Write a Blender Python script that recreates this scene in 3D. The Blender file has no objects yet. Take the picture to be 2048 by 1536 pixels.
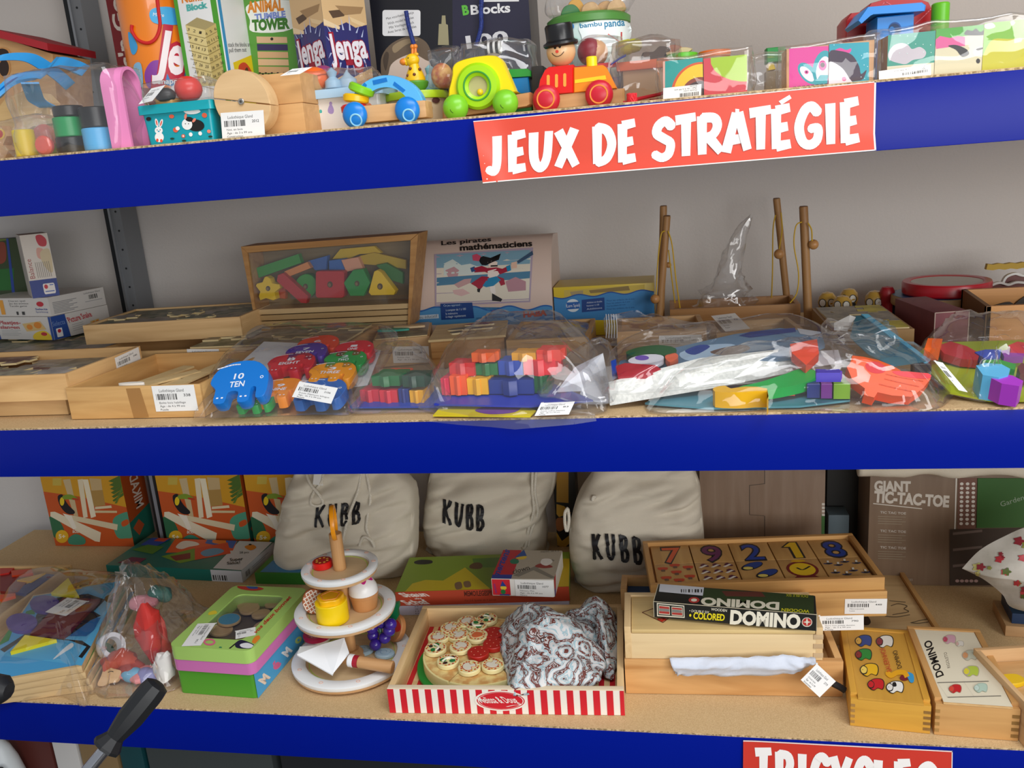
import bpy,bmesh,math,random
import numpy as np
from mathutils import Vector as V,Matrix as M,noise
# ---------------------------------------------------------------- camera, sky, lights, exposure
S=bpy.context.scene
C=S.collection
FPX,CAM,YAW,PIT,ROL=1696.2,V((0,-1.2617,.3909)),-.1949,.2524,-.078
def cam_axes():
 f=V((math.sin(YAW)*math.cos(PIT),math.cos(YAW)*math.cos(PIT),-math.sin(PIT)))
 r=V((math.cos(YAW),-math.sin(YAW),0));u=r.cross(f)
 return math.cos(ROL)*r+math.sin(ROL)*u,-math.sin(ROL)*r+math.cos(ROL)*u,f
CR,CU,CF=cam_axes()
cd=bpy.data.cameras.new('camera');cd.sensor_width=36;cd.lens=FPX/2048*36;cd.clip_start=.02
co=bpy.data.objects.new('camera',cd);C.objects.link(co)
co.matrix_world=M(((CR.x,CU.x,-CF.x,CAM.x),(CR.y,CU.y,-CF.y,CAM.y),(CR.z,CU.z,-CF.z,CAM.z),(0,0,0,1)))
S.camera=co
W=bpy.data.worlds.new('room_light');S.world=W;W.use_nodes=True
W.node_tree.nodes['Background'].inputs[0].default_value=(.93,.96,1,1)
W.node_tree.nodes['Background'].inputs[1].default_value=.38
def area(name,loc,to,sx,sy,power,col):
 l=bpy.data.lights.new(name,'AREA');l.shape='RECTANGLE';l.size=sx;l.size_y=sy;l.energy=power;l.color=col
 o=bpy.data.objects.new(name,l);C.objects.link(o);o.location=loc
 o.rotation_euler=(V(to)-V(loc)).to_track_quat('-Z','Y').to_euler()
area('window_light',(2.6,-2.6,1.3),(.3,.1,.1),1.0,1.5,30,(1,.99,.97))
area('ceiling_light',(.55,-1.3,2.3),(.1,-.7,0),2.4,.9,44,(.98,.98,1))
area('front_fill_light',(1.5,-3.3,.35),(-.1,.3,-.05),2.4,1.2,50,(1,.99,.97))  # unseen fill lamp added behind the camera to brighten the shelf interior
S.view_settings.view_transform='Standard';S.view_settings.look='None'
S.view_settings.gamma=1;S.view_settings.use_curve_mapping=False
S.view_settings.exposure=.18
S.cycles.transparent_max_bounces=24;S.cycles.max_bounces=8
# ---------------------------------------------------------------- pixel of the photograph -> point on a real plane
def ray(px,py):return CR*((px-1024)/FPX)+CU*((768-py)/FPX)+CF
def onZ(px,py,z):d=ray(px,py);return CAM+d*((z-CAM.z)/d.z)
def onY(px,py,y):d=ray(px,py);return CAM+d*((y-CAM.y)/d.y)
def pix(p):d=V(p)-CAM;k=d.dot(CF);return(1024+FPX*d.dot(CR)/k,768-FPX*d.dot(CU)/k)
def onP(px,py,o,n):d=ray(px,py);return CAM+d*((o-CAM).dot(n)/d.dot(n))
# ---------------------------------------------------------------- materials
def lin(h):
 h=h.lstrip('#');c=[int(h[i:i+2],16)/255 for i in(0,2,4)]
 return tuple(x/12.92 if x<=.04045 else((x+.055)/1.055)**2.4 for x in c)+(1,)
MC={}
def mat(h,r=.45,metal=0,coat=0,bump=0,bs=300,name=None):
 k=(h,r,metal,coat,bump,bs)
 if k in MC:return MC[k]
 m=bpy.data.materials.new('paint_'+h.strip('#'));m.use_nodes=True
 nt=m.node_tree;b=nt.nodes['Principled BSDF']
 b.inputs['Base Color'].default_value=lin(h);b.inputs['Roughness'].default_value=r
 b.inputs['Metallic'].default_value=metal;b.inputs['Coat Weight'].default_value=coat
 if bump:
  t=nt.nodes.new('ShaderNodeTexCoord');n=nt.nodes.new('ShaderNodeTexNoise');n.inputs['Scale'].default_value=bs
  p=nt.nodes.new('ShaderNodeBump');p.inputs['Strength'].default_value=bump;p.inputs['Distance'].default_value=.002
  nt.links.new(t.outputs['Object'],n.inputs['Vector']);nt.links.new(n.outputs[0],p.inputs['Height']);nt.links.new(p.outputs[0],b.inputs['Normal'])
 MC[k]=m;return m
def wood(h,ax=0,r=.5,k=1.,con=.16,s=1.):
 key=('wood',h,ax,r,k,con,s)
 if key in MC:return MC[key]
 m=bpy.data.materials.new('wood_'+h.strip('#'));m.use_nodes=True
 nt=m.node_tree;b=nt.nodes['Principled BSDF'];b.inputs['Roughness'].default_value=r
 t=nt.nodes.new('ShaderNodeTexCoord');mp=nt.nodes.new('ShaderNodeMapping')
 sc=[38*s,38*s,38*s];sc[ax]=3.2*s;mp.inputs['Scale'].default_value=sc
 n=nt.nodes.new('ShaderNodeTexNoise');n.inputs['Scale'].default_value=1.2;n.inputs['Detail'].default_value=5;n.inputs['Distortion'].default_value=.8
 cr=nt.nodes.new('ShaderNodeValToRGB');c=lin(h)
 cr.color_ramp.elements[0].position=.3;cr.color_ramp.elements[1].position=.7
 cr.color_ramp.elements[0].color=tuple(x*(1-con*(1+.5*i))for i,x in enumerate(c[:3]))+(1,)
 cr.color_ramp.elements[1].color=tuple(min(1,x*(1+con*.5))for x in c[:3])+(1,)
 L=nt.links
 L.new(t.outputs['Object'],mp.inputs[0]);L.new(mp.outputs[0],n.inputs['Vector']);L.new(n.outputs[0],cr.inputs[0]);L.new(cr.outputs[0],b.inputs['Base Color'])
 MC[key]=m;return m
def speck(h1,h2,sc,r=.7,name='speckled',mid=.5,bump=.0):
 key=('sp',h1,h2,sc,r,mid)
 if key in MC:return MC[key]
 m=bpy.data.materials.new(name);m.use_nodes=True
 nt=m.node_tree;b=nt.nodes['Principled BSDF'];b.inputs['Roughness'].default_value=r
 t=nt.nodes.new('ShaderNodeTexCoord');n=nt.nodes.new('ShaderNodeTexNoise');n.inputs['Scale'].default_value=sc;n.inputs['Detail'].default_value=4
 cr=nt.nodes.new('ShaderNodeValToRGB');cr.color_ramp.elements[0].position=mid-.12;cr.color_ramp.elements[1].position=mid+.12
 cr.color_ramp.elements[0].color=lin(h1);cr.color_ramp.elements[1].color=lin(h2)
 L=nt.links;L.new(t.outputs['Object'],n.inputs['Vector']);L.new(n.outputs[0],cr.inputs[0]);L.new(cr.outputs[0],b.inputs['Base Color'])
 if bump:
  p=nt.nodes.new('ShaderNodeBump');p.inputs['Strength'].default_value=bump;p.inputs['Distance'].default_value=.002
  L.new(n.outputs[0],p.inputs['Height']);L.new(p.outputs[0],b.inputs['Normal'])
 MC[key]=m;return m
def film(haze=.1,gl=.1,bs=38,bump=.7,tint='#ffffff'):
 key=('film',haze,gl,bs,bump,tint)
 if key in MC:return MC[key]
 m=bpy.data.materials.new('clear_film');m.use_nodes=True
 nt=m.node_tree;nt.nodes.clear();L=nt.links;N=nt.nodes.new
 out=N('ShaderNodeOutputMaterial');tr=N('ShaderNodeBsdfTransparent');tr.inputs[0].default_value=lin(tint)
 gs=N('ShaderNodeBsdfGlossy');gs.inputs['Roughness'].default_value=.045;df=N('ShaderNodeBsdfDiffuse');df.inputs[0].default_value=(.9,.92,.95,1)
 fr=N('ShaderNodeLayerWeight');fr.inputs[0].default_value=.25
 mr=N('ShaderNodeMapRange');mr.inputs[3].default_value=gl*1.15;mr.inputs[4].default_value=.6
 t=N('ShaderNodeTexCoord');n=N('ShaderNodeTexNoise');n.inputs['Scale'].default_value=bs;n.noise_type='RIDGED_MULTIFRACTAL';n.inputs['Scale'].default_value=bs*.45;n.inputs['Detail'].default_value=2;n.inputs['Distortion'].default_value=.7
 bp=N('ShaderNodeBump');bp.inputs['Strength'].default_value=bump;bp.inputs['Distance'].default_value=.008
 m1=N('ShaderNodeMixShader');m1.inputs[0].default_value=haze*.4;m2=N('ShaderNodeMixShader')
 L.new(t.outputs['Object'],n.inputs['Vector']);L.new(n.outputs[0],bp.inputs['Height'])
 L.new(bp.outputs[0],gs.inputs['Normal']);L.new(bp.outputs[0],fr.inputs['Normal'])
 L.new(fr.outputs['Facing'],mr.inputs[0]);L.new(mr.outputs[0],m2.inputs[0])
 L.new(tr.outputs[0],m1.inputs[1]);L.new(df.outputs[0],m1.inputs[2]);L.new(m1.outputs[0],m2.inputs[1]);L.new(gs.outputs[0],m2.inputs[2])
 L.new(m2.outputs[0],out.inputs[0]);MC[key]=m;return m
def pane_mat():
 return film(.06,.05,3,.02)
 # ---------------------------------------------------------------- mesh building
class G:
 def __init__(s):s.v=[];s.f=[];s.mi=[];s.mats=[]
 def idx(s,m):
  if isinstance(m,str):m=mat(m)
  if m not in s.mats:s.mats.append(m)
  return s.mats.index(m)
 def add(s,vs,fs,m,X=None):
  o=len(s.v);i=s.idx(m)
  s.v+=[(X@V(p))if X else V(p)for p in vs]
  s.f+=[tuple(o+k for k in f)for f in fs];s.mi+=[i]*len(fs);return s
 def box(s,a,b,m,bev=0,X=None):
  (x0,y0,z0),(x1,y1,z1)=a,b
  if not bev:
   vs=[(x,y,z)for z in(z0,z1)for y in(y0,y1)for x in(x0,x1)]
   return s.add(vs,[(0,2,3,1),(4,5,7,6),(0,1,5,4),(2,6,7,3),(0,4,6,2),(1,3,7,5)],m,X)
  bm=bmesh.new();bmesh.ops.create_cube(bm,size=1)
  for v in bm.verts:v.co=V(((x0+x1)/2+v.co.x*(x1-x0),(y0+y1)/2+v.co.y*(y1-y0),(z0+z1)/2+v.co.z*(z1-z0)))
  bmesh.ops.bevel(bm,geom=bm.edges[:],offset=min(bev,.45*min(abs(x1-x0),abs(y1-y0),abs(z1-z0))),segments=2,profile=.7,affect='EDGES')
  return s.bm(bm,m,X)
 def bm(s,bm,m,X=None):
  bm.verts.index_update()
  s.add([v.co.copy()for v in bm.verts],[[v.index for v in f.verts]for f in bm.faces],m,X);bm.free();return s
 def lathe(s,prof,m,X=None,n=28,sx=1,sy=1):
  vs=[];fs=[];k=len(prof)
  for i in range(n):
   a=2*math.pi*i/n
   vs+=[(r*math.cos(a)*sx,r*math.sin(a)*sy,z)for r,z in prof]
  for i in range(n):
   j=(i+1)%n
   for q in range(k-1):fs.append((i*k+q,j*k+q,j*k+q+1,i*k+q+1))
  if prof[0]==prof[-1]:return s.add(vs,fs,m,X)
  if prof[0][0]>1e-6:fs.append(tuple(i*k for i in reversed(range(n))))
  if prof[-1][0]>1e-6:fs.append(tuple(i*k+k-1 for i in range(n)))
  return s.add(vs,fs,m,X)
 def cyl(s,p,q,r,m,n=20,r2=None,X=None,bev=0):
  p,q=V(p),V(q);d=q-p;r2=r if r2 is None else r2;h=d.length
  Y=M.Translation(p)@d.to_track_quat('Z','Y').to_matrix().to_4x4()
  pr=[(r-bev,0),(r,bev),(r2,h-bev),(r2-bev,h)]if bev else[(r,0),(r2,h)]
  return s.lathe(pr,m,(X@Y)if X else Y,n)
 def ball(s,c,r,m,sc=(1,1,1),n=18,X=None):
  k=n//2;pr=[(max(0,r*math.sin(math.pi*i/k)),-r*math.cos(math.pi*i/k))for i in range(k+1)]
  pr[0]=(0,-r);pr[-1]=(0,r)
  Y=M.Translation(V(c))@M.Diagonal((*sc,1))
  return s.lathe(pr,m,(X@Y)if X else Y,n)
 def tube(s,pts,r,m,n=8,closed=False,X=None,rs=None):
  pts=[V(p)for p in pts];k=len(pts);vs=[];fs=[];up=None
  for i,p in enumerate(pts):
   a=pts[i-1]if(i or closed)else p;b=pts[(i+1)%k]if(i<k-1 or closed)else p
   t=(b-a).normalized()
   if up is None:up=t.orthogonal().normalized()
   up=(up-t*up.dot(t)).normalized();w=t.cross(up);rr=rs[i]if rs else r
   vs+=[p+(up*math.cos(2*math.pi*j/n)+w*math.sin(2*math.pi*j/n))*rr for j in range(n)]
  for i in range(k if closed else k-1):
   for j in range(n):fs.append((i*n+j,i*n+(j+1)%n,((i+1)%k)*n+(j+1)%n,((i+1)%k)*n+j))
  if not closed:fs+=[tuple(reversed(range(n))),tuple((k-1)*n+j for j in range(n))]
  return s.add(vs,fs,m,X)
 def prism(s,poly,z0,z1,m,X=None,bev=0):
  a=sum(poly[i-1][0]*poly[i][1]-poly[i][0]*poly[i-1][1]for i in range(len(poly)))
  if a<0:poly=poly[::-1]
  n=len(poly)
  if bev:
   cx=sum(p[0]for p in poly)/n;cy=sum(p[1]for p in poly)/n;R=max(math.hypot(p[0]-cx,p[1]-cy)for p in poly);k=1-bev/R
   top=[(cx+(x-cx)*k,cy+(y-cy)*k)for x,y in poly]
   vs=[(x,y,z0)for x,y in poly]+[(x,y,z1-bev)for x,y in poly]+[(x,y,z1)for x,y in top]
   fs=[tuple(reversed(range(n))),tuple(range(2*n,3*n))]
   for i in range(n):
    j=(i+1)%n;fs+=[(i,j,n+j,n+i),(n+i,n+j,2*n+j,2*n+i)]
  else:
   vs=[(x,y,z0)for x,y in poly]+[(x,y,z1)for x,y in poly]
   fs=[tuple(reversed(range(n))),tuple(range(n,2*n))]+[(i,(i+1)%n,n+(i+1)%n,n+i)for i in range(n)]
  return s.add(vs,fs,m,X)
 def strap(s,path,wv,th,m,X=None):
 # a flat band along a path: wv = its width vector, th = its thickness
  path=[V(p)for p in path];wv=V(wv);vs=[];fs=[];k=len(path)
  for i,p in enumerate(path):
   t=(path[min(i+1,k-1)]-path[max(i-1,0)]).normalized();nn=t.cross(wv).normalized()*th/2
   vs+=[p-wv/2-nn,p+wv/2-nn,p+wv/2+nn,p-wv/2+nn]
  for i in range(k-1):
   for j in range(4):fs.append((4*i+j,4*i+(j+1)%4,4*i+4+(j+1)%4,4*i+4+j))
  fs+=[(3,2,1,0),tuple(4*k-4+j for j in range(4))]
  return s.add(vs,fs,m,X)
 def obj(s,name,parent=None,X=None,ang=.6,**tags):
  me=bpy.data.meshes.new(name);me.from_pydata([tuple(p)for p in s.v],[],s.f)
  for m in s.mats:me.materials.append(m)
  me.polygons.foreach_set('material_index',s.mi)
  me.polygons.foreach_set('use_smooth',[True]*len(s.f));me.update();me.set_sharp_from_angle(angle=ang)
  o=bpy.data.objects.new(name,me);C.objects.link(o)
  if parent:o.parent=parent
  if X:o.matrix_local=X
  for k,v in tags.items():o[k]=v
  return o
def T(name,label,cat,X=None,group=None):
 o=bpy.data.objects.new(name,None);C.objects.link(o);o.empty_display_size=.02
 if X is not None:o.matrix_world=X if isinstance(X,M)else M.Translation(V(X))
 o['label']=label;o['category']=cat
 if group:o['group']=group
 return o
def tag(o,label,cat,group=None):
 o['label']=label;o['category']=cat
 if group:o['group']=group
 return o
def copy_tree(o,parent=None):
 c=o.copy();C.objects.link(c)
 if parent:c.parent=parent
 for ch in[x for x in KIDS.get(o.name,[])]:copy_tree(ch,c)
 return c
KIDS={}
def rz(a):return M.Rotation(math.radians(a),4,'Z')
def rx(a):return M.Rotation(math.radians(a),4,'X')
def ry(a):return M.Rotation(math.radians(a),4,'Y')
def tr(x,y=None,z=None):return M.Translation(V(x)if y is None else V((x,y,z)))
def frame(A,B):
# matrix whose x runs from A to B, z is up, y points to the back
 x=(B-A);x.z=0;x.normalize();y=V((-x.y,x.x,0))
 return M(((x.x,y.x,0,A.x),(x.y,y.y,0,A.y),(0,0,1,A.z),(0,0,0,1)))
def fr(z,a,b):
 A,B=onZ(*a,z),onZ(*b,z);return frame(A,B),(B-A).length
def zat(p,px):
# height on the vertical through p that shows at pixel row of px
 lo,hi=p.z-.6,p.z+.9
 for _ in range(40):
  mid=(lo+hi)/2
  if pix(V((p.x,p.y,mid)))[1]>px[1]:lo=mid
  else:hi=mid
 return lo-p.z
def dat(X,h,px):
# depth (local y) at which pixel px meets the plane h above the frame's base
 return(X.inverted()@onZ(*px,X.translation.z+h)).y
def ell(cx,cy,rx_,ry_=None,rot=0,n=20,a0=0,a1=360):
 ry_=rx_ if ry_ is None else ry_;c,s_=math.cos(math.radians(rot)),math.sin(math.radians(rot));o=[]
 full=abs(a1-a0)>=360
 for i in range(n if full else n+1):
  a=math.radians(a0+(a1-a0)*i/n);x,y=rx_*math.cos(a),ry_*math.sin(a);o.append((cx+x*c-y*s_,cy+x*s_+y*c))
 return o
def rrect(x0,y0,x1,y1,r,n=4):
 o=[]
 for cx,cy,a in((x1-r,y1-r,0),(x0+r,y1-r,90),(x0+r,y0+r,180),(x1-r,y0+r,270)):
  o+=[(cx+r*math.cos(math.radians(a+90*i/n)),cy+r*math.sin(math.radians(a+90*i/n)))for i in range(n+1)]
 return o
def spline(pts,k=6):
# smooth curve through 2-D or 3-D points
 P=[V(p)for p in pts];o=[]
 for i in range(len(P)-1):
  a,b,c,d=P[max(i-1,0)],P[i],P[i+1],P[min(i+2,len(P)-1)]
  for j in range(k):
   t=j/k;o.append(.5*((2*b)+(c-a)*t+(2*a-5*b+4*c-d)*t*t+(3*b-a-3*c+d)*t**3))
 return o+[P[-1]]
def blob(pts,k=4):
 P=[V(p).to_2d()for p in pts];n=len(P);o=[]
 for i in range(n):
  a,b,c,d=P[i-1],P[i],P[(i+1)%n],P[(i+2)%n]
  for j in range(k):
   t=j/k;q=.5*((2*b)+(c-a)*t+(2*a-5*b+4*c-d)*t*t+(3*b-a-3*c+d)*t**3);o.append((q.x,q.y))
 return o
 # ---------------------------------------------------------------- print: flat shapes and letters on a face
TC={}
def glyphs(s,bold,shear,sp):
 k=(s,bold,shear,sp)
 if k not in TC:
  cu=bpy.data.curves.new('t','FONT');cu.body=s;cu.size=1;cu.offset=bold;cu.shear=shear;cu.space_character=sp;cu.resolution_u=3
  o=bpy.data.objects.new('t',cu);C.objects.link(o)
  me=bpy.data.meshes.new_from_object(o.evaluated_get(bpy.context.evaluated_depsgraph_get()))
  vs=[v.co.copy()for v in me.vertices];fs=[tuple(p.vertices)for p in me.polygons]
  bpy.data.objects.remove(o);bpy.data.curves.remove(cu);bpy.data.meshes.remove(me)
  x0=min((v.x for v in vs),default=0);x1=max((v.x for v in vs),default=1)
  TC[k]=([((v.x-x0)/max(1e-6,x1-x0),v.y/.69)for v in vs],fs)
 return TC[k]
STROKES={'J':[[(.62,1),(.6,.3),(.42,.06),(.06,.12)]],'E':[[(.12,1),(.1,0)],[(.1,.95),(.8,1)],[(.1,.5),(.7,.54)],[(.1,.06),(.82,.1)]],'U':[[(.1,1),(.12,.3),(.4,.04),(.72,.3),(.82,1)]],'X':[[(.12,.98),(.9,.02)],[(.85,1),(.1,.02)]],'D':[[(.14,1),(.14,.02)],[(.14,.97),(.62,.86),(.84,.5),(.6,.14),(.14,.04)]],'S':[[(.86,.8),(.6,.96),(.28,.86),(.2,.66),(.5,.52),(.8,.38),(.72,.12),(.4,.03),(.08,.14)]],'T':[[(.03,.95),(.97,1)],[(.52,.95),(.5,.02)]],'R':[[(.14,1),(.14,.02)],[(.14,.95),(.62,.92),(.76,.72),(.58,.5),(.2,.44)],[(.4,.46),(.9,.05)]],'A':[[(.08,.02),(.48,1)],[(.56,1),(.9,.04)],[(.25,.32),(.78,.34)],[(.45,.97),(.6,.97)]],'G':[[(.86,.8),(.62,.97),(.34,.88),(.12,.5),(.26,.12),(.56,.03),(.84,.16),(.86,.42),(.56,.42)]],'I':[[(.5,1),(.5,0)]],'C':[[(.88,.8),(.62,.97),(.34,.88),(.12,.5),(.26,.12),(.56,.03),(.88,.2)]],'Y':[[(.06,1),(.46,.5),(.92,1)],[(.46,.5),(.46,0)]],'L':[[(.14,1),(.14,.06),(.86,.1)]],'K':[[(.14,1),(.16,0)],[(.82,1),(.2,.48)],[(.3,.55),(.86,0)]],'B':[[(.14,1),(.16,0)],[(.14,.97),(.6,.94),(.72,.74),(.52,.54),(.14,.5)],[(.14,.5),(.68,.46),(.8,.24),(.6,.04),(.14,.03)]]}
def stroke(pts,w0,w1=None,k=4):
# pieces of a brush stroke: a quad for every step and a disc at every joint
 w1=w0 if w1 is None else w1;P=spline([(*p,0)for p in pts],k)if len(pts)>2 else[V((*pts[0],0)),V((*pts[1],0))]
 o=[];n=len(P)
 for i in range(n-1):
  t=(P[i+1]-P[i]).normalized();q=V((-t.y,t.x,0));a=w0+(w1-w0)*i/(n-1);b=w0+(w1-w0)*(i+1)/(n-1)
  o.append([(p.x,p.y)for p in(P[i]-q*a,P[i+1]-q*b,P[i+1]+q*b,P[i]+q*a)])
  if i:o.append([(P[i].x+a*math.cos(u*math.pi/5),P[i].y+a*math.sin(u*math.pi/5))for u in range(10)])
 return o
def clip01(poly):
# keep the part of a polygon inside the unit square
 for ax,lim,sg in((0,0,1),(0,1,-1),(1,0,1),(1,1,-1)):
  o=[]
  for i in range(len(poly)):
   a,b=poly[i-1],poly[i];da,db=sg*(a[ax]-lim),sg*(b[ax]-lim)
   if(da>=0)!=(db>=0):t=da/(da-db);o.append((a[0]+(b[0]-a[0])*t,a[1]+(b[1]-a[1])*t))
   if db>=0:o.append(b)
  poly=o
  if not poly:break
 return poly
def homog(q):
 dst=[(0,0),(1,0),(1,1),(0,1)];A=[];b=[]
 for(x,y),(u,v)in zip(q,dst):
  A+=[[x,y,1,0,0,0,-u*x,-u*y],[0,0,0,x,y,1,-v*x,-v*y]];b+=[u,v]
 h=np.linalg.solve(np.array(A,float),np.array(b,float));return np.append(h,1).reshape(3,3)
U100=((0,0),(100,0),(100,100),(0,100))
def art(g,face,quad,items,off=.00025,X=None):
# items: (colour, [points]) or (colour, text, start, end, cap height or point above start[, bold, shear]) in the quad's units
 TL,TR,BR,BL=[V(p)for p in face];H=homog(quad);n=(BL-TL).cross(TR-TL).normalized()
 def uv(p):w=H@np.array([p[0],p[1],1]);return w[0]/w[2],w[1]/w[2]
 def at(q,o):return TL+(TR-TL)*q[0]+(BL-TL)*q[1]+n*o
 for i,it in enumerate(items):
  o=off+i*.00004;m=it[0]if not isinstance(it[0],str)else mat(it[0],.5)
  if isinstance(it[1],str):
   p0,p1,cap=V(it[2]),V(it[3]),it[4];bold=it[5]if len(it)>5 else 0;sh=it[6]if len(it)>6 else 0
   d=p1-p0;up=V((d.y,-d.x)).normalized()*cap if not isinstance(cap,tuple)else V(cap)-p0
   vs,fs=glyphs(it[1],bold,sh,1)
   g.add([at(uv(p0+d*x+up*y),o)for x,y in vs],fs,m,X)
  else:
   for k,poly in enumerate(it[1]if len(it)>2 and isinstance(it[2],str)else[it[1]]):
    q=clip01([uv(p)for p in poly])
    if len(q)>2:g.add([at(p,o+(k%30)*.000004)for p in q],[tuple(range(len(q)))],m,X)
 return g
def letters(s,boxes,hw=.13,w1=None):
# brush letters, each fitted in a quad (TL, TR, BR, BL)
 o=[]
 for ch,(tl,tr_,br,bl)in zip(s,boxes):
  tl,tr_,br,bl=V(tl),V(tr_),V(br),V(bl);asp=(br-bl).length/max(1e-6,(tl-bl).length)
  for st in STROKES[ch]:
   for poly in stroke([(x*asp,y)for x,y in st],hw,hw*.85 if w1 is None else w1):
    o.append([tuple((bl+(br-bl)*(x/asp))*(1-y)+(tl+(tr_-tl)*(x/asp))*y)for x,y in poly])
 return o
RB=random.Random(7)
def bars(x0,x1,y0,y1,n=26,c='#222222'):
 o=[];x=x0
 while x<x1:
  w=(x1-x0)/n*RB.choice((.5,.8,1.2));o.append([(x,y0),(x+w,y0),(x+w,y1),(x,y1)]);x+=w+(x1-x0)/n*RB.choice((.5,.9,1.3))
 return(c,o,'strokes')
def sticker(parent,face,num,lines,title='Ludothèque Gland',name='barcode_label',X=None,full=True):
 g=G();it=[(mat('#f4f4f2',.4),[(0,0),(100,0),(100,60),(0,60)])]
 it+=[('#333333',title,(16,15),(74,15),7),bars(7,55,19,33),('#333333',num,(72,26),(88,26),6,.01)]
 for i,l in enumerate(lines):it.append(('#555555',l,(12,42+8*i),(12+min(80,3.1*len(l)),42+8*i),4.6))
 TL,TR,BR,BL=face
 art(g,face,((0,0),(100,0),(100,60),(0,60)),it)
 return g.obj(name,parent,X)
def face_of(w,d,h,side,y=None):
# corners TL, TR, BR, BL of a side of the box (0..w, 0..d, 0..h)
 return{'f':((0,0,h),(w,0,h),(w,0,0),(0,0,0)),'t':((0,d,h),(w,d,h),(w,0,h),(0,0,h)),'r':((w,0,h),(w,d,h),(w,d,0),(w,0,0)),'l':((0,d,h),(0,0,h),(0,0,0),(0,d,0))}[side]
def sub(face,u0,v0,u1,v1):
 TL,TR,BR,BL=[V(p)for p in face];f=lambda u,v:TL+(TR-TL)*u+(BL-TL)*v
 return f(u0,v0),f(u1,v0),f(u1,v1),f(u0,v1)
 # ---------------------------------------------------------------- bags
def pillow(outline,z0,h,seed=0,crum=.006,p=2.6,rings=16,ctr=None,m=None,zf=None):
# a closed film bag lying on a surface: outline = world points round its edge
 P=[V(q)for q in outline];P=[V((q[0],q[1],0))for q in blob([(q.x,q.y)for q in P],6)]
 c=ctr or sum(P,V())/len(P);c=V((c[0],c[1],0));n=len(P);vs=[];fs=[]
 for side in(1,0):
  for k in range(rings+1):
   r=k/rings
   for i,q in enumerate(P):
    b=c+(q-c)*r;z=z0+.0015+(zf(b)if zf else 0);zb=z
    if side:
     nz=noise.fractal(V((b.x*14+seed,b.y*14,seed*1.7)),1,2,3)+.6*abs(noise.noise(V((b.x*45,b.y*45+seed,3))))
     z+=h*(1-r**p)+(nz*crum)*(1-r**8)+.002
     z=max(z,zb+.0015)
     b=b+V((noise.noise(V((i*.35,seed,k*.3))),noise.noise(V((i*.35,seed+9,k*.3))),0))*crum*1.2*r
    vs.append((b.x,b.y,z))
 N=(rings+1)*n
 for s_ in(0,1):
  for k in range(rings):
   for i in range(n):
    a,b,d,e=s_*N+k*n+i,s_*N+k*n+(i+1)%n,s_*N+(k+1)*n+(i+1)%n,s_*N+(k+1)*n+i
    if k==0:fs.append((a,e,d)if s_==0 else(a,d,e))
    else:fs.append((a,e,d,b)if s_==0 else(a,b,d,e))
 for i in range(n):fs.append((rings*n+i,N+rings*n+i,N+rings*n+(i+1)%n,rings*n+(i+1)%n))
 return G().add(vs,fs,m or film())
def wrap(a,b,seed=0,amp=.008,inf=.006,res=9,m=None,X=None,fn=None,rd=.2):
# loose film round a block
 a,b=V(a)-V((inf,)*3),V(b)+V((inf,)*3);c=(a+b)/2;hs=(b-a)/2
 bm=bmesh.new();bmesh.ops.create_cube(bm,size=2);bmesh.ops.subdivide_edges(bm,edges=bm.edges[:],cuts=res,use_grid_fill=True)
 z0=a.z+inf+.001
 for v in bm.verts:
  q=v.co.copy();q=q.lerp(q.normalized()*1.25,rd);w=V((c.x+q.x*hs.x,c.y+q.y*hs.y,c.z+q.z*hs.z))
  k=V((w.x*22+seed,w.y*22,w.z*22));d=V((noise.noise(k),noise.noise(k+V((31,0,0))),noise.noise(k+V((0,47,0)))))
  w+=d*amp+d*amp*.5*noise.noise(k*2.7)
  if fn:w=fn(w)
  w.z=max(w.z,z0);v.co=w
 return G().bm(bm,m or film(),X)
 # ---------------------------------------------------------------- the room and the shelving
ZU,ZM,ZL,YW=.464,.004,-.560,.885
def wall_mat():
 m=mat('#d6d1cd',.8,bump=.25,bs=160);return m
def structure(name,g):o=g.obj(name);o['kind']='structure';return o
structure('wall_back',G().box((-4.2,YW,-1.25),(3.4,YW+.1,1.9),wall_mat()))
structure('floor',G().box((-4.2,-4.5,-1.3),(3.4,YW,-1.25),mat('#3a3631',.5,bump=.1,bs=40)))
blue=mat('#00188c',.3,bump=.012,bs=60);blue.node_tree.nodes['Principled BSDF'].inputs['Specular IOR Level'].default_value=.16
chip=speck('#c2a274','#d2b587',500,.8,'chipboard',bump=.15)
chipedge=speck('#8d7450','#d8bd92',260,.9,'chipboard_edge')
rack=T('shelving_unit','tall blue-beamed metal shelving unit with chipboard shelves standing against the grey wall','shelf',(0,0,-1.25))
R0=M.Translation((0,0,1.25))
BH=.0885
for zt in(ZU+.72,ZU,ZM,ZL,ZL-.55):
 z=zt-.004
 g=G()
 g.box((-1.9,0,z-BH),(1.6,.003,z),blue,.0014).box((-1.9,.003,z-.003),(1.6,.045,z),blue).box((-1.9,.003,z-BH),(1.6,.03,z-BH+.003),blue)
 g.obj('shelf_beam',rack,R0)
 G().box((-1.9,.793,z-BH),(1.6,.796,z-.02),blue).obj('rear_beam',rack,R0)
 b=G().box((-1.9,.0025,zt-.022),(1.6,.797,zt-.0006),chip)
 b.box((-1.9,.0015,zt-.0045),(1.6,.0025,zt-.0012),chipedge)
 b.obj('shelf_board',rack,R0)
steel,steeld=mat('#85898e',.5,.3),mat('#24272b',.6,.3)
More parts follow.
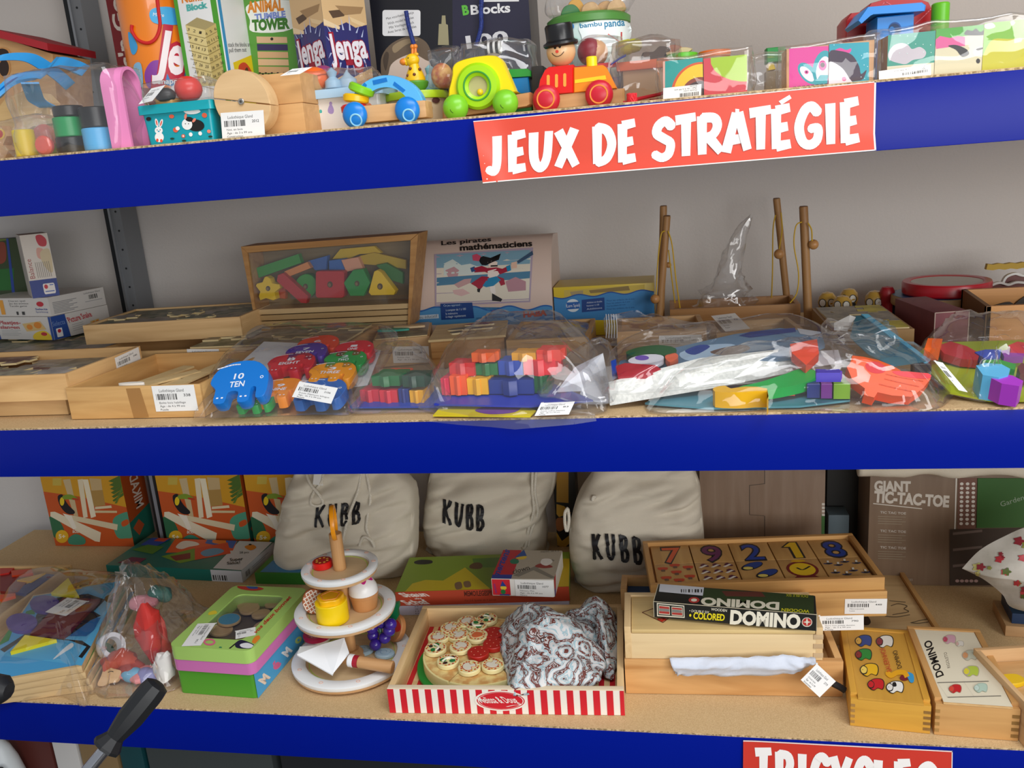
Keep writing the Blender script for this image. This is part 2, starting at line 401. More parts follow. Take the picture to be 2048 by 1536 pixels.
for x0 in(-1.476,1.5):
 g=G().box((x0,YW-.075,-1.25),(x0+.012,YW-.012,1.9),steeld).box((x0+.012,YW-.05,-1.25),(x0+.022,YW-.012,1.9),steeld)
 g.box((x0+.022,YW-.085,-1.25),(x0+.055,YW-.012,1.9),steel,.002)
 g.box((x0+.022,YW-.09,-1.25),(x0+.028,YW-.084,1.9),mat('#9a9da2',.4,.6))
 for k in range(60):g.cyl((x0+.042,YW-.0846,-1.2+k*.05),(x0+.042,YW-.0856,-1.2+k*.05),.003,steeld,8)
 g.obj('upright',rack,R0)
def beam_sign(name,label,zt,quad,items,curl,red='#e24b35',wh=.0012):
# a printed card taped to a beam; quad = its corners in the photograph
 TL,TR,BR,BL=[onY(*q,-.002)for q in quad]
 g=G();nx,ny=36,8;vs=[];rim=[]
 def P(u,v):
  p=(TL*(1-u)+TR*u)*(1-v)+(BL*(1-u)+BR*u)*v
  c=curl*max(0,1-u/.1)**2*(.25+.75*v)+.004*max(0,v-.75)*4*curl/.03
  return V((p.x+c*.3,-.0025-c,p.z))
 vs=[P(i/nx,j/ny)for j in range(ny+1)for i in range(nx+1)]
 fs=[(j*(nx+1)+i,(j+1)*(nx+1)+i,(j+1)*(nx+1)+i+1,j*(nx+1)+i+1)for j in range(ny)for i in range(nx)]
 g.add(vs,fs,mat(red,.38));g.add([v+V((0,.0008,0))for v in vs],[f[::-1]for f in fs],'#f6efe8')
 Hm=homog(quad)
 def mp(p,k=0):
  w=Hm@np.array([p[0],p[1],1]);q=P(w[0]/w[2],w[1]/w[2]);return V((q.x,q.y-.0005-(k%50)*.00001,q.z))
 for k,poly in enumerate(items):g.add([mp(p,k)for p in poly],[tuple(range(len(poly)))],'#fbf6f2')
 for(u0,v0,u1,v1)in((0,0,1,.012),(.0,.985,1,1),(.996,0,1,1)):
  n=24
  for i in range(n):
   a,b=u0+(u1-u0)*i/n,u0+(u1-u0)*(i+1)/n
   if v1-v0>.5:
    a,b=u0,u1;w0,w1=v0+(v1-v0)*i/n,v0+(v1-v0)*(i+1)/n
   else:w0,w1=v0,v1
   g.add([P(a,w0)+V((0,-.0003,0)),P(b,w0)+V((0,-.0003,0)),P(b,w1)+V((0,-.0003,0)),P(a,w1)+V((0,-.0003,0))],[(0,3,2,1)],'#fbf3ec')
 return tag(g.obj(name),label,'sign')
def row(spans,yt0,yt1,x0,x1,yb0,yb1,lean=0):
 o=[]
 for a,b in spans:
  f=lambda x,p,q:p+(q-p)*(x-x0)/(x1-x0)
  o.append(((a+lean,f(a,yt0,yt1)),(b+lean,f(b,yt0,yt1)),(b,f(b,yb0,yb1)),(a,f(a,yb0,yb1))))
 return o
sp=[(973,1006),(1020,1057),(1062,1104),(1110,1154),(1186,1228),(1238,1275),(1302,1347),(1347,1390),(1394,1444),(1444,1497),(1495,1541),(1545,1586),(1590,1641),(1642,1676),(1684,1724)]
L_=letters('JEUXDESTRATEGIE',row(sp,273,203,989,1702,347,285),.13)
L_.append([(1555,203),(1577,190),(1581,197),(1561,210)])
beam_sign('strategy_sign','red card sign reading JEUX DE STRATÉGIE taped to the upper blue beam',ZU,((946,243),(1752,163),(1749,301),(962,366)),L_,.03)
sp=[(1508,1558),(1562,1604),(1608,1626),(1634,1684),(1690,1738),(1744,1794),(1800,1836),(1842,1878),(1884,1924)]
sp=[(1510,1546),(1556,1592),(1598,1618),(1626,1664),(1668,1706),(1712,1750),(1756,1788),(1796,1830),(1836,1876)]
L_=letters('TRICYCLES',row(sp,1499,1528,1510,1876,1577,1606),.115)
beam_sign('tricycle_sign','red card sign reading TRICYCLES taped to the lower blue beam',ZL,((1486,1480),(1905,1502),(1903,1628),(1484,1606)),L_,.004,'#d23a2c')
# ---------------------------------------------------------------- helpers for things
IW={}
_T=T
def T(name,label,cat,X=None,group=None):
 X=M.Translation(V(X))if X is not None and not isinstance(X,M)else(X or M())
 o=_T(name,label,cat,X,group);IW[o.name]=X.inverted();return o
def wob(g,name,t,**k):return g.obj(name,t,IW[t.name],**k)
def XZ(y):return M(((1,0,0,0),(0,0,-1,y),(0,1,0,0),(0,0,0,1)))
def px2(y):return lambda pts:[(onY(a,b,y).x,onY(a,b,y).z)for a,b in pts]
def pa(parent,X,face,items,name='print',off=.00025):
# print on a face; places are pixels of the photograph carried onto that face
 return art(G(),face,[pix(X@V(p))for p in face],items,off).obj(name,parent)
def carton(name,label,X,w,d,h,body,cat='box',bev=.0015,group=None):
 g=G().box((0,0,0),(w,d,h),body,bev);o=g.obj(name,None,X)
 return tag(o,label,cat,group)
def upbox(name,label,xl,xr,row,y,h,d,body,rot=0,cat='box',z0=None,group=None,w=None):
 z0=ZU if z0 is None else z0
 A=onY(xl,row,y);w=w or onY(xr,row,y).x-A.x
 X=tr(A.x,y,z0)@rz(rot)
 return carton(name,label,X,w,d,h,body,cat,group=group),X,w
def tess(vs,fs,L):
# cut flat shapes finely so that they can follow a curved face
 bm=bmesh.new();q=[bm.verts.new((p[0],p[1],0))for p in vs]
 for f in fs:
  try:bm.faces.new([q[k]for k in f])
  except ValueError:pass
 bmesh.ops.triangulate(bm,faces=bm.faces[:])
 for _ in range(4):
  e=[x for x in bm.edges if x.calc_length()>L]
  if not e:break
  bmesh.ops.subdivide_edges(bm,edges=e,cuts=1);bmesh.ops.triangulate(bm,faces=bm.faces[:])
 bm.verts.index_update();o=[v.co.copy()for v in bm.verts],[tuple(v.index for v in f.verts)for f in bm.faces];bm.free();return o
def artf(g,fn,items,off=.0006,L=0,step=.00005):
 for i,it in enumerate(items):
  o=off+i*step;m=it[0]if not isinstance(it[0],str)else mat(it[0],.5)
  if isinstance(it[1],str):
   p0,p1,cap=V(it[2]),V(it[3]),it[4];d=p1-p0;up=V((d.y,-d.x)).normalized()*cap
   vs,fs=glyphs(it[1],it[5]if len(it)>5 else 0,0,1);vs=[p0+d*x+up*y for x,y in vs]
  elif len(it)>2:
   vs,fs=[],[]
   for poly in it[1]:fs.append(tuple(range(len(vs),len(vs)+len(poly))));vs+=list(poly)
  else:vs,fs=list(it[1]),[tuple(range(len(it[1])))]
  if L:vs,fs=tess(vs,fs,L)
  g.add([fn(p[0],p[1],o)for p in vs],fs,m)
 return g
def cylmap(cx,cy,r):
 def f(px,py,o):
  d=ray(px,py);a=d.x*d.x+d.y*d.y;ex,ey=CAM.x-cx,CAM.y-cy;b=ex*d.x+ey*d.y;c=ex*ex+ey*ey-(r+o)**2
  D=b*b-a*c;t=(-b-math.sqrt(max(D,0)))/a;return CAM+d*t
 return f
def ring(cx,cy,rx_,ry_,w,n=24,rot=0):
 a,b=ell(cx,cy,rx_,ry_,rot,n),ell(cx,cy,rx_-w,ry_-w,rot,n)
 return[[a[i],a[(i+1)%n],b[(i+1)%n],b[i]]for i in range(n)]
def bag(name,g,label,cat='plastic bag',group=None):
 return tag(g.obj(name,ang=3.2),label,cat,group)
beech,pine,birch,honey='#d9b07c','#e3b77c','#e8cfa4','#d59a58'
# ================================================================ TOP SHELF
# wooden bird house with red roof, far left
y=.42;q=px2(y);t=T('toy_house','wooden toy house with dark oval windows and sloping red roof, far left of top shelf','toy',onY(40,200,y)*1)
P=q([(-70,95),(0,74),(105,108),(120,262),(-70,280)])
wob(G().prism(P,-.12,0,wood('#c9a06c',0),XZ(y)),'house_body',t)
wob(G().prism(q([(-70,62),(-8,58),(104,88),(106,103),(0,75),(-70,85)]),-.14,.015,mat('#a8202a',.6),XZ(y)),'roof',t)
for i,(a,b,c,d)in enumerate(((4,108,14,11),(8,136,10,17))):
 wob(artf(G(),lambda p,r,o:onY(p,r,y-.001-o),[('#c08a50',ell(a,b,c+3,d+3)),('#2c1c14',ell(a,b,c,d))]),'window',t)
 # bright blue curved rails
t=T('blue_rails','bundle of bright blue curved plastic rails in front of the wooden toy house','toy',onY(60,200,.2));bl=mat('#2f9be0',.35)
def rail(pts,y,wv,th):return G().strap([onY(a,b,y+i*.004)for i,(a,b)in enumerate(spline([(*p,0)for p in pts],6)and[(s.x,s.y)for s in spline([(*p,0)for p in pts],6)])],wv,th,bl)
wob(rail([(-30,128),(0,116),(30,113),(60,116),(88,131),(118,152),(140,172)],.14,(.008,.02,.014),.003),'rail',t)
wob(rail([(-14,206),(8,182),(36,160),(64,152),(88,150)],.12,(0,.03,.016),.006),'rail',t)
wob(rail([(-14,200),(8,172),(36,151),(64,146),(84,145)],.13,(0,.02,.004),.006),'rail',t)
wob(rail([(60,166),(66,184),(74,201),(96,214)],.13,(.02,.02,.0),.003),'rail',t)
wob(rail([(106,124),(128,126),(148,132),(170,142)],.2,(0,.03,.02),.004),'rail',t)
# bare wooden pieces beside it
y=.2;t=T('wooden_arch_piece','tan curved wooden toy piece under the blue rails','toy',onY(40,230,y))
wob(G().prism(px2(y)([(-20,235),(10,196),(45,182),(80,186),(98,205),(96,236),(60,240),(28,262),(0,300),(-20,300)]),-.03,0,wood('#d2b27c'),XZ(y),.003),'arch',t)
y=.13;g=G().prism(px2(y)([(18,300),(22,258),(40,238),(70,230),(104,228),(108,246),(66,252),(44,266),(40,300)]),-.03,0,wood('#e0c79a'),XZ(y),.003)
tag(g.obj('wooden_bow_piece'),'cream wooden bow piece behind the yellow cylinder block','toy')
y=.09;t=T('oval_piece','tan wooden piece with red oval at the left frame edge of top shelf','toy',onY(0,275,y))
wob(G().prism(px2(y)([(-30,250),(4,252),(14,272),(6,290),(18,300),(10,318),(-30,320)]),-.02,0,wood('#cfa878'),XZ(y),.002),'body',t)
wob(artf(G(),lambda p,r,o:onY(p,r,y-o),[('#e8c24a',ell(0,268,10,11)),('#c4232b',ell(-1,268,7,8))]),'print',t)
# cylinder blocks in bags
def cblock(xp,yb,yt,rp,y,col,label,r=None,grp='cylinder blocks in the bags on the top shelf',lean=0):
 a,b=onY(xp,yb,y),onY(xp,yt,y);r=r or(onY(xp+rp,yb,y).x-a.x)
 X=tr(a.x,y,max(ZU+.0005,a.z))@ry(lean);h=b.z-a.z
 return tag(G().cyl((0,0,0),(0,0,h),r,mat(col,.35),28,bev=.0015).obj('cylinder_block',None,X),label,'block',grp)
zb=lambda xp,y:pix(V((onY(xp,290,y).x,y,ZU)))[1]
cblock(148,zb(148,.06),274,26,.06,'#17181b','black cylinder block standing lowest in the bagged left stack')
cblock(143,274,234,26,.06,'#1f9a57','green cylinder block between two black ones in the bag')
cblock(139,233.5,212,26,.06,'#1a1b1e','black cylinder block topping the bagged left stack')
cblock(203,zb(203,.055),256,27,.055,'#5cb6ec','light blue cylinder block under a black one beside the pink arch')
cblock(195,255.5,214,27,.055,'#191a1d','black cylinder block on the light blue one')
cblock(56,zb(56,.045),259,18,.045,'#f2d213','yellow cylinder block standing at the shelf edge, far left')
tag(G().box((0,0,0),(.018,.018,.02),mat('#8fae2a',.4),.002).obj('lime_block',None,tr(onY(82,290,.06).x,.055,ZU)),'small lime green cube between yellow and red blocks','block')
x=onY(97,300,.04).x;tag(G().lathe([(.0,0),(.013,0),(.0155,.004),(.0155,.010),(.012,.014),(0,.015)],'#ee5a4a',rx(90)).obj('red_disc',None,tr(x,.04,ZU+.0156)),'coral red disc bead standing at the shelf edge beside the yellow cylinder','bead')
x=onY(92,265,.1).x;tag(G().lathe([(0,0),(.024,0),(.027,.006),(.024,.012),(0,.013)],'#d8705f',rx(90)).obj('red_disc',None,tr(x,.1,ZU+.0275)),'larger pale red disc behind the lime cube in the bag','bead')
a,b=onY(92,300,.09),onY(232,130,.05)
bag('plastic_bag',wrap((a.x,.028,ZU),(b.x,.12,b.z),3,.012,.004,12,film(.07,.03,30,.9),rd=.3),'crumpled clear bag round black, green and blue cylinder blocks')
a,b=onY(20,310,.06),onY(112,236,.05)
bag('plastic_bag',wrap((a.x,.02,ZU),(b.x,.08,b.z),8,.006,.004,9,film(.05,.03,30,.8),rd=.2),'clear bag round the yellow cylinder and red bead')
# pink arch
x=onY(236,220,.04).x;zt=onY(218,138,.05).z-ZU
pth=[(0,.035,0),(0,.035,zt-.03)]+[(0,.06-.025*math.cos(math.radians(a)),zt-.025+.025*math.sin(math.radians(a)))for a in range(15,166,15)]+[(0,.085,zt-.05),(0,.086,0)]
tag(G().strap(pth,(.036,0,0),.005,mat('#f08fc4',.3)).obj('pink_arch',None,tr(x,0,ZU)),'shiny pink plastic arch seen end on at the shelf edge','toy')
tag(G().box((0,0,0),(.026,.1,.105),mat('#7c302b',.5),.004).obj('red_block',None,tr(onY(258,240,.14).x,.14,ZU)),'dull dark red block behind the pink arch','block')
# tall game boxes at the back of the top shelf
o,X,w=upbox('game_box','dark red box spine with white vertical letters beside the orange tin',222,258,60,.5,.33,.22,mat('#7c161b',.5))
f=sub(face_of(w,.22,.33,'f'),0,0,1,1)
yb=pix(X@V((0,0,0)))[1];yt=pix(X@V((0,0,.33)))[1]
art(G(),f,((0,yt),(100,yt),(100,yb),(0,yb)),[('#d8cfc4',"ots'n Go",(84,176),(84,-2),(20,176),.03)]).obj('spine_print',o)
# orange tin
cx,cy,r=onY(311,60,.40).x,.40,.064
t=T('game_tin','orange cylindrical game tin with a red cord handle and white letters','tin',(cx,cy,ZU));fm=cylmap(cx,cy,r)
G().lathe([(r,0),(r,.34),(r-.002,.345),(0,.345)],mat('#f08315',.3,coat=.4),n=48).obj('tin_body',t)
it=[('#8a3fa0',blob([(291,140),(305,122),(326,126),(322,172),(300,178),(290,160)])),('#3f9fd8',blob([(256,66),(264,70),(275,92),(270,108),(262,104)])),('#46b1e6',blob([(304,18),(340,14),(372,30),(372,48),(316,48),(300,36)])),('#f4f4f4','More',(306,32),(328,34),7),('#2a7fc0',blob([(330,150),(372,145),(375,175),(330,168)])),('#c01f3a','J',(303,144),(334,148),88,.09),('#c01f3a','e',(330,150),(370,152),86,.09),('#f7eef0','J',(306,138),(331,142),78,.03),('#f7eef0','e',(334,144),(366,147),78,.03),('#f2f2f2','snapper',(316,168),(372,166),10,.02),('#86b8d8',blob([(268,130),(282,128),(286,172),(276,178),(268,160)]))]
wob(artf(G(),fm,it,.0008,9,.00012),'print',t)
wob(G().tube([fm(a,b,.003)for a,b in[(s.x,s.y)for s in spline([(264,50,0),(264,62,0),(276,80,0),(296,86,0),(312,76,0),(320,52,0),(317,22,0),(313,-14,0)],5)]],.0032,mat('#d01b1b',.6)),'cord_handle',t)
# numbered tower box
o,X,w=upbox('tower_game_box','white and green box picturing a numbered wooden block tower',347,447,0,.36,.33,.1,mat('#f0f1ee',.35),-8,w=.098)
gr='#4fa32f';f=face_of(w,.1,.33,'f')
it=[(gr,[(0,0),(9,0),(9,100),(0,100)]),(gr,[(84,0),(97,0),(97,100),(84,100)]),]
art(G(),f,U100,it).obj('front_print',o)
it=[('#e6872c','Number',(364,6),(424,-3),14,.04),('#58b8b0','Block',(374,22),(416,15),12,.06),('#b0a06c',[(371,50),(394,35),(432,47),(410,60)]),('#e3d08e',[(371,50),(410,60),(428,172),(400,172)]),('#cdb76f',[(410,60),(432,47),(452,172),(428,172)])]
for k in range(7):
 yy=63+k*17;dx=k*3.3
 it+=[('#3a3324',s,(374+dx+j*12,yy-2+j*3.2),(379+dx+j*12+(2 if len(s)>1 else 0),yy-1+j*3.2),5.5)for j,s in enumerate((('3','2','1'),('9','8','7'),('15','14','13'),('21','20','19'),('27','26','25'),('33','32','31'),('39','38','37'))[k])]
 it+=[('#3a3324',s,(412+dx+j*9,yy+8-j*5),(416+dx+j*9+(1.5 if len(s)>1 else 0),yy+6.5-j*5),5.5)for j,s in enumerate((('4','5','6'),('10','11','12'),('16','17','18'),('22','23','24'),('28','29','30'),('34','35','36'),('40','41','42'))[k])]
 it+=[('#8a7a45',[(372+dx,yy+3),(410+dx,yy+13),(410+dx,yy+14),(372+dx,yy+4)]),('#8a7a45',[(410+dx,yy+13),(434+dx,yy),(434+dx,yy+1),(410+dx,yy+14)])]
pa(o,X,f,it,'tower_print')
it=[('#3a9ad0',[(0,0),(9,0),(9,100),(0,100)]),('#f2d21c',[(20,52),(86,46),(92,66),(24,70)]),('#d8472a',blob([(34,55),(60,51),(80,58),(58,66)])),('#5a3418',blob([(54,56),(66,54),(64,63),(52,64)])),('#f0cf20',[(20,73),(94,70),(98,92),(24,94)]),('#c83a22','blocks',(32,88),(84,80),6,.02),('#555555','stack the blocks and',(12,43.5),(90,41),2.4),('#555555','pull them out',(12,46.5),(70,44.5),2.4)]
art(G(),face_of(w,.1,.33,'r'),U100,it).obj('side_print',o)
# animal tumble tower
o,X,w=upbox('tumble_tower_box','green box picturing a stack of planks under orange letters',485,590,0,.43,.33,.1,mat('#5c9c3a',.4),-3)
it=[('#f1f4ea',blob([(492,14),(520,2),(562,0),(596,8),(584,58),(506,64),(500,40)])),('#e08a2a','ANIMAL',(495,25),(568,20),21,.05),('#7d8fd0','TUMBLE',(510,41),(572,34),12,.05),('#3c7a22','TOWER',(505,61),(580,56),20,.06)]
for k in range(6):
 yy=73+k*15;c=('#d9b488','#3a2f5c','#d4ab7c','#dcb88c','#d2a878','#cfa877')[k]
 it+=[(c,[(513+k,yy),(574+k,yy+1),(575+k,yy+13),(514+k,yy+13)])]
it+=[('#2a2218',ell(544,78,3,3))]+[('#2a2218',ell(520+j*6,146+(j%2)*2,2.4,1.5))for j in range(9)]
pa(o,X,face_of(w,.1,.33,'f'),it,'front_print')
# tumbling tower box seen on its corner
cor=onY(650,70,.30);w=.098
X=tr(cor.x,.30,ZU)@rz(-33)@tr(-w,0,0)
o=carton('tower_box','navy box with white letters on both faces, standing corner first',X,w,w,.33,mat('#2b2a6c',.3,coat=.3))
yb=pix(X@V((w,0,0)))[1];yt=pix(X@V((w,0,.33)))[1]
for side in 'fr':
 f=face_of(w,w,.33,side)
 it=[('#d8b584',[(0,yt),(100,yt),(100,38),(72,46),(52,36),(20,50),(0,46)]),('#5a4432',[(14,16),(60,8),(48,24),(22,30)]),('#a5835a',[(30,4),(96,2),(88,16),(50,22)]),('#e8cfa6',[(0,32),(36,46),(34,52),(0,44)]),('#e6c99a',[(60,24),(96,36),(88,42),(64,34)])]
 it+=[('#b9c3e6',[(50+44*math.cos(a)-2,88+36*math.sin(a)),(50+(60 if i%2 else 52)*math.cos(a),88+(54+8*(i%3))*math.sin(a)),(50+44*math.cos(a)+2,88+36*math.sin(a))])for i,a in enumerate([k*math.pi/9 for k in range(18)])]
 it=[q for q in it if max(max(0,p[0]-100)for p in q[1])==0 and min(p[0]for p in q[1])>=0]
 it+=[('#dcb482',[(100,128),(100,yb),(0,yb),(0,160),(36,142),(52,150)]),('#c99a6a',[(60,160),(100,146),(100,160),(60,168)])]
 it+=[('#a01c34','Jenga',(6,120),(96,112),54,.1),('#eeeaf2','Jenga',(7,114),(94,106),50,.03)]
 art(G(),f,((0,yt),(100,yt),(100,yb),(0,yb)),it).obj('face_print',o)
 # black 100 blocks box
o,X,w=upbox('blocks_box','wide black box with blue cords and a photo of a child',745,1061,60,.42,.3,.12,mat('#1b1b22',.35),0)
f=face_of(w,.12,.3,'f')
it=[('#22203a',[(905,-20),(1062,-20),(1062,190),(905,190)]),('#e9e9ea',rrect(765,20,841,72,5)),('#333333','Met voorbeeldboekje',(773,40),(828,27),5),('#333333','With model booklet',(776,50),(828,37),5),('#333333','Mit Vorlagenbuch',(779,58),(828,47),5),('#333333','Avec livres de modèles',(776,67),(833,55),5),('#d8c4b4',blob([(772,170),(775,130),(800,108),(835,104),(858,120),(866,190),(770,190)])),('#6b5a48',blob([(762,145),(764,112),(785,86),(822,72),(852,84),(864,112),(856,122),(828,108),(800,116),(782,130),(776,150),(764,152)])),('#9a8668',blob([(786,92),(812,78),(836,80),(812,90),(790,106)])),('#4a3c30',blob([(766,120),(772,104),(778,110),(772,142)])),('#9d9574',[(876,90),(878,48),(883,48),(884,31),(891,31),(892,48),(896,50),(898,90)]),('#5db83c','B',(926,30),(939,28),18,.05),('#e9e9ea','Blocks',(942,29),(1021,24),18,.03),('#dcdce0','100',(934,97),(1018,85),24,.03),('#e4e4e4',[(966,-3),(1038,-8),(1038,3),(968,4)])]
pa(o,X,f,it,'front_print')
for pts in([(812,22),(817,50),(824,76),(831,102)],[(964,-10),(962,20),(962,55),(952,92)]):
 g=G();pp=[onY(a,b,.405)for a,b in[(s.x,s.y)for s in spline([(*p,0)for p in pts],5)]]
 g.tube(pp,.0042,speck('#12225e','#2a3f92',500,.7,'blue_cord'),8);g.obj('cord_handle',o,X.inverted())
 # ---------------------------------------------------------------- front row of the top shelf
def tin(name,label,xl,xr,row,y,ytop,d,body,lid,lidh,flare=.0,over=.004,r=.006):
# square tin bucket with a rim lid; returns thing, matrix, width, height
 A=onY(xl,row,y);w=onY(xr,row,y).x-A.x;h=onY(xl,ytop,y).z-ZU
 X=tr(A.x,y,ZU);t=T(name,label,'tin',X)
 g=G();P=[(p[0],p[1])for p in rrect(0,0,w,d,r)];n=len(P);cx,cy=w/2,d/2
 lo=[(cx+(x-cx)*(1-flare),cy+(yy-cy)*(1-flare),0)for x,yy in P];hi=[(x,yy,h-.003)for x,yy in P]
 g.add(lo+hi,[tuple(reversed(range(n))),tuple(range(n,2*n))]+[(i,(i+1)%n,n+(i+1)%n,n+i)for i in range(n)],body);g.obj('tin_body',t)
 G().prism(rrect(-over,-over,w+over,d+over,r),h-lidh,h,lid,None,.001).obj('lid',t)
 return t,X,w,h
def rabbit(x,y,s,col='#f4f4f2',ear='#e8563a'):
 return[(col,ell(x-4*s,y-16*s,3.2*s,9*s,-12)),(col,ell(x+5*s,y-15*s,3.2*s,9*s,16)),(ear,ell(x-4*s,y-16*s,1.4*s,6*s,-12)),(ear,ell(x+5*s,y-15*s,1.4*s,6*s,16)),(col,ell(x,y,8*s,7.5*s)),(col,ell(x+1*s,y+14*s,9*s,10*s)),(ear,ell(x-3*s,y+20*s,2.6*s,3.4*s)),(ear,ell(x+5*s,y+21*s,2.6*s,3.4*s)),('#2a9ec0',ell(x,y+2*s,2*s,1.4*s)),('#222222',ell(x-3*s,y-1*s,1*s,1*s)),('#222222',ell(x+3*s,y-1*s,1*s,1*s))]
teal=mat('#0c9fae',.3)
t,X,w,h=tin('picture_tin','turquoise square tin with white rabbit and black lamb pictures',284,425,240,.03,212,.1,teal,mat('#12a8b4',.3),.014,.06)
f=((.002,0,h),(w-.002,0,h),(w-.002-w*.03,.003,0),(.002+w*.03,.003,0));f=((0,0,h),(w,0,h),(w*.97,.003,0),(w*.03,.003,0))
it=rabbit(317,262,.95)+[('#151515',ell(388,252,17,12,4)),('#f4f4f2',ell(372,250,10,11)),('#151515',ell(377,240,8,5,10)),('#f08a70',ell(370,234,2.5,6,10)),('#f08a70',ell(386,242,2.5,5,40)),('#222222',ell(369,249,1,1)),('#222222',ell(375,249,1,1)),('#f4f4f2',ell(378,270,3.5,4)),('#f4f4f2',ell(396,268,3.5,4)),('#151515',ell(398,248,4,4)),('#f4f4f2',blob([(366,222),(376,219),(392,219),(400,224),(390,229),(374,229)])),('#e2603f',ell(343,234,5,4)),('#e2603f',ell(407,232,5,5)),('#151515',ell(298,239,5,4)),('#e2603f',ell(350,261,5,5)),('#f4f4f2',ell(354,258,4,4)),('#e2603f',ell(364,273,3.6,3.6)),('#f4f4f2',ell(364,273,1.6,1.6)),('#f08a70',ell(413,264,3.5,3.5)),('#163a2a',ell(343,278,4,2)),('#163a2a',ell(365,282,4,2)),('#163a2a',ell(415,274,4,2))]
pa(t,X,f,it,'picture_print')
# toys in the bag on that tin
zt=h+ZU+.001;L=onY
tag(G().ball((0,0,0),.021,mat('#e33a30',.3),(1.05,1,.95)).obj('red_ball',None,tr(L(378,185,.06).x,.06,zt+.0206)),'red toy ball lying in a bag on the turquoise tin','ball')
tag(G().ball((0,0,0),.0155,mat('#eceae6',.35)).obj('white_ball',None,tr(L(350,178,.075).x,.085,zt+.0175)),'small white ball beside the red ball on the tin','ball')
tag(G().ball((0,0,0),.013,mat('#2a2624',.4),(1.3,1,.9)).obj('black_bead',None,tr(L(338,192,.05).x,.04,zt+.0125)),'dark oval bead in the bag on the turquoise tin','bead')
g=G().prism(rrect(0,0,.03,.034,.004),0,.008,wood('#d8a868'),None,.001);tag(g.obj('wood_chip',None,tr(L(312,200,.04).x,.035,zt)),'tan wooden chip in the bag on the turquoise tin','toy')
a,b=L(296,205,.03),L(436,160,.05)
bag('plastic_bag',wrap((a.x,.02,zt),(b.x,.115,b.z),5,.008,.003,10,film(.06,.03,34,.9)),'clear bag with red ball lying on the turquoise tin')
A=[L(277,206,.012),L(316,206,.012)];g=G();p0,p1,p2,p3=L(303,177,.03),L(331,170,.03),L(318,205,.016),L(277,209,.016)
t=tag(sticker(None,(p0,p1,p2,p3),'',['Puzzle bois'],name='paper_label'),'white paper label sticking out of the bag on the turquoise tin','label')
# wooden disc with library label, and the wood blocks behind
y=.03;c=L(485,216,y);r=.047
t=T('wooden_disc','round pale wooden disc toy with white barcode label standing on edge','toy',(c.x,y,ZU))
bw=wood('#e0bd8c',0,.5,1,.1)
for sgn,nm in((1,'upper_half'),(-1,'lower_half')):
 P=[(r*math.cos(math.radians(a)),r*math.sin(math.radians(a)))for a in range(0,181,9)];P=[(x,z*sgn-.006*x/r+(.0 if sgn>0 else-.001))for x,z in P]
 G().prism(P,-.03,0,bw,M(((1,0,0,0),(0,0,-1,0),(0,1,0,r+.0065),(0,0,0,1)))@rz(-3),.002).obj(nm,t)
G().cyl((0,0,r+.006),(0,-.003,r+.006),.005,mat('#b8b6b0',.3,.8),14,bev=.001).cyl((0,-.003,r+.006),(0,-.0034,r+.006),.002,mat('#44413c',.5)).obj('screw',t)
sticker(t,[tr(-c.x,-y,-ZU)@L(a,b,y-.0015)for a,b in((441,226),(527,220),(533,271),(445,278))],'2012',['Not. en bois','Âge : de 3 à 99 ans','Construction'])
for k in range(2):
 z0=ZU+.0002+k*.0475;x0=L(512,220,.075).x;w=L(607,220,.075).x-x0
 tag(G().box((0,0,0),(w,.10,.047),wood('#d9ab72',0,.5,1,.14),.002).obj('wood_block',None,tr(x0,.075+k*.003,z0)),('lower','upper')[k]+' of two stacked plain wooden planks behind the round disc','block','planks behind the round disc')
 # white tin with pale blue lid
t,X,w,h=tin('picture_tin','white square tin with pale blue lid behind the rainbow toy car',615,762,220,.14,183,.075,mat('#e9e8e4',.3),mat('#a9cbe4',.3),.014,.04,.008)
f=((0,0,h),(w,0,h),(w*.98,.002,0),(w*.02,.002,0))
it=[('#49b9b4',blob([(643,222),(649,236),(649,248),(640,252),(635,244),(637,232)])),('#49b9b4',ell(641,224,3,4)),('#a894cc',blob([(661,208),(667,220),(665,228),(658,228),(655,221)])),('#a894cc',ell(661,208,3,4)),('#e9936c',blob([(735,206),(748,224),(730,240),(722,222)])),('#49b9b4',[(640,251),(642,258),(643,258),(642,251)])]
pa(t,X,f,it,'picture_print')
zt=h+ZU+.001
g=G().ball((0,0,0),.022,mat('#ec6a2c',.3),(1.25,1,.9));g.tube([(.0275*math.cos(a),-.0222*abs(math.sin(a))-.0003,.006*math.cos(a))for a in[math.pi*k/12 for k in range(13)]],.0008,mat('#b84a1a',.5),6)
tag(g.obj('orange_egg',None,tr(L(628,165,.17).x,.17,zt+.0205)),'orange oval toy shell in the bag on the white tin','toy')
tag(G().ball((0,0,0),.017,mat('#8f3a6e',.4),(1.2,1,.9)).obj('purple_bead',None,tr(L(646,148,.21).x,.21,zt+.031)),'purple bead in the bag on the white tin','bead')
tag(G().lathe([(0,0),(.014,.002),(.013,.014),(.006,.02),(.009,.028),(0,.036)],mat('#9fc0d8',.35),n=16).obj('blue_pawn',None,tr(L(668,165,.17).x,.165,zt)),'pale blue pawn shape in the bag on the white tin','toy')
tag(G().lathe([(0,0),(.016,.002),(.015,.016),(.007,.022),(0,.032)],mat('#a8bfd0',.35),n=16).obj('blue_pawn',None,tr(L(696,168,.18).x,.18,zt)),'second pale blue pawn, nearer the green ring, on the white tin','toy')
a,b=L(606,180,.14),L(728,136,.15)
def tip(w):return w
bag('plastic_bag',wrap((a.x,.135,zt),(b.x,.235,b.z),15,.008,.003,10,film(.08,.03,30,.8),rd=.35),'clear bag of beads lying on the white tin')
p=[L(585,138,.06),L(625,134,.06),L(608,158,.055),L(560,152,.055)]
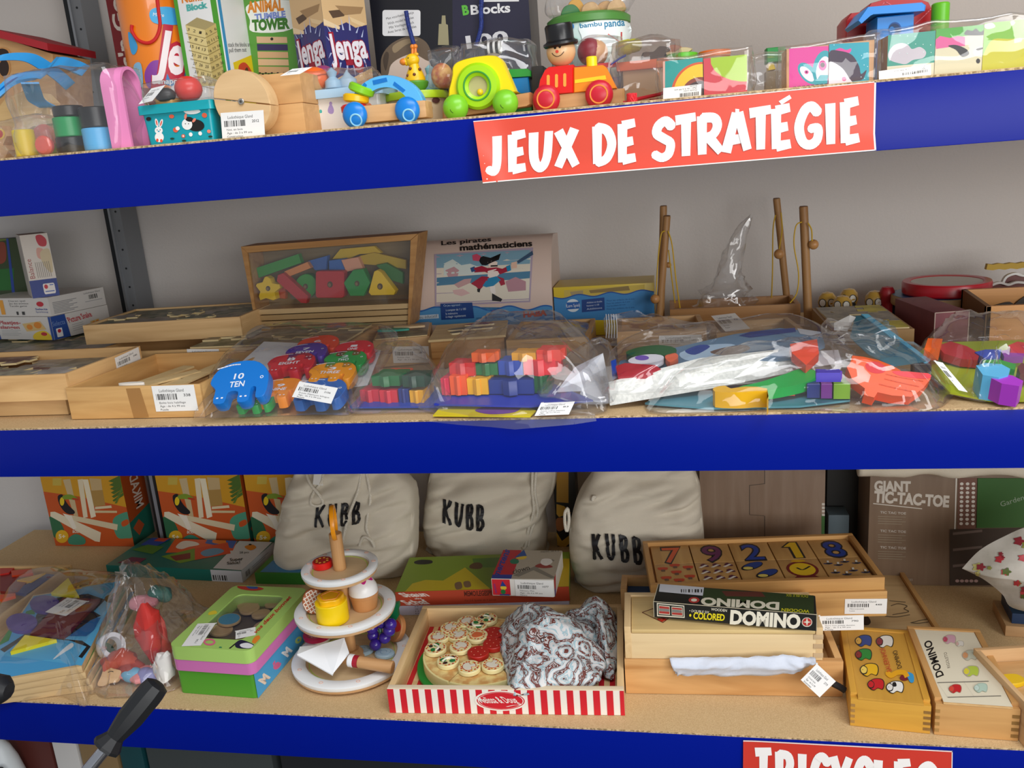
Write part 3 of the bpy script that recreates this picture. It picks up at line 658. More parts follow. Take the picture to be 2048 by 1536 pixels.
tag(sticker(None,p,'',['Memory','Jeu de loto'],name='paper_label'),'white paper label above the wood planks, hanging from a bag','label')
# toy cars
def hubring(g,c,r,w,m):
 g.tube([(c[0]+r*math.cos(a),c[1],c[2]+r*math.sin(a))for a in[2*math.pi*k/24 for k in range(24)]],w,m,6,True)
def wheelball(t,c,r,m,name='wheel',sy=.55,hub=None,hr=.5,at=(0,0),hw=.0014):
 o=wob(G().ball(c,r,m,(1,sy,1),24),name,t)
 if hub:
  x,z=at;yy=lambda dx,dz:c[1]-sy*math.sqrt(max(1e-6,r*r-dx*dx-dz*dz))
  g=G().tube([(c[0]+x+r*hr*math.cos(a),yy(x+r*hr*math.cos(a),z+r*hr*math.sin(a)),c[2]+z+r*hr*math.sin(a))for a in[2*math.pi*k/24 for k in range(24)]],hw,hub,6,True)
  g.obj('wheel_ring',o,IW[t.name]if False else None)
 return o
 # rainbow car
y=.09;t=T('rainbow_car','wooden toy car with blue wheels, light blue arch and red, yellow, green rings','toy car',L(770,250,y));q=px2(y)
a,b=L(692,216,y),L(856,216,y);zb_=ZU+.008
wob(G().box((a.x,y-.012,ZU+.008),(b.x,y+.03,ZU+.034),wood('#d8ae7c'),.004),'car_base',t)
wob(G().prism(q(ell(773,224,76,74,-5,26,180,360)+ell(772,226,52,52,-5,26,360,180)),-.022,0,mat('#5db8ef',.3),XZ(y),.002),'arch',t)
for pts in([(745,161),(773,155),(775,163),(747,170)],[(789,163),(811,180),(806,185),(786,170)],[(723,173),(729,165),(734,170),(729,180)]):
 wob(G().prism(q(pts),0,.0006,mat('#0e74c8',.35),XZ(y)),'arch_stripe',t)
for(cx,cy,hw_,hh,lean,col)in((708,217,24,17,-3,'#d6202c'),(712,197,24,20,9,'#f4c00c'),(723,179,24,18,25,'#86cf22')):
 c=L(cx,cy,y+.005);r=.0205
 wob(G().lathe([(r*.5,-.0062),(r-.003,-.0065),(r,-.004),(r,.004),(r-.003,.0065),(r*.5,.0062)],mat(col,.3),tr(c)@ry(lean),28),'stacking_ring',t)
for cx,cy in((710,231),(815,224)):
 c=L(cx,cy,y-.018);wheelball(t,(c.x,y-.018,ZU+.0207),.0202,mat('#0f7fd8',.3),hub=mat('#8fd3f5',.4),hr=.42,at=(.004,-.008))
 # yellow roller car
y=.14;t=T('yellow_car','yellow wooden toy car with big lime disc window and green wheels','toy car',L(960,215,y));q=px2(y)
wob(G().prism(q([(884,214),(1060,184),(1062,208),(1056,212),(884,238)]),-.035,0,wood('#c8925e'),XZ(y),.004),'car_base',t)
wob(G().prism(q(blob([(906,205),(905,150),(907,132),(920,122),(950,114),(985,111),(1001,118),(1012,140),(1029,180),(1027,186)],4)),-.03,.004,mat('#f6dc0a',.28),XZ(y),.003),'car_body',t)
c=L(957,173,y-.004);Xd=M.Translation((c.x,y-.004,c.z))@rx(90);R=.0355
o=wob(G().lathe([(.0155,-.02),(.0155,.006),(.022,.0105),(R-.004,.0095),(R,.005),(R,0)],mat('#a6dc14',.28),Xd,40),'lime_disc',t)
wob(G().tube([(c.x+.0215*math.cos(a),y-.0147,c.z+.0215*math.sin(a))for a in[2*math.pi*k/36 for k in range(36)]],.0014,mat('#3f9a3c',.4),6,True),'green_ring',t)
wob(G().cyl((c.x,y-.006,c.z),(c.x,y-.004,c.z),.0158,mat('#b9b37a',.5),28),'window_recess',t)
wob(G().ball((c.x+.003,y-.0095,c.z-.009),.005,mat('#f2c91b',.3)),'yellow_bead',t)
for cx,cy,yy in((912,224,y-.025),(1011,209,y-.03)):
 c=L(cx,cy,yy);r=.0205;zc=ZU+r+.0002
 o=wob(G().ball((c.x,yy,zc),r,mat('#7ecb2c',.3),(1,.85,1),26),'wheel',t)
 for k in(0,1):wob(G().tube([(c.x-.008+k*.003+.004*(j/6-.5)**2*4,yy-.85*math.sqrt(r*r-(.011-k*.003)**2-(.011*(j/6-.5))**2),zc-.003+.011*(j/6-.5))for j in range(7)],.0007,mat('#2a4a10',.5),5),'wheel_mark',t)
 # locomotive
y=.15;t=T('toy_locomotive','red and orange wooden locomotive with red wheels carrying a smiling driver','toy train',L(1160,210,y));q=px2(y)
wob(G().prism(q([(1064,194),(1248,176),(1249,205),(1066,221)]),-.03,0,wood('#c99a66'),XZ(y),.003),'engine_base',t)
wob(G().prism(q([(1074,192),(1080,160),(1090,140),(1098,134),(1147,129),(1147,186)]),-.034,.003,mat('#dd1712',.3),XZ(y),.002),'cab',t)
wob(G().prism(q([(1147.5,186),(1147.5,135),(1206,130),(1213,135),(1234,177)]),-.034,.003,mat('#f08a12',.3),XZ(y),.002),'engine_hood',t)
g=G()
for k in range(3):
 x=1097+k*16.5;g.prism(q(rrect(x-3,150-k*1.6,x+3,177-k*1.6,3)),.003,.0036,mat('#f0a03c',.4),XZ(y))
g.prism(q([(1150,160),(1211,151),(1213,159),(1150,167)]),.003,.0036,mat('#f9cf1c',.35),XZ(y));wob(g,'stripes',t)
a=L(1184,134,y+.015);wob(G().cyl((a.x,y+.014,a.z-.002),(a.x,y+.014,L(1184,113,y+.014).z),.0086,mat('#f7e016',.3),22,bev=.0012),'chimney',t)
for cx in(1093,1199):
 c=L(cx,205,y-.014);wheelball(t,(c.x,y-.014,ZU+.0222),.022,mat('#c81c33',.35),sy=.5,hub=mat('#f0943c',.4),hr=.6)
 # the driver peg
yd=y+.016;c=L(1122,103,yd);r=.0232;t=T('driver_peg','wooden peg driver with black top hat and painted smile on the locomotive','toy figure',(c.x,yd,L(1122,131,yd).z))
wob(G().ball((c.x,yd,c.z),r,wood('#e2b687',2,.3,1,.06),(1,1,1),30),'head',t)
Xh=M.Translation((c.x+.0005,yd,c.z+.0095))@ry(-4)@rx(6)@M.Scale(1.08,4)
wob(G().lathe([(.0,0),(.0235,-.002),(.0258,.001),(.0255,.004),(.022,.0055),(.0205,.007),(.0205,.026),(.0185,.029),(0,.0295)],mat('#17171a',.3),Xh,36),'top_hat',t)
def onball(px_,py_,o):
 d=ray(px_,py_).normalized();e=CAM-V((c.x,yd,c.z));b_=e.dot(d);D=b_*b_-(e.dot(e)-(r+o)**2);return CAM+d*(-b_-math.sqrt(max(D,0)))
wob(artf(G(),onball,[('#23170f',ell(1110,95,2.6,3.4)),('#23170f',ell(1119.5,93,2.6,3.4)),('#d8402f',ell(1114,103,3.2,3.2)),('#3a2416',stroke([(1104,106),(1107,110),(1114,113),(1122,110),(1128,103)],.7,.7),'strokes')],.0003),'painted_face',t)
# tins and toys behind the cars
cx,cy,r=L(832,190,.21).x,.21,.052
t=T('round_tin','round cream tin with cloud pictures and lime green rim','tin',(cx,cy,ZU));fm=cylmap(cx,cy,r)
ht=L(832,182,.16).z-ZU
G().lathe([(r-.001,0),(r-.001,ht),(0,ht)],mat('#cbb492',.4),n=44).obj('tin_body',t)
G().lathe([(r-.002,ht-.012),(r+.003,ht-.011),(r+.004,ht-.004),(r+.002,ht+.001),(0,ht+.001)],mat('#a9c822',.35),n=44).obj('rim',t)
it=[(cc,blob([(a-8,b),(a-4,b-6),(a+3,b-6),(a+8,b-1),(a+3,b+5),(a-4,b+4)]))for a,b,cc in((803,204,'#5c2c22'),(843,200,'#86b8b4'),(872,201,'#4f2b28'),(786,212,'#9fb7b4'),(858,216,'#b9a070'))]
wob(artf(G(),fm,it,.0006,6),'cloud_print',t)
zt=ZU+ht+.0015;gx,gy=L(832,170,.19).x,.19
t=T('giraffe_toy','little yellow giraffe roly-poly with orange horns on a green dome','toy figure',(gx,gy,zt))
G().lathe([(0,0),(.013,.001),(.020,.008),(.0215,.014),(.0205,.016),(0,.0165)],mat('#5a9a34',.35),n=28).obj('dome',t)
G().lathe([(.0165,.0168),(.017,.02),(.0135,.03),(.0085,.04),(.007,.047),(0,.049)],mat('#f2c012',.35),n=24).obj('body',t)
h_=G().ball((-.002,-.001,.050),.0105,mat('#f2c012',.35),(1.15,.95,1)).obj('head',t)
G().ball((-.0165,-.003,.0485),.0062,mat('#e8842a',.4),(1.1,1,.9)).tube([(-.003,0,.049),(-.014,-.002,.048)],.0065,mat('#f2c012',.35),10).obj('muzzle',t)
for dx in(-.001,.004):G().tube([(dx,0,.057),(dx+.001,.001,.068)],.0024,mat('#e8842a',.4),8).ball((dx+.001,.001,.071),.004,mat('#e8842a',.4),n=12).obj('horn',t)
G().ball((.006,-.004,.058),.004,mat('#e0a418',.4),(1.2,.5,.8),10).obj('ear',t)
g=G();[g.ball(p,.0028,mat('#6a3214',.5),n=8)for p in((-.004,-.0105,.036),(.003,-.0145,.026),(-.009,-.0115,.0255),(.011,-.007,.034))];g.obj('spots',t)
G().ball((-.006,-.0098,.053),.0012,mat('#221408',.3),n=8).obj('eye',t)
# bags behind
a,b=L(868,200,.2),L(945,92,.2)
tag(G().lathe([(0,0),(.015,.002),(.013,.02),(.006,.03),(.008,.04),(0,.046)],mat('#8fc0c8',.35),n=16).obj('teal_pawn',None,tr(L(858,130,.235).x,.235,zt)),'pale teal figure standing on the round tin behind the giraffe','toy figure')
tag(G().ball((0,0,0),.021,speck('#b0552c','#d8a860',60,.5,'mottled'),(.9,.8,1)).obj('mottled_ball',None,tr(L(884,146,.2).x,.2,zt+.0215)),'small mottled toy ball in a bag beside the giraffe','ball')
bag('plastic_bag',wrap((L(870,150,.2).x,.17,zt),(L(912,150,.2).x,.23,L(900,100,.2).z),21,.008,.002,9,film(.1,.03,30,.9),rd=.3),'clear bag on the round tin, left of the yellow car')
tag(G().ball((0,0,0),.028,mat('#e08a30',.4)).obj('orange_ball',None,tr(L(906,150,.3).x,.31,ZU+.0285)),'orange ball half hidden behind the yellow car','ball')
t=T('zebra_figure','black and white striped toy figure in a bag above the yellow car','toy figure',(L(985,100,.24).x,.24,ZU))
z1=L(985,97,.24).z-ZU
G().lathe([(0,0),(.018,.001),(.018,z1-.02),(.012,z1-.01),(0,z1-.005)],mat('#8a7a64',.5),n=20).obj('body',t)
for k in range(6):G().cyl((-.012+k*.0046,0,z1-.0005+k*.0003),(-.0078+k*.0046,0,z1-.0005+k*.0003),.0105,mat('#17171a' if k%2==0 else '#f0f0ee',.4),16,bev=.0006).obj('stripe',t)
bag('plastic_bag',wrap((L(936,120,.26).x,.22,ZU+.04),(L(1064,120,.26).x,.31,L(1000,86,.24).z),33,.02,.003,12,film(.12,.05,26,.9),rd=.35),'large crumpled clear bag behind the yellow car')
# green and blue truck behind
y=.2;t=T('toy_truck','small green and blue wooden truck between yellow car and locomotive','toy car',L(1045,210,y));q=px2(y)
wob(G().prism(q([(1012,142),(1020,138),(1055,137),(1062,142),(1062,153),(1012,156)]),-.05,0,mat('#2f9a3a',.35),XZ(y),.002),'roof',t)
wob(G().prism(q([(1018,156),(1056,153),(1060,186),(1018,190)]),-.05,-.002,mat('#1b7fbe',.35),XZ(y),.002),'body',t)
wob(G().box((L(1018,200,y).x,y+.002,ZU+.002),(L(1062,200,y).x,y+.05,L(1040,186,y).z),mat('#2a7a30',.4),.002),'chassis',t)
wob(G().ball((L(1030,185,y).x,y+.0005,L(1030,180,y).z),.004,mat('#bcdcec',.4),(1,.4,1),10),'headlight',t)
tag(G().box((0,0,0),(.02,.05,.08),mat('#2b2622',.5),.003).obj('dark_block',None,tr(L(1062,190,.2).x+.003,.2,ZU)),'dark block between the green truck and locomotive','block')
# right half of the top shelf
L=onY
# panda tin
y0=.34;cx,cy=L(1178,60,y0).x,y0;r=(L(1257,60,y0).x-L(1098,60,y0).x)/2
t=T('lidded_tin','round pale aqua tin with dark green lid at the back of the top shelf','tin',(cx,cy,ZU));fm=cylmap(cx,cy,r)
ht=L(1178,22,y0-r).z-ZU
G().lathe([(r-.003,0),(r-.001,.003),(r-.001,ht-.012),(0,ht-.012)],mat('#cfe6e0',.3),n=56).obj('tin_body',t)
G().lathe([(r,ht-.016),(r+.003,ht-.014),(r+.0035,ht-.004),(r-.004,ht+.001),(r-.012,ht-.002),(0,ht-.002)],mat('#4e8a3a',.4),n=56).obj('lid',t)
it=[('#e9f3f2',blob([(1165,48),(1250,36),(1256,84),(1180,92),(1162,70)])),('#1f78c0',ell(1137,53,11,9)),('#e6f0f8',ell(1138,53,7,3,-15)),('#f0f0ee',[(1106,52),(1122,48),(1122,62),(1106,66)]),('#2d7fa6','bambu',(1160,56),(1204,51),9,.02),('#2d7fa6','panda',(1209,54),(1250,51),14,.02),('#e2736a',stroke([(1216,68),(1240,84)],1.2),'strokes'),('#c04a4a',stroke([(1243,64),(1243,80)],1.5),'strokes'),('#b8dcd0',blob([(1105,78),(1140,70),(1160,84),(1110,92)]))]
it+=[bars(1107,1121,54,62,10)]
wob(artf(G(),fm,it,.0006,7),'print',t)
zt=ZU+ht+.0015
random.seed(3)
for k,(px_,py_,c_,nm,lb)in enumerate(((1140,24,'#2d7a3a','green_block','dark green wooden piece in the bag on the green lidded tin'),(1150,8,'#e2a42a','yellow_block','yellow wooden piece on top inside the bag on the green lidded tin'),(1180,14,'#d8b07a','wood_piece','plain wooden bear shape in the bag on the green lidded tin'),(1210,12,'#cfa46a','wood_piece','second plain wooden shape, right of the bear, on the green lidded tin'),(1232,20,'#dcb682','wood_piece','plain wooden shape at the right end of the green lidded tin bag'))):
 p=L(px_,py_,y0-.02+.012*(k%2));hgt=max(.02,p.z-zt+.008)
 P=blob([(-.014,0),(.013,0),(.016,hgt*.5),(.006,hgt),(-.008,hgt*.92),(-.015,hgt*.5)],4)
 tag(G().prism(P,-.009,0,wood(c_,1)if 'wood' in nm else mat(c_,.4),M(((1,0,0,0),(0,0,-1,0),(0,1,0,0),(0,0,0,1))),.002).obj(nm,None,tr(p.x,p.y,zt)),lb,'toy')
a,b=L(1108,30,y0),L(1252,-24,y0)
bag('plastic_bag',wrap((a.x,y0-.055,zt),(b.x,y0+.03,b.z),41,.012,.003,12,film(.12,.05,26,.9),rd=.3),'clear bag of wooden shapes lying on the green lidded tin')
# second driver peg in a bag
y=.24;c=L(1190,106,y);r=.0215
t=T('bagged_peg','wooden peg head with dark red hat inside a bag behind the locomotive','toy figure',(c.x,y,ZU))
zc=c.z-ZU
G().lathe([(.0,0),(.02,.001),(.02,zc-.02),(.012,zc-.015),(0,zc-.01)],mat('#7a2030',.5),n=24).obj('body',t)
G().ball((0,0,zc),r,wood('#d9a878',2,.3,1,.06),n=28).obj('head',t)
G().ball((-.008,-.004,zc+.002),r*1.02,mat('#8f1528',.4),(.95,.98,1),24).obj('hat',t)
g=G().prism(px2(.2)([(1130,135),(1232,123),(1240,132),(1130,150)]),-.006,0,mat('#d8242e',.3),XZ(.2),.001);tag(g.obj('red_bar'),'red plastic bar behind the orange engine hood','toy')
bag('plastic_bag',wrap((L(1150,120,y).x,y-.05,ZU),(L(1240,120,y).x,y+.035,L(1200,82,y).z),52,.012,.003,12,film(.1,.04,24,.9),rd=.3),'clear bag round the wooden peg head behind the locomotive')
p0=L(1240,98,.3);tag(G().lathe([(0,-.004),(.011,0),(.0125,.004),(.0125,.022),(.011,.025),(.0115,.028),(.0105,.038),(.006,.043),(0,.044)],mat('#b5b21c',.4),M.Translation((p0.x-.006,.3,p0.z))@ry(84),24).obj('lime_pin'),'lime yellow wooden pin lying across the bags by the green lidded tin','toy')
p=[L(1214,84,.19),L(1240,100,.19),L(1232,108,.19),L(1206,92,.19)]
g=G().strap([L(1222,128,.19),L(1240,116,.19),L(1252,110,.19)],(0,.012,.004),.001,mat('#20358e',.4));tag(g.obj('blue_ribbon'),'short dark blue ribbon above the orange hood','ribbon')
# tan box with orange lid, in a bag with more toys
y=.2;A=L(1246,160,y);w=L(1332,150,y).x-A.x
t=T('lidded_box','plain tan box with orange lid inside a bag beside the sunflower cubes','box',(A.x,y,ZU));h=L(1246,138,y).z-ZU;hl=L(1246,124,y).z-ZU
G().box((0,0,0),(w,.09,h),mat('#b89c78',.5),.002).obj('box_body',t)
G().box((-.01,-.006,h-.004),(w+.006,.096,hl),mat('#dd6a34',.4),.005).obj('lid',t)
x0=L(1224,180,.23).x;tag(G().box((0,0,0),(.022,.06,.055),mat('#2b3f92',.4),.003).obj('blue_block',None,tr(x0-.002,.24,ZU)),'dark blue block at the left end of the tan box bag','block')
for k,(px_,py_,c_,lb)in enumerate(((1312,104,'#4a3a2e','dark brown animal piece in the bag above the tan box'),(1335,98,'#b8704a','rust brown animal piece in the bag above the tan box'),(1356,106,'#c9b48a','cream animal piece, rightmost in the bag above the tan box'))):
 p=L(px_,py_,.26);zb_=ZU+hl+.001;hh=max(.02,p.z-zb_+.01)
 P=[(x*.022,z*hh)for x,z in blob([(-1,0),(1,0),(.8,.5),(1.1,.8),(.3,1),(-.2,.7),(-1,.7)],3)]
 tag(G().prism(P,-.014,0,mat(c_,.5),M(((1,0,0,0),(0,0,-1,0),(0,1,0,0),(0,0,0,1))),.003).obj('animal_piece',None,tr(p.x,.27+.02*(k%2),zb_)),lb,'toy')
a,b=L(1226,190,.2),L(1404,70,.2)
def peak(w):return w if w.z<ZU+.07 else V((w.x+.25*(w.z-ZU-.07),w.y,w.z))
bag('plastic_bag',wrap((a.x,.19,ZU),(L(1352,120,.2).x,.31,b.z),61,.012,.003,12,film(.16,.06,18,.8,'#efe8e2'),fn=peak,rd=.25),'hazy bag holding the tan box with orange lid')
for(xa,xb,yt,c_,lb)in((1332,1396,104,'#5fc02a','green lidded jar behind the sunflower cubes'),(1397,1462,98,'#e8702a','orange lidded jar behind the apple green cube')):
 y=.27;cx=L((xa+xb)/2,130,y).x;r=(L(xb,130,y).x-L(xa,130,y).x)/2;h=L((xa+xb)/2,yt,y-r).z-ZU
 t=T('lidded_jar',lb,'jar',(cx,y,ZU));G().lathe([(r-.004,0),(r-.004,h-.01),(0,h-.01)],mat('#c8bda8',.4),n=30).obj('jar_body',t);G().lathe([(r-.002,h-.011),(r,h-.009),(r,h-.001),(r-.002,h),(0,h)],mat(c_,.35),n=36).obj('lid',t)
 # coil of red string
g=G();pts=[L(1246,200,.07),L(1256,196,.07),L(1262,203,.065),L(1270,193,.075),L(1290,190,.09),L(1316,188,.1),L(1335,190,.1)]
t=T('red_string','red string with a knot lying at the shelf edge right of the locomotive','string',(L(1280,200,.08).x,.08,ZU))
pts=[V((p.x,p.y,ZU+.003+.012*(i>2)*(i-2)/4))for i,p in enumerate(pts)]
wob(G().tube(spline(pts,5),.0026,mat('#b81424',.6),8),'string',t)
kp=V((L(1264,200,.06).x,.06,ZU+.0075));g=G();random.seed(5)
for k in range(7):a=random.uniform(0,6.28);g.tube([kp+V((math.cos(a+u)*.006,math.sin(a+u)*.006,.006*math.sin(2*u+k)))for u in[2*math.pi*j/14 for j in range(14)]],.0019,mat('#d82430',.6),6,True)
wob(g,'knot',t)
tag(G().tube(spline([(L(1300,200,.12).x,.12,ZU+.004),(L(1330,196,.12).x,.13,ZU+.004),(L(1345,196,.12).x,.11,ZU+.004)],5),.004,mat('#8a1220',.6)).obj('thick_red_string'),'thick dark red cord behind the knotted string','string')
# picture cubes in bags
def cube(label,xl,xr,row,y,ytop,items,side,rot=0,grp=None,d=None,z=None,px0=None):
 A=L(xl,row,y);w=L(xr,row,y).x-A.x;z=z or ZU+.0003;h=L((xl+xr)/2,ytop,y).z-z;X=tr(A.x,y,z)@rz(rot)
 o=carton('picture_cube',label,X,w-.0006,d or w,h,side,'cube',.0012,grp)
 pa(o,X,face_of(w-.0006,d or w,h,'f'),items,'picture_print');return X,w,h
wc=wood('#c79a6a')
def F(xl,xr,a,b,c,d):return[(xl,a),(xr,b),(xr,d),(xl,c)]
y=.045
cube('wooden picture cube with half a sunflower on teal, in a bag',1326,1407,160,y,119,[('#109a94',F(1326,1407,118,112,200,190)),('#e8b0a0',F(1326,1330,118,118,200,200)),('#d9541e',ell(1404,190,62,66,0,22,180,272)+[(1407,196),(1345,198)]),('#f6c81c',ell(1405,190,58,62,0,22,180,272)+[(1407,196),(1347,198)]),('#8a3a24',ell(1402,188,38,34,0,18,180,278)+[(1407,196),(1364,198)]),('#3d2c2c',ell(1402,190,33,28,0,18,180,278)+[(1407,196),(1369,198)])],wc)
cube('wooden picture cube with green apple corner on red, in a bag',1407.5,1495,150,y,113,[('#d33a48',F(1407,1495,110,104,195,186)),('#a5c922',[(1421,111),(1494,105),(1494,163),(1480,163),(1462,160),(1444,153),(1430,142),(1422,128)])],wc)
sticker(tag(G().box((0,0,0),(.001,.001,.001),'#f4f4f2').obj('paper_label',None,tr(L(1330,195,.03).x,.041,ZU+.002)),'upside down white library label on the sunflower cube bag','label'),[tr(L(1330,195,.03)*1).inverted()@p if False else p-V((L(1330,195,.03).x,.041,ZU+.002))for p in(L(1402,200,.033),L(1326,208,.033),L(1331,171,.033),L(1403,168,.033))],'',['Puzzle cube','Âge : de 2 à 99 ans','Puzzle'],title='')
a,b=L(1322,190,.04),L(1502,104,.045)
bag('plastic_bag',wrap((a.x,.034,ZU),(b.x,.125,L(1410,111,.05).z),71,.007,.003,11,film(.06,.04,24,.8),rd=.12),'clear bag tightly round the sunflower and apple picture cubes')
y=.21;t=T('green_stamp','green topped toy with yellow middle behind the clear bags','toy',(L(1555,130,y).x,y,ZU));q=px2(y)
wob(G().prism(q([(1533,96),(1572,92),(1572,122),(1533,126)]),-.03,0,mat('#1d8a3e',.4),XZ(y),.002),'green_top',t)
wob(G().prism(q([(1537,126),(1548,125),(1552,138),(1537,141)]),-.03,-.004,mat('#e8c41c',.4),XZ(y),.001),'yellow_middle',t)
wob(G().box((L(1532,150,y).x,y+.002,ZU),(L(1572,150,y).x,y+.03,L(1550,141,y).z),mat('#8f7c5c',.5),.002),'base',t)
bag('plastic_bag',wrap((L(1505,160,.15).x,.12,ZU),(L(1566,160,.15).x,.19,L(1540,104,.15).z),77,.012,.003,9,film(.14,.06,24,.9),rd=.3),'crumpled clear bag between the apple cube and the butterfly cubes')
y=.045
pk,tl='#e0409a','#2aa2ae'
cube('wooden picture cube with teal butterfly wings on pink, in a bag',1573,1657,150,y,94,[(wood('#d2a274'),F(1570,1660,80,78,200,190)),(pk,F(1578,1657,95,92,185,178)),(tl,ell(1616,147,15,26,-42)),('#f0e8f0',ell(1614,148,9,19,-42)),(tl,ell(1645,134,19,34,14)),('#f0e8f0',ell(1646,138,13,26,14)),(tl,[(1628,170),(1640,150),(1655,150),(1655,168)]),(pk,ell(1613,144,4,4)),('#3a1830',ell(1613,144,1.6,2)),(pk,ell(1645,131,8,10)),('#33182c',ell(1645,130,4.5,5))]+[('#33182c',[(1586+k*9,174-k*.9),(1592+k*9,173-k*.9),(1591+k*9,181-k*.9),(1585+k*9,182-k*.9)])for k in range(8)],wood('#cf9e6c'))
X_,w_,h_=cube('wooden picture cube with dark bird on starry teal, in a bag',1657.5,1748,140,y,84,[(wood('#d2a274'),F(1650,1752,70,68,200,190)),('#1fa2b4',F(1658,1738,88,84,182,172)),(pk,blob([(1668,102),(1680,96),(1692,100),(1702,97),(1698,106),(1670,108)])),('#3b2940',blob([(1658,106),(1680,102),(1704,110),(1718,132),(1722,148),(1733,140),(1726,158),(1712,162),(1690,164),(1658,164)])),('#ece6ee',blob([(1657,130),(1664,124),(1684,136),(1698,156),(1702,168),(1657,172)])),('#e87aa8',ell(1688,158,4.5,4.5))]+[('#c8ecf2',ell(1668+(k*37)%68,90+(k*23)%70,.9,.9))for k in range(26)if not(1658<1668+(k*37)%68<1722 and 104<90+(k*23)%70)],wood('#cf9e6c'))
a,b=L(1570,180,.04),L(1756,74,.045)
bag('plastic_bag',wrap((a.x,.034,ZU),(b.x,.13,L(1660,86,.05).z),83,.007,.003,11,film(.07,.04,24,.8),rd=.1),'clear bag tightly round the butterfly and bird picture cubes')
y=.05
cube('picture cube with white cloud on sea green, in a bag',1775,1870,110,y,66,[('#3a9c88',F(1770,1872,60,52,160,150)),('#cdc4cc',blob([(1776,108),(1786,92),(1802,86),(1816,90),(1824,98),(1840,94),(1852,104),(1846,116),(1826,120),(1812,128),(1796,126),(1780,120)],5)),('#e8dfc0',F(1764,1870,134,125,165,158))]+[('#d8f0ea',ell(1785+(k*31)%78,70+(k*17)%50,.9,.9))for k in range(12)],wood('#b8916a'))
cube('picture cube with black and white cow face under green, in a bag',1870.5,1966,100,y,54,[('#ded6b4',F(1868,1968,50,40,155,142)),('#4fa83a',F(1868,1968,50,40,82,66)),('#e05a98',[(1870,80),(1880,72),(1900,76),(1916,72),(1930,74),(1930,92),(1900,94),(1872,98)]),('#ded6b4',[(1931,72),(1968,68),(1968,120),(1931,120)]),('#1d1a1c',blob([(1930,70),(1934,60),(1944,62),(1952,57),(1960,64),(1968,60),(1968,70)])),('#1d1a1c',blob([(1896,92),(1912,90),(1932,98),(1938,108),(1924,114),(1912,100)])),('#1d1a1c',ell(1956,122,4,5)),('#f0ecdc',ell(1962,104,16,10,-8)),('#1d1a1c',blob([(1952,98),(1968,94),(1968,97),(1956,101)]))],wood('#d8c49a'))
cube('picture cube with yellow green meadow at the right frame edge, in a bag',1966.5,2066,90,y,42,[('#7fbc34',F(1960,2072,40,26,145,130)),('#c9c41e',blob([(1980,84),(2016,78),(2072,84),(2072,140),(1966,145)])),('#f0eee4',blob([(1968,50),(1984,46),(1990,54),(1974,58)]))],wood('#d8c49a'))
bag('plastic_bag',wrap((L(1760,160,.045).x,.036,ZU),(L(2080,90,.045).x,.14,L(1900,50,.05).z),91,.009,.004,14,film(.08,.05,18,.8),rd=.06),'long clear bag round the cloud, cow and meadow cubes')
lb=[L(1758,164,.03),L(1862,150,.03),L(1862,128,.03),L(1764,138,.03)]
sticker(tag(G().box((0,0,0),(.001,.001,.001),'#efe9d8').obj('paper_label',None,tr(L(1790,155,.028).x,.032,ZU+.001)),'upside down cream label under the white cloud cube','label'),[p-V((L(1790,155,.028).x,.032,ZU+.001))for p in(lb[1],lb[0],lb[3],lb[2])],'',['Puzzle cube','Âge : de 2 à 99 ans','Puzzle'],title='')
# red barn, bird house and green tube behind
y=.34;t=T('red_barn','dark red toy barn behind the blue bird house','toy',(L(1780,60,y).x,y,ZU));q=px2(y)
zb_=ZU;P=q([(1692,40),(1702,26),(1732,22),(1742,6),(1770,-2),(1830,-6),(1858,4),(1866,20),(1868,60)]);P=P+[(P[-1][0],ZU),(P[0][0],ZU)]
wob(G().prism(P,-.08,0,mat('#b4141c',.35),XZ(y),.003),'barn_body',t)
wob(artf(G(),lambda p,r,o:L(p,r,y-o),[('#d8606a',stroke([(1830,48),(1846,34),(1862,18)],1),'strokes'),('#d8606a',stroke([(1765,10),(1772,4),(1790,16)],1),'strokes')]),'barn_trim',t)
y=.24;t=T('bird_house','bright blue wooden bird house with round hole and slab roof','toy',(L(1790,80,y).x,y,ZU));q=px2(y);bb=mat('#1c86dc',.35)
P=q([(1754,34),(1829,26),(1829,70),(1754,90)]);P[2]=(P[1][0],ZU);P[3]=(P[0][0],ZU)
wob(G().prism(P,-.075,0,bb,XZ(y),.002),'house_body',t)
wob(G().prism(q([(1712,44),(1732,16),(1840,7),(1848,13),(1846,24),(1742,31),(1736,34),(1718,50)]),-.09,.012,bb,XZ(y),.002),'roof',t)
wob(artf(G(),lambda p,r,o:L(p,r,y-o),[('#0e4f96',ell(1790,58,13,14)),('#12345e',ell(1789,59,12,12)),('#2a7cc4',ell(1784,62,6,9))]),'hole',t)
cx=L(1880,40,.3).x;r=L(1898,40,.3).x-cx;tag(G().lathe([(r,0),(r,L(1880,6,.3).z-ZU-.002),(r-.002,L(1880,6,.3).z-ZU),(0,L(1880,6,.3).z-ZU)],mat('#62b81e',.35),n=30).obj('green_tube',None,tr(cx,.3,ZU)),'bright green cylinder standing right of the red barn','toy')
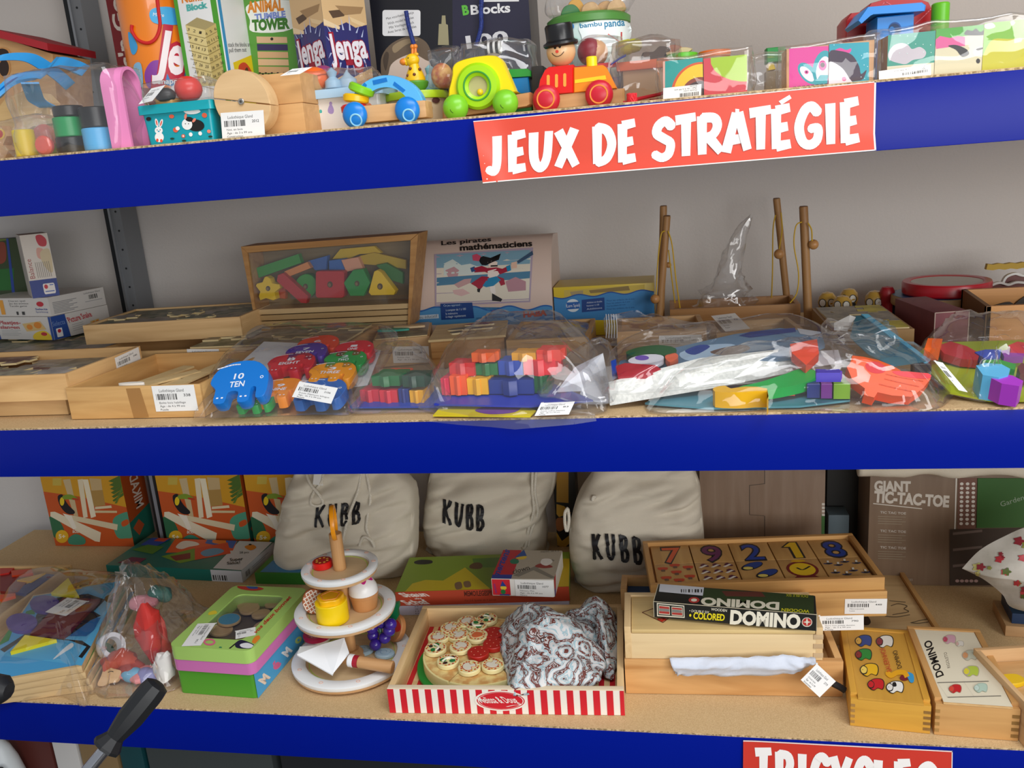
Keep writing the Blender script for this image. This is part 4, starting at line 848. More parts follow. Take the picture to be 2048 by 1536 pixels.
# ================================================================ MIDDLE SHELF
RP=random.Random(11)
def tray(name,label,X,w,d,h,wm,t=.007,floor=.006,group=None,fm=None,cat='tray'):
# open wooden tray: floor board and four side boards
 o=T(name,label,cat,X,group)
 G().box((t*.5,t*.5,0),(w-t*.5,d-t*.5,floor),fm or wm).obj('floor_board',o)
 G().box((0,0,.0002),(w,t,h),wm,.0008).obj('front_board',o);G().box((0,d-t,.0002),(w,d,h),wm,.0008).obj('back_board',o)
 wy=wood(WH.get(wm.name,beech),1)
 G().box((0,t,.0002),(t,d-t,h-.0003),wy,.0006).obj('side_board',o);G().box((w-t,t,.0002),(w,d-t,h-.0003),wy,.0006).obj('side_board',o)
 return o
WH={}
def wd(h,ax=0,**k):m=wood(h,ax,**k);WH[m.name]=h;return m
mottle=speck('#7c776b','#a39a86',45,.45,'puzzle_print');mottle2=speck('#5f6a54','#989580',40,.45,'puzzle_print_green');mottle3=speck('#8d8680','#b3aca4',30,.4,'puzzle_print_grey')
def jig(par,x0,y0,x1,y1,z,nx,ny,th=.004,tops=(mottle,mottle2,mottle3),gap=.0012,lift=.004,amp=.25,X=None):
# jigsaw pieces with pale cut edges, each its own part
 R=RP;gx=[[(x0+(x1-x0)*i/nx+(R.uniform(-amp,amp)*(x1-x0)/nx if 0<i<nx else 0),y0+(y1-y0)*j/ny+(R.uniform(-amp,amp)*(y1-y0)/ny if 0<j<ny else 0))for i in range(nx+1)]for j in range(ny+1)]
 def edge(a,b,s):
  if s==0:return[a]
  m=((a[0]+b[0])/2,(a[1]+b[1])/2);nx_,ny_=(b[1]-a[1])*.22*s,-(b[0]-a[0])*.22*s
  l=lambda t:(a[0]+(b[0]-a[0])*t,a[1]+(b[1]-a[1])*t)
  return[a,l(.36),(l(.32)[0]+nx_,l(.32)[1]+ny_),(l(.68)[0]+nx_,l(.68)[1]+ny_),l(.64)]
 hs={(i,j):(R.choice((-1,1))if 0<j<ny else 0)for i in range(nx)for j in range(ny+1)}
 vs_={(i,j):(R.choice((-1,1))if 0<i<nx else 0)for i in range(nx+1)for j in range(ny)}
 for j in range(ny):
  for i in range(nx):
   a,b,c,d=gx[j][i],gx[j][i+1],gx[j+1][i+1],gx[j+1][i]
   P=edge(a,b,hs[i,j])+edge(b,c,vs_[i+1,j])+edge(c,d,-hs[i,j+1])+edge(d,a,-vs_[i,j])
   cx=sum(p[0]for p in P)/len(P);cy=sum(p[1]for p in P)/len(P);k=1-gap/max(.01,abs(b[0]-a[0]))
   P=[(cx+(x-cx)*k,cy+(y-cy)*k)for x,y in P];zz=z+R.choice((0,0,1))*lift*R.random()+.0002*(i+j)
   g=G().prism(P,zz,zz+th,wood('#e6d3a2'));g.add([(x,y,zz+th+.0002)for x,y in P]if True else[],[tuple(range(len(P)))],R.choice(tops),X)
   g.obj('puzzle_piece',par)
def xh(A,px):return zat(A,px)
def boxat(z,a,b,top=None,back=None,h=None,d=None):
 X,w=fr(z,a,b)
 if h is None:h=xh(X.translation,top)
 if d is None:d=dat(X,h,back)
 return X,w,d,h
 # stack of boxes far left
X,w=fr(.004,(-120,702),(300,700));
o=tray('puzzle_tray','pale wooden tray under the white card game boxes, far left',tr(-1.75,.36,.0045),.495,.33,.05,wd('#d9b680'))
jig(o,.01,.01,.485,.32,.046,5,3)
zA=.062;A=onZ(110,680,zA);X=tr(A)@rz(-13);wl=.27
def selbox(label,X,z,w,d,h,body=mat('#d9d6d2',.45)):
 return carton('game_box',label,X,w,d,h,body,'box',.001)
h1=xh(A,(107,634))
Xc=X@tr(-wl,0,0);o=selbox('white and blue card box with red letters, lower of the far left stack',Xc,zA,wl,.17,h1)
bl_='#2a4f9e'
it=[(bl_,[(0,0),(26,0),(29,100),(0,100)]),('#6f8fc8','Selecta',(2,36),(22,36),16),('#eef0f2',rrect(4,50,13,86,2)),('#c8283a',ell(8.5,60,2.6,7)),('#e8e8ea',[(14,48),(25,48),(25,88),(14,88)]),('#222222','3',(16.5,82),(21.5,82),28,.03),('#b8303a','Plaatjes-',(31,32),(60,32),15,.02),('#b8303a','slangen',(31,52),(57,52),14,.02)]
it+=[('#b0b0b0',[(32,58+k*7),(58-4*(k%2),58+k*7),(58-4*(k%2),60+k*7),(32,60+k*7)])for k in range(4)]+[('#e2c07c',[(62,30),(86,18),(92,54),(66,64)]),('#e8902a',ell(71,44,4,12)),('#e8902a',ell(82,36,5,14)),('#f0cf30',blob([(76,72),(90,60),(97,98),(74,98)])),('#c8303a',ell(88,74,4,8)),(bl_,[(97,0),(100,0),(100,100),(97,100)])]
art(G(),face_of(wl,.17,h1,'f'),U100,it).obj('front_print',o)
it=[(bl_,[(0,0),(24,0),(27,100),(0,100)]),('#7f9cd0','Selecta',(1,42),(22,42),20),('#eef0f2',rrect(5,54,15,92,2)),('#c8283a',ell(10,66,3,8)),('#c0303a','Picture Snake',(29,42),(70,36),24,.02),('#e2c07c',[(64,56),(80,52),(82,84),(66,88)]),('#e8902a',ell(70,68,3,10)),('#e8902a',ell(77,66,3,10))]
it+=[('#a8a8a8',[(32,52+k*9),(52,50+k*9),(52,52+k*9),(32,54+k*9)])for k in range(4)]
art(G(),face_of(wl,.17,h1,'r'),U100,it).obj('side_print',o)
zB=zA+h1+.0006;A2=V((A.x,A.y,zB));h2=h1*.80;w2=.25
X2=tr(A2)@rz(-13)@tr(-.003-w2,.006,0);o=selbox('plain white card box with small red dot logo under the upright narrow box',X2,zB,w2,.165,h2)
it=[('#444444',s,(44,20+k*14),(44+q,20+k*14),9)for k,(s,q)in enumerate((('Dieren spel',24),('Jeu des animaux',28),('Tactile game',25)))]+[('#c81f32',ell(88,34,5,14)),('#2a3f92','Selecta',(80,66),(97,66),10,.02),('#2a3f92','Spielzeug',(80,80),(97,80),8),('#333333',[(52,74),(55,74),(55,92),(52,92)]),('#333333',[(60,74),(64,74),(64,92),(60,92)]),('#e8a02a',[(30,10),(36,10),(36,90),(30,90)])]
art(G(),face_of(w2,.165,h2,'f'),U100,it).obj('front_print',o)
it=[('#9a9a9c',[(6,30+k*8),(48-7*(k%3),30+k*8),(48-7*(k%3),34+k*8),(6,34+k*8)])for k in range(8)]+[('#777777','Ludothèque Gland',(62,20),(92,20),9),bars(70,86,28,52,14),('#a8a8aa',[(62,60),(94,60),(94,64),(62,64)])]
art(G(),face_of(w2,.165,h2,'r'),U100,it).obj('side_print',o)
zC=zB+h2+.0006;C0=onZ(66,597,zC);X3,w3=frame(C0,onZ(120,590,zC)),(onZ(120,590,zC)-C0).length
C0=V((C0.x,C0.y,zC));h3=xh(C0,(43,471));X3=tr(C0)@rz(44)
o=carton('game_box','narrow upright white and blue box standing on the far left stack',X3,w3,.12,h3,mat('#b9b2ab',.5),'box',.001)
it=[('#e4dcd2',[(0,0),(100,0),(100,72),(0,72)]),('#273f8e',[(0,72),(100,72),(100,100),(0,100)]),('#efeae6',rrect(45,79,88,96,4)),('#cc2335',ell(56,84,7,3.6)),('#4a6ab8',[(70,81),(84,81),(84,82.5),(70,82.5)]),('#4a6ab8',[(50,91),(84,91),(84,92.5),(50,92.5)]),('#c8283c',blob([(56,4),(76,2),(92,10),(86,20),(62,18)])),('#e0a898',blob([(52,22),(76,26),(66,40),(48,36)])),('#d8c6a0',blob([(60,30),(96,26),(92,62),(66,52)])),('#a8443c','Balance',(24,69),(22,38),(6,69))]
it+=[('#8a8078',[(34+k*7,44),(36+k*7,44),(36+k*7,69),(34+k*7,69)])for k in range(8)]
art(G(),face_of(w3,.12,h3,'f'),U100,it).obj('front_print',o)
o=carton('game_box','dark green card box at the left frame edge behind the narrow upright box',tr(onY(28,560,.62).x-.25,.70,.0045),.245,.05,.3,mat('#33451f',.5))
A_=onY(28,560,.62);pa(o,o.matrix_basis,face_of(.245,.05,.3,'f'),[('#6a7a30',[(-10,440),(10,436),(14,480),(-10,484)]),('#8a3a20',blob([(-6,490),(10,486),(12,520),(-4,526)])),('#1f6a24',[(-20,540),(28,536),(28,580),(-20,582)]),('#1f3f9a',[(8,436),(12,436),(30,585),(24,585)])],'front_print')
# puzzle tray stack behind
zM=.0045
Xs,ws=fr(.0045,(150,748),(600,735));Xs=tr(-1.12,.37,.0045)
o6=tray('puzzle_tray','honey coloured jigsaw tray under the pale puzzle tray, with white label on its front',tr(-1.245,.335,.0045),.60,.185,.062,wd('#d2ac76'))
jig(o6,.24,.01,.59,.175,.0605,4,3)
zl=.0667;f=[onY(a,b,.335)-V((-1.245,.335,.0045))for a,b in((374,698),(438,698),(441,722),(377,723))]
sticker(o6,[V((p.x,-.0008,p.z))for p in f],'2851',['Puzzle bois','Âge : de 3 à 99 ans'])
X5,w5=fr(.0705,(173,690),(447,690));X5=tr(X5.translation)@rz(3);h5=xh(X5.translation,(169,651))
d5=.215;w5*=.99
o5=tray('puzzle_tray','pale pine jigsaw tray topped with dark pieces, beside the card game stack',X5,w5,d5,h5,wd('#e2c08c',0,con=.2))
G().box((.006,.006,.006),(w5-.006,d5-.006,h5-.009),wood('#c8a878')).obj('inner_board',o5)
jig(o5,.008,.008,w5-.008,d5-.008,h5-.0085,5,3,lift=.005)
# open trays at the front left
zt_=.0045
Xb,wb=fr(.0045,(-170,836),(137,828));Xb=tr(onZ(137,829,.0045))@rz(0)
wB=.5;hB=.034
o=tray('open_tray','lower honey wooden tray, underneath the tray with the barcode on its side',Xb@tr(-wB,0,0),wB,.24,hB,wd('#d4b07c'))
zT=.0045+hB+.0006;B0=onZ(141,800,zT);Xt=tr(B0)@rz(1)@tr(-wB,0,0);hT=xh(B0,(140,748));dT=min(.235,dat(Xt,hT,(296,687)))
o=tray('open_tray','honey wooden tray with loose picture pieces and a barcode on its right side',Xt,wB,dT,hT,wd('#deb67e',0,con=.18))
G().box((.008,.008,.006),(wB-.008,dT-.008,hT*.5),wood('#b99060')).obj('inner_board',o)
jig(o,.06,.012,wB-.03,dT-.012,hT*.5+.001,4,3,tops=(mottle3,speck('#6e4a44','#a08a80',30,.5,'brown_print'),mottle),lift=.012)
f=[(wB+.0004,dT*.62,hT*.9),(wB+.0004,dT*.97,hT*.98),(wB+.0004,dT*.97,hT*.3),(wB+.0004,dT*.62,hT*.22)]
sticker(o,f,'340',['Boîte bois','Puzzle'])
X8,w8=fr(.0045,(144,839),(405,834));h8=xh(X8.translation,(138,776));d8=min(dat(X8,h8,(297,706)),.275);w8=w8*1.02
o=tray('open_tray','honey wooden tray of loose thin wooden pieces with white barcode label on its front',X8,w8,d8,h8,wd('#d9ae70',0,con=.2),.006,.005)
m_=X8.inverted();Q=lambda a,b:m_@onP(a,b,X8.translation,V((X8[0][1],X8[1][1],0)))
G().add([Q(252,777)+V((0,-.0004,0)),Q(280,776)+V((0,-.0004,0)),Q(298,834)+V((0,-.0004,0)),Q(268,836)+V((0,-.0004,0))],[(3,2,1,0)],mat('#a87a44',.4)).obj('tape_strip',o)
sticker(o,[Q(a,b)+V((0,-.0007,0))for a,b in((303,772),(388,769),(396,817),(313,823))],'338',['Boîte bois habillage','Âge : de 4 à 99 ans','Puzzle'])
for k,((a,b),(c,d_),yy,zz)in enumerate((((262,765),(378,731),.06,.036),((256,770),(396,740),.045,.041),((345,764),(467,717),.10,.043),((352,757),(440,728),.14,.036),((372,760),(424,747),.06,.032),((300,768),(360,756),.03,.036))):
 p,q_=m_@onZ(a,b,.0045+zz+.008),m_@onZ(c,d_,.0045+zz+.008);p=V((max(.01,p.x),min(max(.012,p.y),d8-.02),zz));q_=V((min(q_.x,w8-.012),min(q_.y,d8-.012),zz+.006))
 e=(q_-p).normalized();n_=V((-e.y,e.x,0)).normalized()
 g=G().strap([p,(p+q_)/2,q_],n_*(.03 if k<4 else .02),.0035,wood('#e2c690',0,con=.1));
 g.obj('loose_piece',o)if False else tag(g.obj('puzzle_stick',None,X8),('longest thin wooden slat, front left in the label 338 tray','thin wooden slat lying on the longest one in the tray','thin wooden slat pointing to the back right of the tray','thin wooden slat under the one pointing back right','short wooden slat at the right front of the tray','short wooden slat beside the white paper in the tray')[k],'puzzle piece','thin wooden slats in the front tray')
g=G().prism(blob([(.10,.012),(.115,.02),(.14,.02),(.15,.012),(.125,.008)]),h8-.004,h8+.003,mat('#ece6da',.6));g.obj('white_paper',None,X8);tag(bpy.data.objects['white_paper'],'scrap of white paper peeping over the front board of the tray','paper')
# case of wooden shapes behind clear plastic
yF=.53;q=px2(yF);t=T('shape_case','tall wooden case with clear front full of coloured wooden shapes','toy box',(L(660,600,yF).x,yF,.0045));wc2=wood('#b98c55',0,.5,1,.22)
TLp,TRp,BRp,BLp=(483,493),(837,467),(820,652),(514,664)
WI=[(496,505),(822,480),(818,608),(512,622)]
for nm,P in(('top_rail',[TLp,TRp,WI[1],WI[0]]),('side_rail',[TLp,WI[0],WI[3],(515,664)]),('side_rail',[WI[1],TRp,BRp,(816,652)])):
 wob(G().prism(q(P),-.075,.004 if nm=='top_rail' else .003,wc2,XZ(yF),.001),nm,t)
for k,(ya,yb_)in enumerate(((607,617),(618,630),(631,643),(644,664))):
 P=[(511+k*3-(0 if k else 1),622+k*12-2),(819,607+k*12),(819,607+k*12+10),(513+k*3,622+k*12+8)]
 wob(G().prism(q(P),-.07,-.002-.001*(k%2),wood(('#cbb083','#b79a6c','#c2a677','#a98e64')[k],0,.6,1,.15),XZ(yF),.0008),'board',t)
wob(G().prism(q([(497,506),(821,481),(818,606),(512,620)]),-.074,-.070,wood('#7c6a48',0),XZ(yF)),'back_board',t)
wob(G().prism(q([(497,506),(821,481),(818,606),(512,620)]),-.0012,0,film(.03,.012,6,.05),XZ(yF)),'clear_front',t)
def shape(label,col,P,y,th=.03,hole=None):
 g=G().prism(px2(y)(P),-th,0,mat(col,.4),XZ(y),.0012)
 if hole:
  a,b,r_=hole;artf(g,lambda p,r,o:onY(p,r,y-o),[('#4a3a28',ell(a,b,r_,r_*1.15)),('#7d6644',ell(a-1,b+1,r_*.55,r_*.7))],.0003)
 tag(g.obj('wooden_shape'),label,'block','coloured shapes in the wooden case')
S5=[(400+x/3.4133,440+y/3.4133)for x,y in((440,390),(455,385),(480,400),(490,430),(540,440),(545,465),(510,495),(520,540),(500,550),(450,535),(410,550),(400,520),(410,490),(380,450),(385,435),(425,425))]
shape('yellow star shape with hole in the wooden case','#e0bc10',S5,yF+.004,.02,(536,577,4.5))
shape('red bar leaning diagonally beside the yellow star in the case','#b3222c',[(555,550),(566,546),(616,592),(612,607),(602,606),(553,562)],yF+.006,.018)
shape('green ring half hidden by the red bar in the case','#2f9238',ell(612,572,22,24),yF+.026,.02,(611,573,5))
shape('red rounded square with hole in the case','#b51f2a',rrect(631,542,688,596,6),yF+.005,.022,(660,569,5.5))
shape('green hexagon with hole in the case','#1f8a3c',[(706,540),(726,538),(740,566),(727,592),(700,592),(687,566)],yF+.006,.022,(714,567,5))
shape('yellow triangle with hole in the case','#e0bb1e',[(748,543),(754,540),(762,544),(791,582),(787,590),(742,591),(737,585)],yF+.005,.022,(760,573,5.5))
shape('green bar at the upper left in the case','#2f8f36',[(512,536),(596,508),(602,526),(517,556)],yF+.03,.018)
shape('tan bar under the green bar in the case','#d2854a',[(568,543),(614,524),(622,536),(574,555)],yF+.02,.016)
shape('blue wedge at the upper middle in the case','#2f5fa8',[(615,522),(655,511),(652,540),(630,541)],yF+.035,.016)
shape('blue block right of the wedge in the case','#2a62ad',[(657,521),(690,517),(692,541),(658,543)],yF+.034,.016)
shape('pink peach block above the green hexagon in the case','#d99a7c',[(682,520),(716,514),(726,538),(706,541),(692,544)],yF+.029,.016)
shape('yellow bar across the top of the case','#c9a814',[(664,518),(680,498),(748,492),(764,506),(720,508),(700,516)],yF+.052,.012)
shape('second yellow bar, right top of the case','#b99b1e',[(718,512),(748,505),(812,520),(812,538),(770,532),(722,528)],yF+.045,.012)
shape('dark green block at the right in the case','#2b7030',[(752,530),(772,526),(806,545),(806,568),(780,560)],yF+.032,.012)
shape('orange red block behind the star in the case','#b5442a',[(556,566),(572,572),(570,598),(552,596)],yF+.03,.014)
# treasure chest box with the pirate picture
yP=.615;A=L(821,636,yP);w=L(1107,632,yP).x-A.x;h=L(830,484,yP+.09).z-.0045
prof=[(0,0),(-.004,h*.3)]+[(.115-.119*math.cos(math.radians(a)),h*.3+(h*.7)*math.sin(math.radians(a)))for a in range(8,73,8)]
zz0=prof[-1][1];prof=[(a,b*h/zz0*1.0)for a,b in prof]
X=tr(A.x,yP,.0045);g=G();P=prof+[(.16,h*.98),(.16,0)];n=len(P)
g.add([(0,a,b)for a,b in P]+[(w,a,b)for a,b in P],[tuple(reversed(range(n))),tuple(range(n,2*n))]+[(i,i+n,(i+1)%n+n,(i+1)%n)for i in range(n)],mat('#dcc5b8',.4,coat=.2))
for f_ in range(len(g.f)-n,len(g.f)):pass
o=tag(g.obj('chest_box',None,X),'cream box with curved lid picturing a pirate on the beach','box')
def chest(px_,py_,off):
# hit the curved front of the box
 best=None
 for(a,b),(c,d_)in zip(prof[:-1],prof[1:]):
  o_=V((A.x,yP+a,.0045+b));t_=V((0,c-a,d_-b));n_=V((0,-t_.z,t_.y)).normalized();p=onP(px_,py_,o_,n_)
  s_=(p-o_).dot(t_)/t_.length_squared
  if-.02<=s_<=1.02:best=p+n_*off;
 if best is None:
  a,b=prof[0]if py_>560 else prof[-1];best=onY(px_,py_,yP+a-off)
 return V((min(max(best.x,A.x+.0005),A.x+w-.0005),best.y,max(best.z,.006)))
wave=lambda y0:[(x,y0-.012*(x-820)+4.2*math.sin((x-820)/11.5))for x in range(819,1110,4)]
PB=lambda*a:[(800+x/3.4133,440+y/3.4133)for x,y in a]
it=[('#4b91c8',wave(619)+[(1109,648),(819,650)]),('#1f62ae',[[p,q_,(q_[0],q_[1]+3),(p[0],p[1]+3)]for p,q_ in zip(wave(617)[:-1],wave(617)[1:])],'s'),('#b0a0b4',PB((235,235),(910,190),(890,560),(240,590))),('#e4dccb',PB((250,240),(895,205),(880,548),(250,575))),('#7fa8bd',PB((250,240),(895,205),(888,300),(250,330))),('#4f83a4',PB((252,395),(890,350),(886,398),(252,450))),('#d4e0dc',PB((300,300),(360,270),(420,310),(480,300),(560,330),(560,372),(300,380))),('#c49aa0',PB((310,345),(370,320),(405,345),(395,385),(330,390))),('#ddb8b6',PB((360,480),(430,470),(480,500),(420,520),(370,505))),('#b98a96',PB((720,420),(790,390),(860,420),(860,480),(740,490))),('#c8a0a0',PB((370,440),(440,405),(490,400),(480,430),(400,465))),('#30588a',PB((480,330),(510,318),(520,350),(490,358))),('#a5203c',PB((505,330),(560,315),(600,330),(640,320),(700,335),(740,315),(745,350),(690,370),(640,380),(580,355),(510,360))),('#f0e4dc',PB((600,350),(660,335),(680,370),(650,400),(600,395))),('#a5203c',PB((485,435),(560,385),(610,390),(590,430),(545,480),(520,455))),('#a5203c',PB((660,385),(710,400),(720,440),(690,450))),('#1f86b4',PB((565,450),(600,400),(660,385),(690,410),(640,450),(590,460))),('#f2ece6',PB((615,455),(650,450),(655,500),(630,510),(615,480))),('#17171c',PB((630,500),(700,540),(690,556),(630,550))),('#17171c',PB((528,470),(552,468),(545,495),(530,490))),('#f1dfd2',PB((600,290),(640,280),(668,290),(662,325),(610,330))),('#15151a',PB((540,262),(570,250),(620,262),(660,272),(690,232),(676,275),(630,292),(590,312),(560,310),(545,290))),('#d0506c',PB((495,245),(525,235),(555,250),(540,285),(500,280))),('#15151a',PB((620,312),(668,310),(668,320),(620,322))),('#1f86b4',PB((725,320),(755,308),(760,345),(735,355))),('#e6c0aa',PB((760,295),(800,285),(800,330),(765,335))),('#3c5674',PB((800,285),(905,215),(912,240),(810,300))),('#1a1716','Les pirates',PB((285,178))[0],PB((625,150))[0],8,.02),('#1a1716','mathématiciens',PB((412,214))[0],PB((905,182))[0],11,.03),('#103f86',PB((278,570),(495,562),(508,668),(285,680))),('#b8d4ea','Ce jeu apprend :',PB((300,590))[0],PB((420,584))[0],4),('#d8e8f4','à compter de 1 à 100',PB((315,622))[0],PB((452,612))[0],4.2),('#d8e8f4','la mémoire',PB((315,645))[0],PB((395,640))[0],4.2),('#d8e8f4','à réagir rapidement',PB((315,666))[0],PB((452,656))[0],4.2),('#c9d8e6',PB((120,650),(265,640),(268,668),(122,676))),('#44586c','Jeu éducatif',PB((128,672))[0],PB((258,662))[0],6),('#b01830','HABA',PB((845,662))[0],PB((1005,648))[0],11,.05),('#2a5c90','pour les enfants de 4 à 8 ans',PB((525,672))[0],PB((780,658))[0],3.4)]
g=artf(G(),chest,it,.0012,9,.00006);g.obj('picture_print',o,X.inverted())
# smaller yellow and blue chest box
yP2=.62;A=L(1110,633,yP2);w=L(1309,620,yP2).x-A.x;h=L(1111,575,yP2).z-.0045
o=carton('chest_box','small yellow and blue box lying between the pirate box and the wooden poles',tr(A.x,yP2,.0045),w,.12,h,mat('#d9bd2c',.35))
wv=[(x,594-.07*(x-1110)+3*math.sin((x-1110)/10))for x in range(1105,1316,4)]
it=[('#c9b04a',PB((1120,480),(1670,440),(1670,500),(1120,530))),('#8a7440',PB((1290,480),(1560,450),(1570,480),(1300,500))),('#a5946a',PB((1160,490),(1250,480),(1250,510),(1170,515))),('#3a86c4',wv+[(1316,640),(1105,640)]),('#1a4f9c',[[p,q_,(q_[0],q_[1]+2.4),(p[0],p[1]+2.4)]for p,q_ in zip(wv[:-1],wv[1:])],'strokes'),('#dce8f0',ell(1146,611,14,13)),('#1f5fae',[(1133,605),(1159,603),(1159,617),(1133,619)]),('#e8f0f6','Lern Spiel',(1134,615),(1158,613),6),('#123f86',PB((1240,545),(1395,528),(1398,615),(1242,630)))]
it+=[('#c8d8ea',s,PB((1275,570+k*22))[0],PB((1380-20*(k%2),560+k*22))[0],3.4)for k,s in enumerate(('Addition et double','Nombres 1 à 100','Additions'))]+[('#1f5a94','Pour les enfants de 6 ans',PB((1412,556+k*19))[0],PB((1600-30*(k%3),542+k*19))[0],3)for k in range(4)]
pa(o,o.matrix_basis,face_of(w,.12,h,'f'),it,'front_print')
# row of puzzle boxes in the middle
def ptray(label,A,B,top,back,wm,name='puzzle_tray',**k):
 X,w,d,h=boxat(.0045,A,B,top,back);d=min(d,.2);return tray(name,label,X,w,d,h,wm,**k),X,w,d,h
o,X,w,d,h=ptray('honey jigsaw tray with barcode label 2874 on its front, between two clear bags',(752,736),(865,726),(752,682),(905,641),wd('#d8b27e'))
jig(o,.004,.004,w-.004,d-.004,h-.002,2,2,tops=(mottle3,mottle,mottle3),lift=.004)
m_=X.inverted();Qf=lambda X,a,b,off=.0007:X.inverted()@onP(a,b,X.translation,V((X[0][1],X[1][1],0)))+V((0,-off,0))
sticker(o,[Qf(X,a,b)for a,b in((784,693),(857,692),(861,724),(787,726))],'2874',['Puzzle chat','Âge : de 3 à 99 ans'])
for k,(a,b)in enumerate(((790,661),(815,659))):
 p=onZ(a,b,.0045+h+.006);g=G().prism(blob([(-.03,-.008),(0,-.012),(.035,-.006),(.03,.006),(0,.010),(-.03,.006)]),0,.004,mat(('#3aa08a','#e2c59a')[k],.5));tag(g.obj('puzzle_leaf',None,tr(p.x,X.translation.y+.06+.03*k,.0045+h+.0085)),('teal green wooden leaf piece lying on the label 2874 tray','cream wooden piece lying beside the teal leaf piece')[k],'puzzle piece')
o,X,w,d,h=ptray('ribbed pine puzzle box with thin pale lid, right of the label 2874 tray',(866,738),(1012,728),(862,684),(1040,643),wd('#b98d56',0,con=.35,s=1.6))
G().box((-.003,-.006,h+.0005),(w+.004,d,h+.005),wood('#e3cb98')).obj('lid',o)
g=G();
for k,P in enumerate(([(.2,.5),(.5,.62),(.62,.5),(.8,.5),(.78,.44),(.3,.42)],[(.25,.3),(.4,.36),(.42,.24),(.28,.2)],[(.4,.75),(.7,.85),(.84,.72),(.6,.68)])):
 g=G().prism(blob([(x*w,y*d)for x,y in P]),h+.0052,h+.0085,wood('#e9d9b0'));g.add([(x,y,h+.0087)for x,y in blob([(x*w,y*d)for x,y in P])],[tuple(range(24 if len(P)==6 else 16))],mat(('#8c8474','#7c766a','#8f4a5c')[k],.5));g.obj('puzzle_piece',o)
o,X,w,d,h=ptray('open pale wooden tray holding a purple bag, middle of the shelf',(1016,732),(1180,726),(1014,681),(1198,636),wd('#d8b078'),t=.009)
g=pillow([X@V((a*w,b*d,0))for a,b in((.14,.16),(.5,.15),(.86,.12),(.86,.78),(.5,.8),(.14,.78))],.0045+.008,.034,4,.008,2.5,10,m=mat('#6f4350',.35,bump=.5,bs=90));tag(g.obj('purple_pouch'),'dusky purple fabric pouch filling the open tray','pouch')
g=G();f=[onP(a,b,X@V((0,.02,h)),V((0,-.6,1)))for a,b in((1048,672),(1160,664),(1164,676),(1050,684))]
bag('zip_bag',pillow([X@V((a*w,b*d,0))for a,b in((.08,.06),(.92,.06),(.92,.9),(.08,.9))],h-.004,.012,14,.006,3,8,m=film(.14,.05,40,.9)),'clear zip bag over the purple pouch in the open tray')
o,X,w,d,h=ptray('open wooden tray with thick right side under the clear zip bag with paper',(1236,724),(1414,716),(1238,664),(1404,628),wd('#d0a670'),t=.010)
sticker(o,[Qf(X,a,b)for a,b in((1318,671),(1403,669),(1403,696),(1318,698))],'1480',['Encastrement','Puzzle'])
for k in range(3):
 g=G().prism(blob([(-.03,-.02),(.02,-.026),(.034,.0),(.016,.026),(-.02,.02)]),0,.016,wood('#d4a76c'),None,.003);tag(g.obj('wooden_piece',None,X@tr(.03+.042*k,.06+.02*(k%2),.008+.016*0)@rz(40*k)),('left','middle','right')[k]+' plain wooden piece in the open tray under the zip bag','toy')
o,X,w,d,h=ptray('open wooden tray with loose barcode label inside, in front of the pole game',(1434,722),(1606,712),(1432,667),(1576,634),wd('#c49c66'),t=.010)
sticker(tag(G().box((0,0,-.001),(.012,.012,0),'#f4f4f2').obj('paper_label',None,X@tr(.03,.05,h-.006)),'white barcode label lying askew in the tray before the pole game','label'),[(.0-.02,.075,.016),(.048-.02,.08,.018),(.066-.02,.0,-.0),(.014-.02,-.006,-.001)],'428',['Jeu bois','Puzzle'])
g=G().prism(ell(0,0,.042,.036,0,28),0,.016,mat('#e6e4df',.4),None,.003);g.prism(ell(-.002,-.004,.03,.022,0,20),.0162,.018,mat('#5f6a68',.5));tag(g.obj('oval_piece',None,X@tr(w-.075,.075,.008)),'white oval piece with grey middle in the tray before the pole game','toy')
# pole game
yG=.60;A=onY(1340,636,yG);zG=.0045;Bx=onY(1601,620,yG).x;w=Bx-A.x;h=onY(1343,619,yG).z-zG
t=T('pole_game','wooden game box with dowel poles, yellow cords and wooden balls','game',tr(A.x,yG,zG));wm=wd('#b4854f',0,con=.2)
G().box((0,0,0),(w,.12,.008),wm).obj('floor_board',t)
G().box((0,0,.0002),(w,.010,h),wm,.001).obj('front_board',t);G().box((0,.112,.0002),(w,.122,h),wm,.001).obj('back_board',t)
for x in(0,w-.010):G().box((x,.01,.0002),(x+.010,.112,h),wm,.001).obj('side_board',t)
p=onY(1600,655,.575);G().box((p.x-.028-A.x,-.03,0),(p.x+.034-A.x,-.001,max(.01,p.z-zG+.004)),wm,.001).obj('pole_foot',t)
p=onY(1326,640,.585);G().box((p.x-.02-A.x,-.03,0),(p.x+.012-A.x,-.001,.012),wm,.001).obj('pole_foot',t)
pw=wd('#a98050',2,con=.2)
def pole(b,tp,y0,y1,r=.0078):
 P,Q_=onY(*b,y0),onY(*tp,y1);e=(Q_-P).normalized();P=P-e*max(0,(P.z-zG-.012)/e.z)
 wob(G().cyl(P,Q_,r,pw,18,bev=.001).cyl(Q_,Q_+e*.0006,r*.93,wood('#8a6238',2),16),'pole',t);return P,Q_
pole((1318,640),(1334,432),.58,.58);pole((1322,625),(1327,412),.63,.64);pole((1574,600),(1553,397),.735,.73);pole((1617,650),(1607,413),.565,.565,.0086)
ym=mat('#c9a21c',.6)
def cord(pts,y,r=.0014):wob(G().tube(spline([onY(a,b,y)for a,b in pts],6),r,ym,6),'cord',t)
def pball(px_,py_,rp,y):c=onY(px_,py_,y);r=onY(px_+rp,py_,y).x-c.x;wob(G().ball(c,r,wood('#c2905a',2,.4),n=22),'wooden_ball',t)
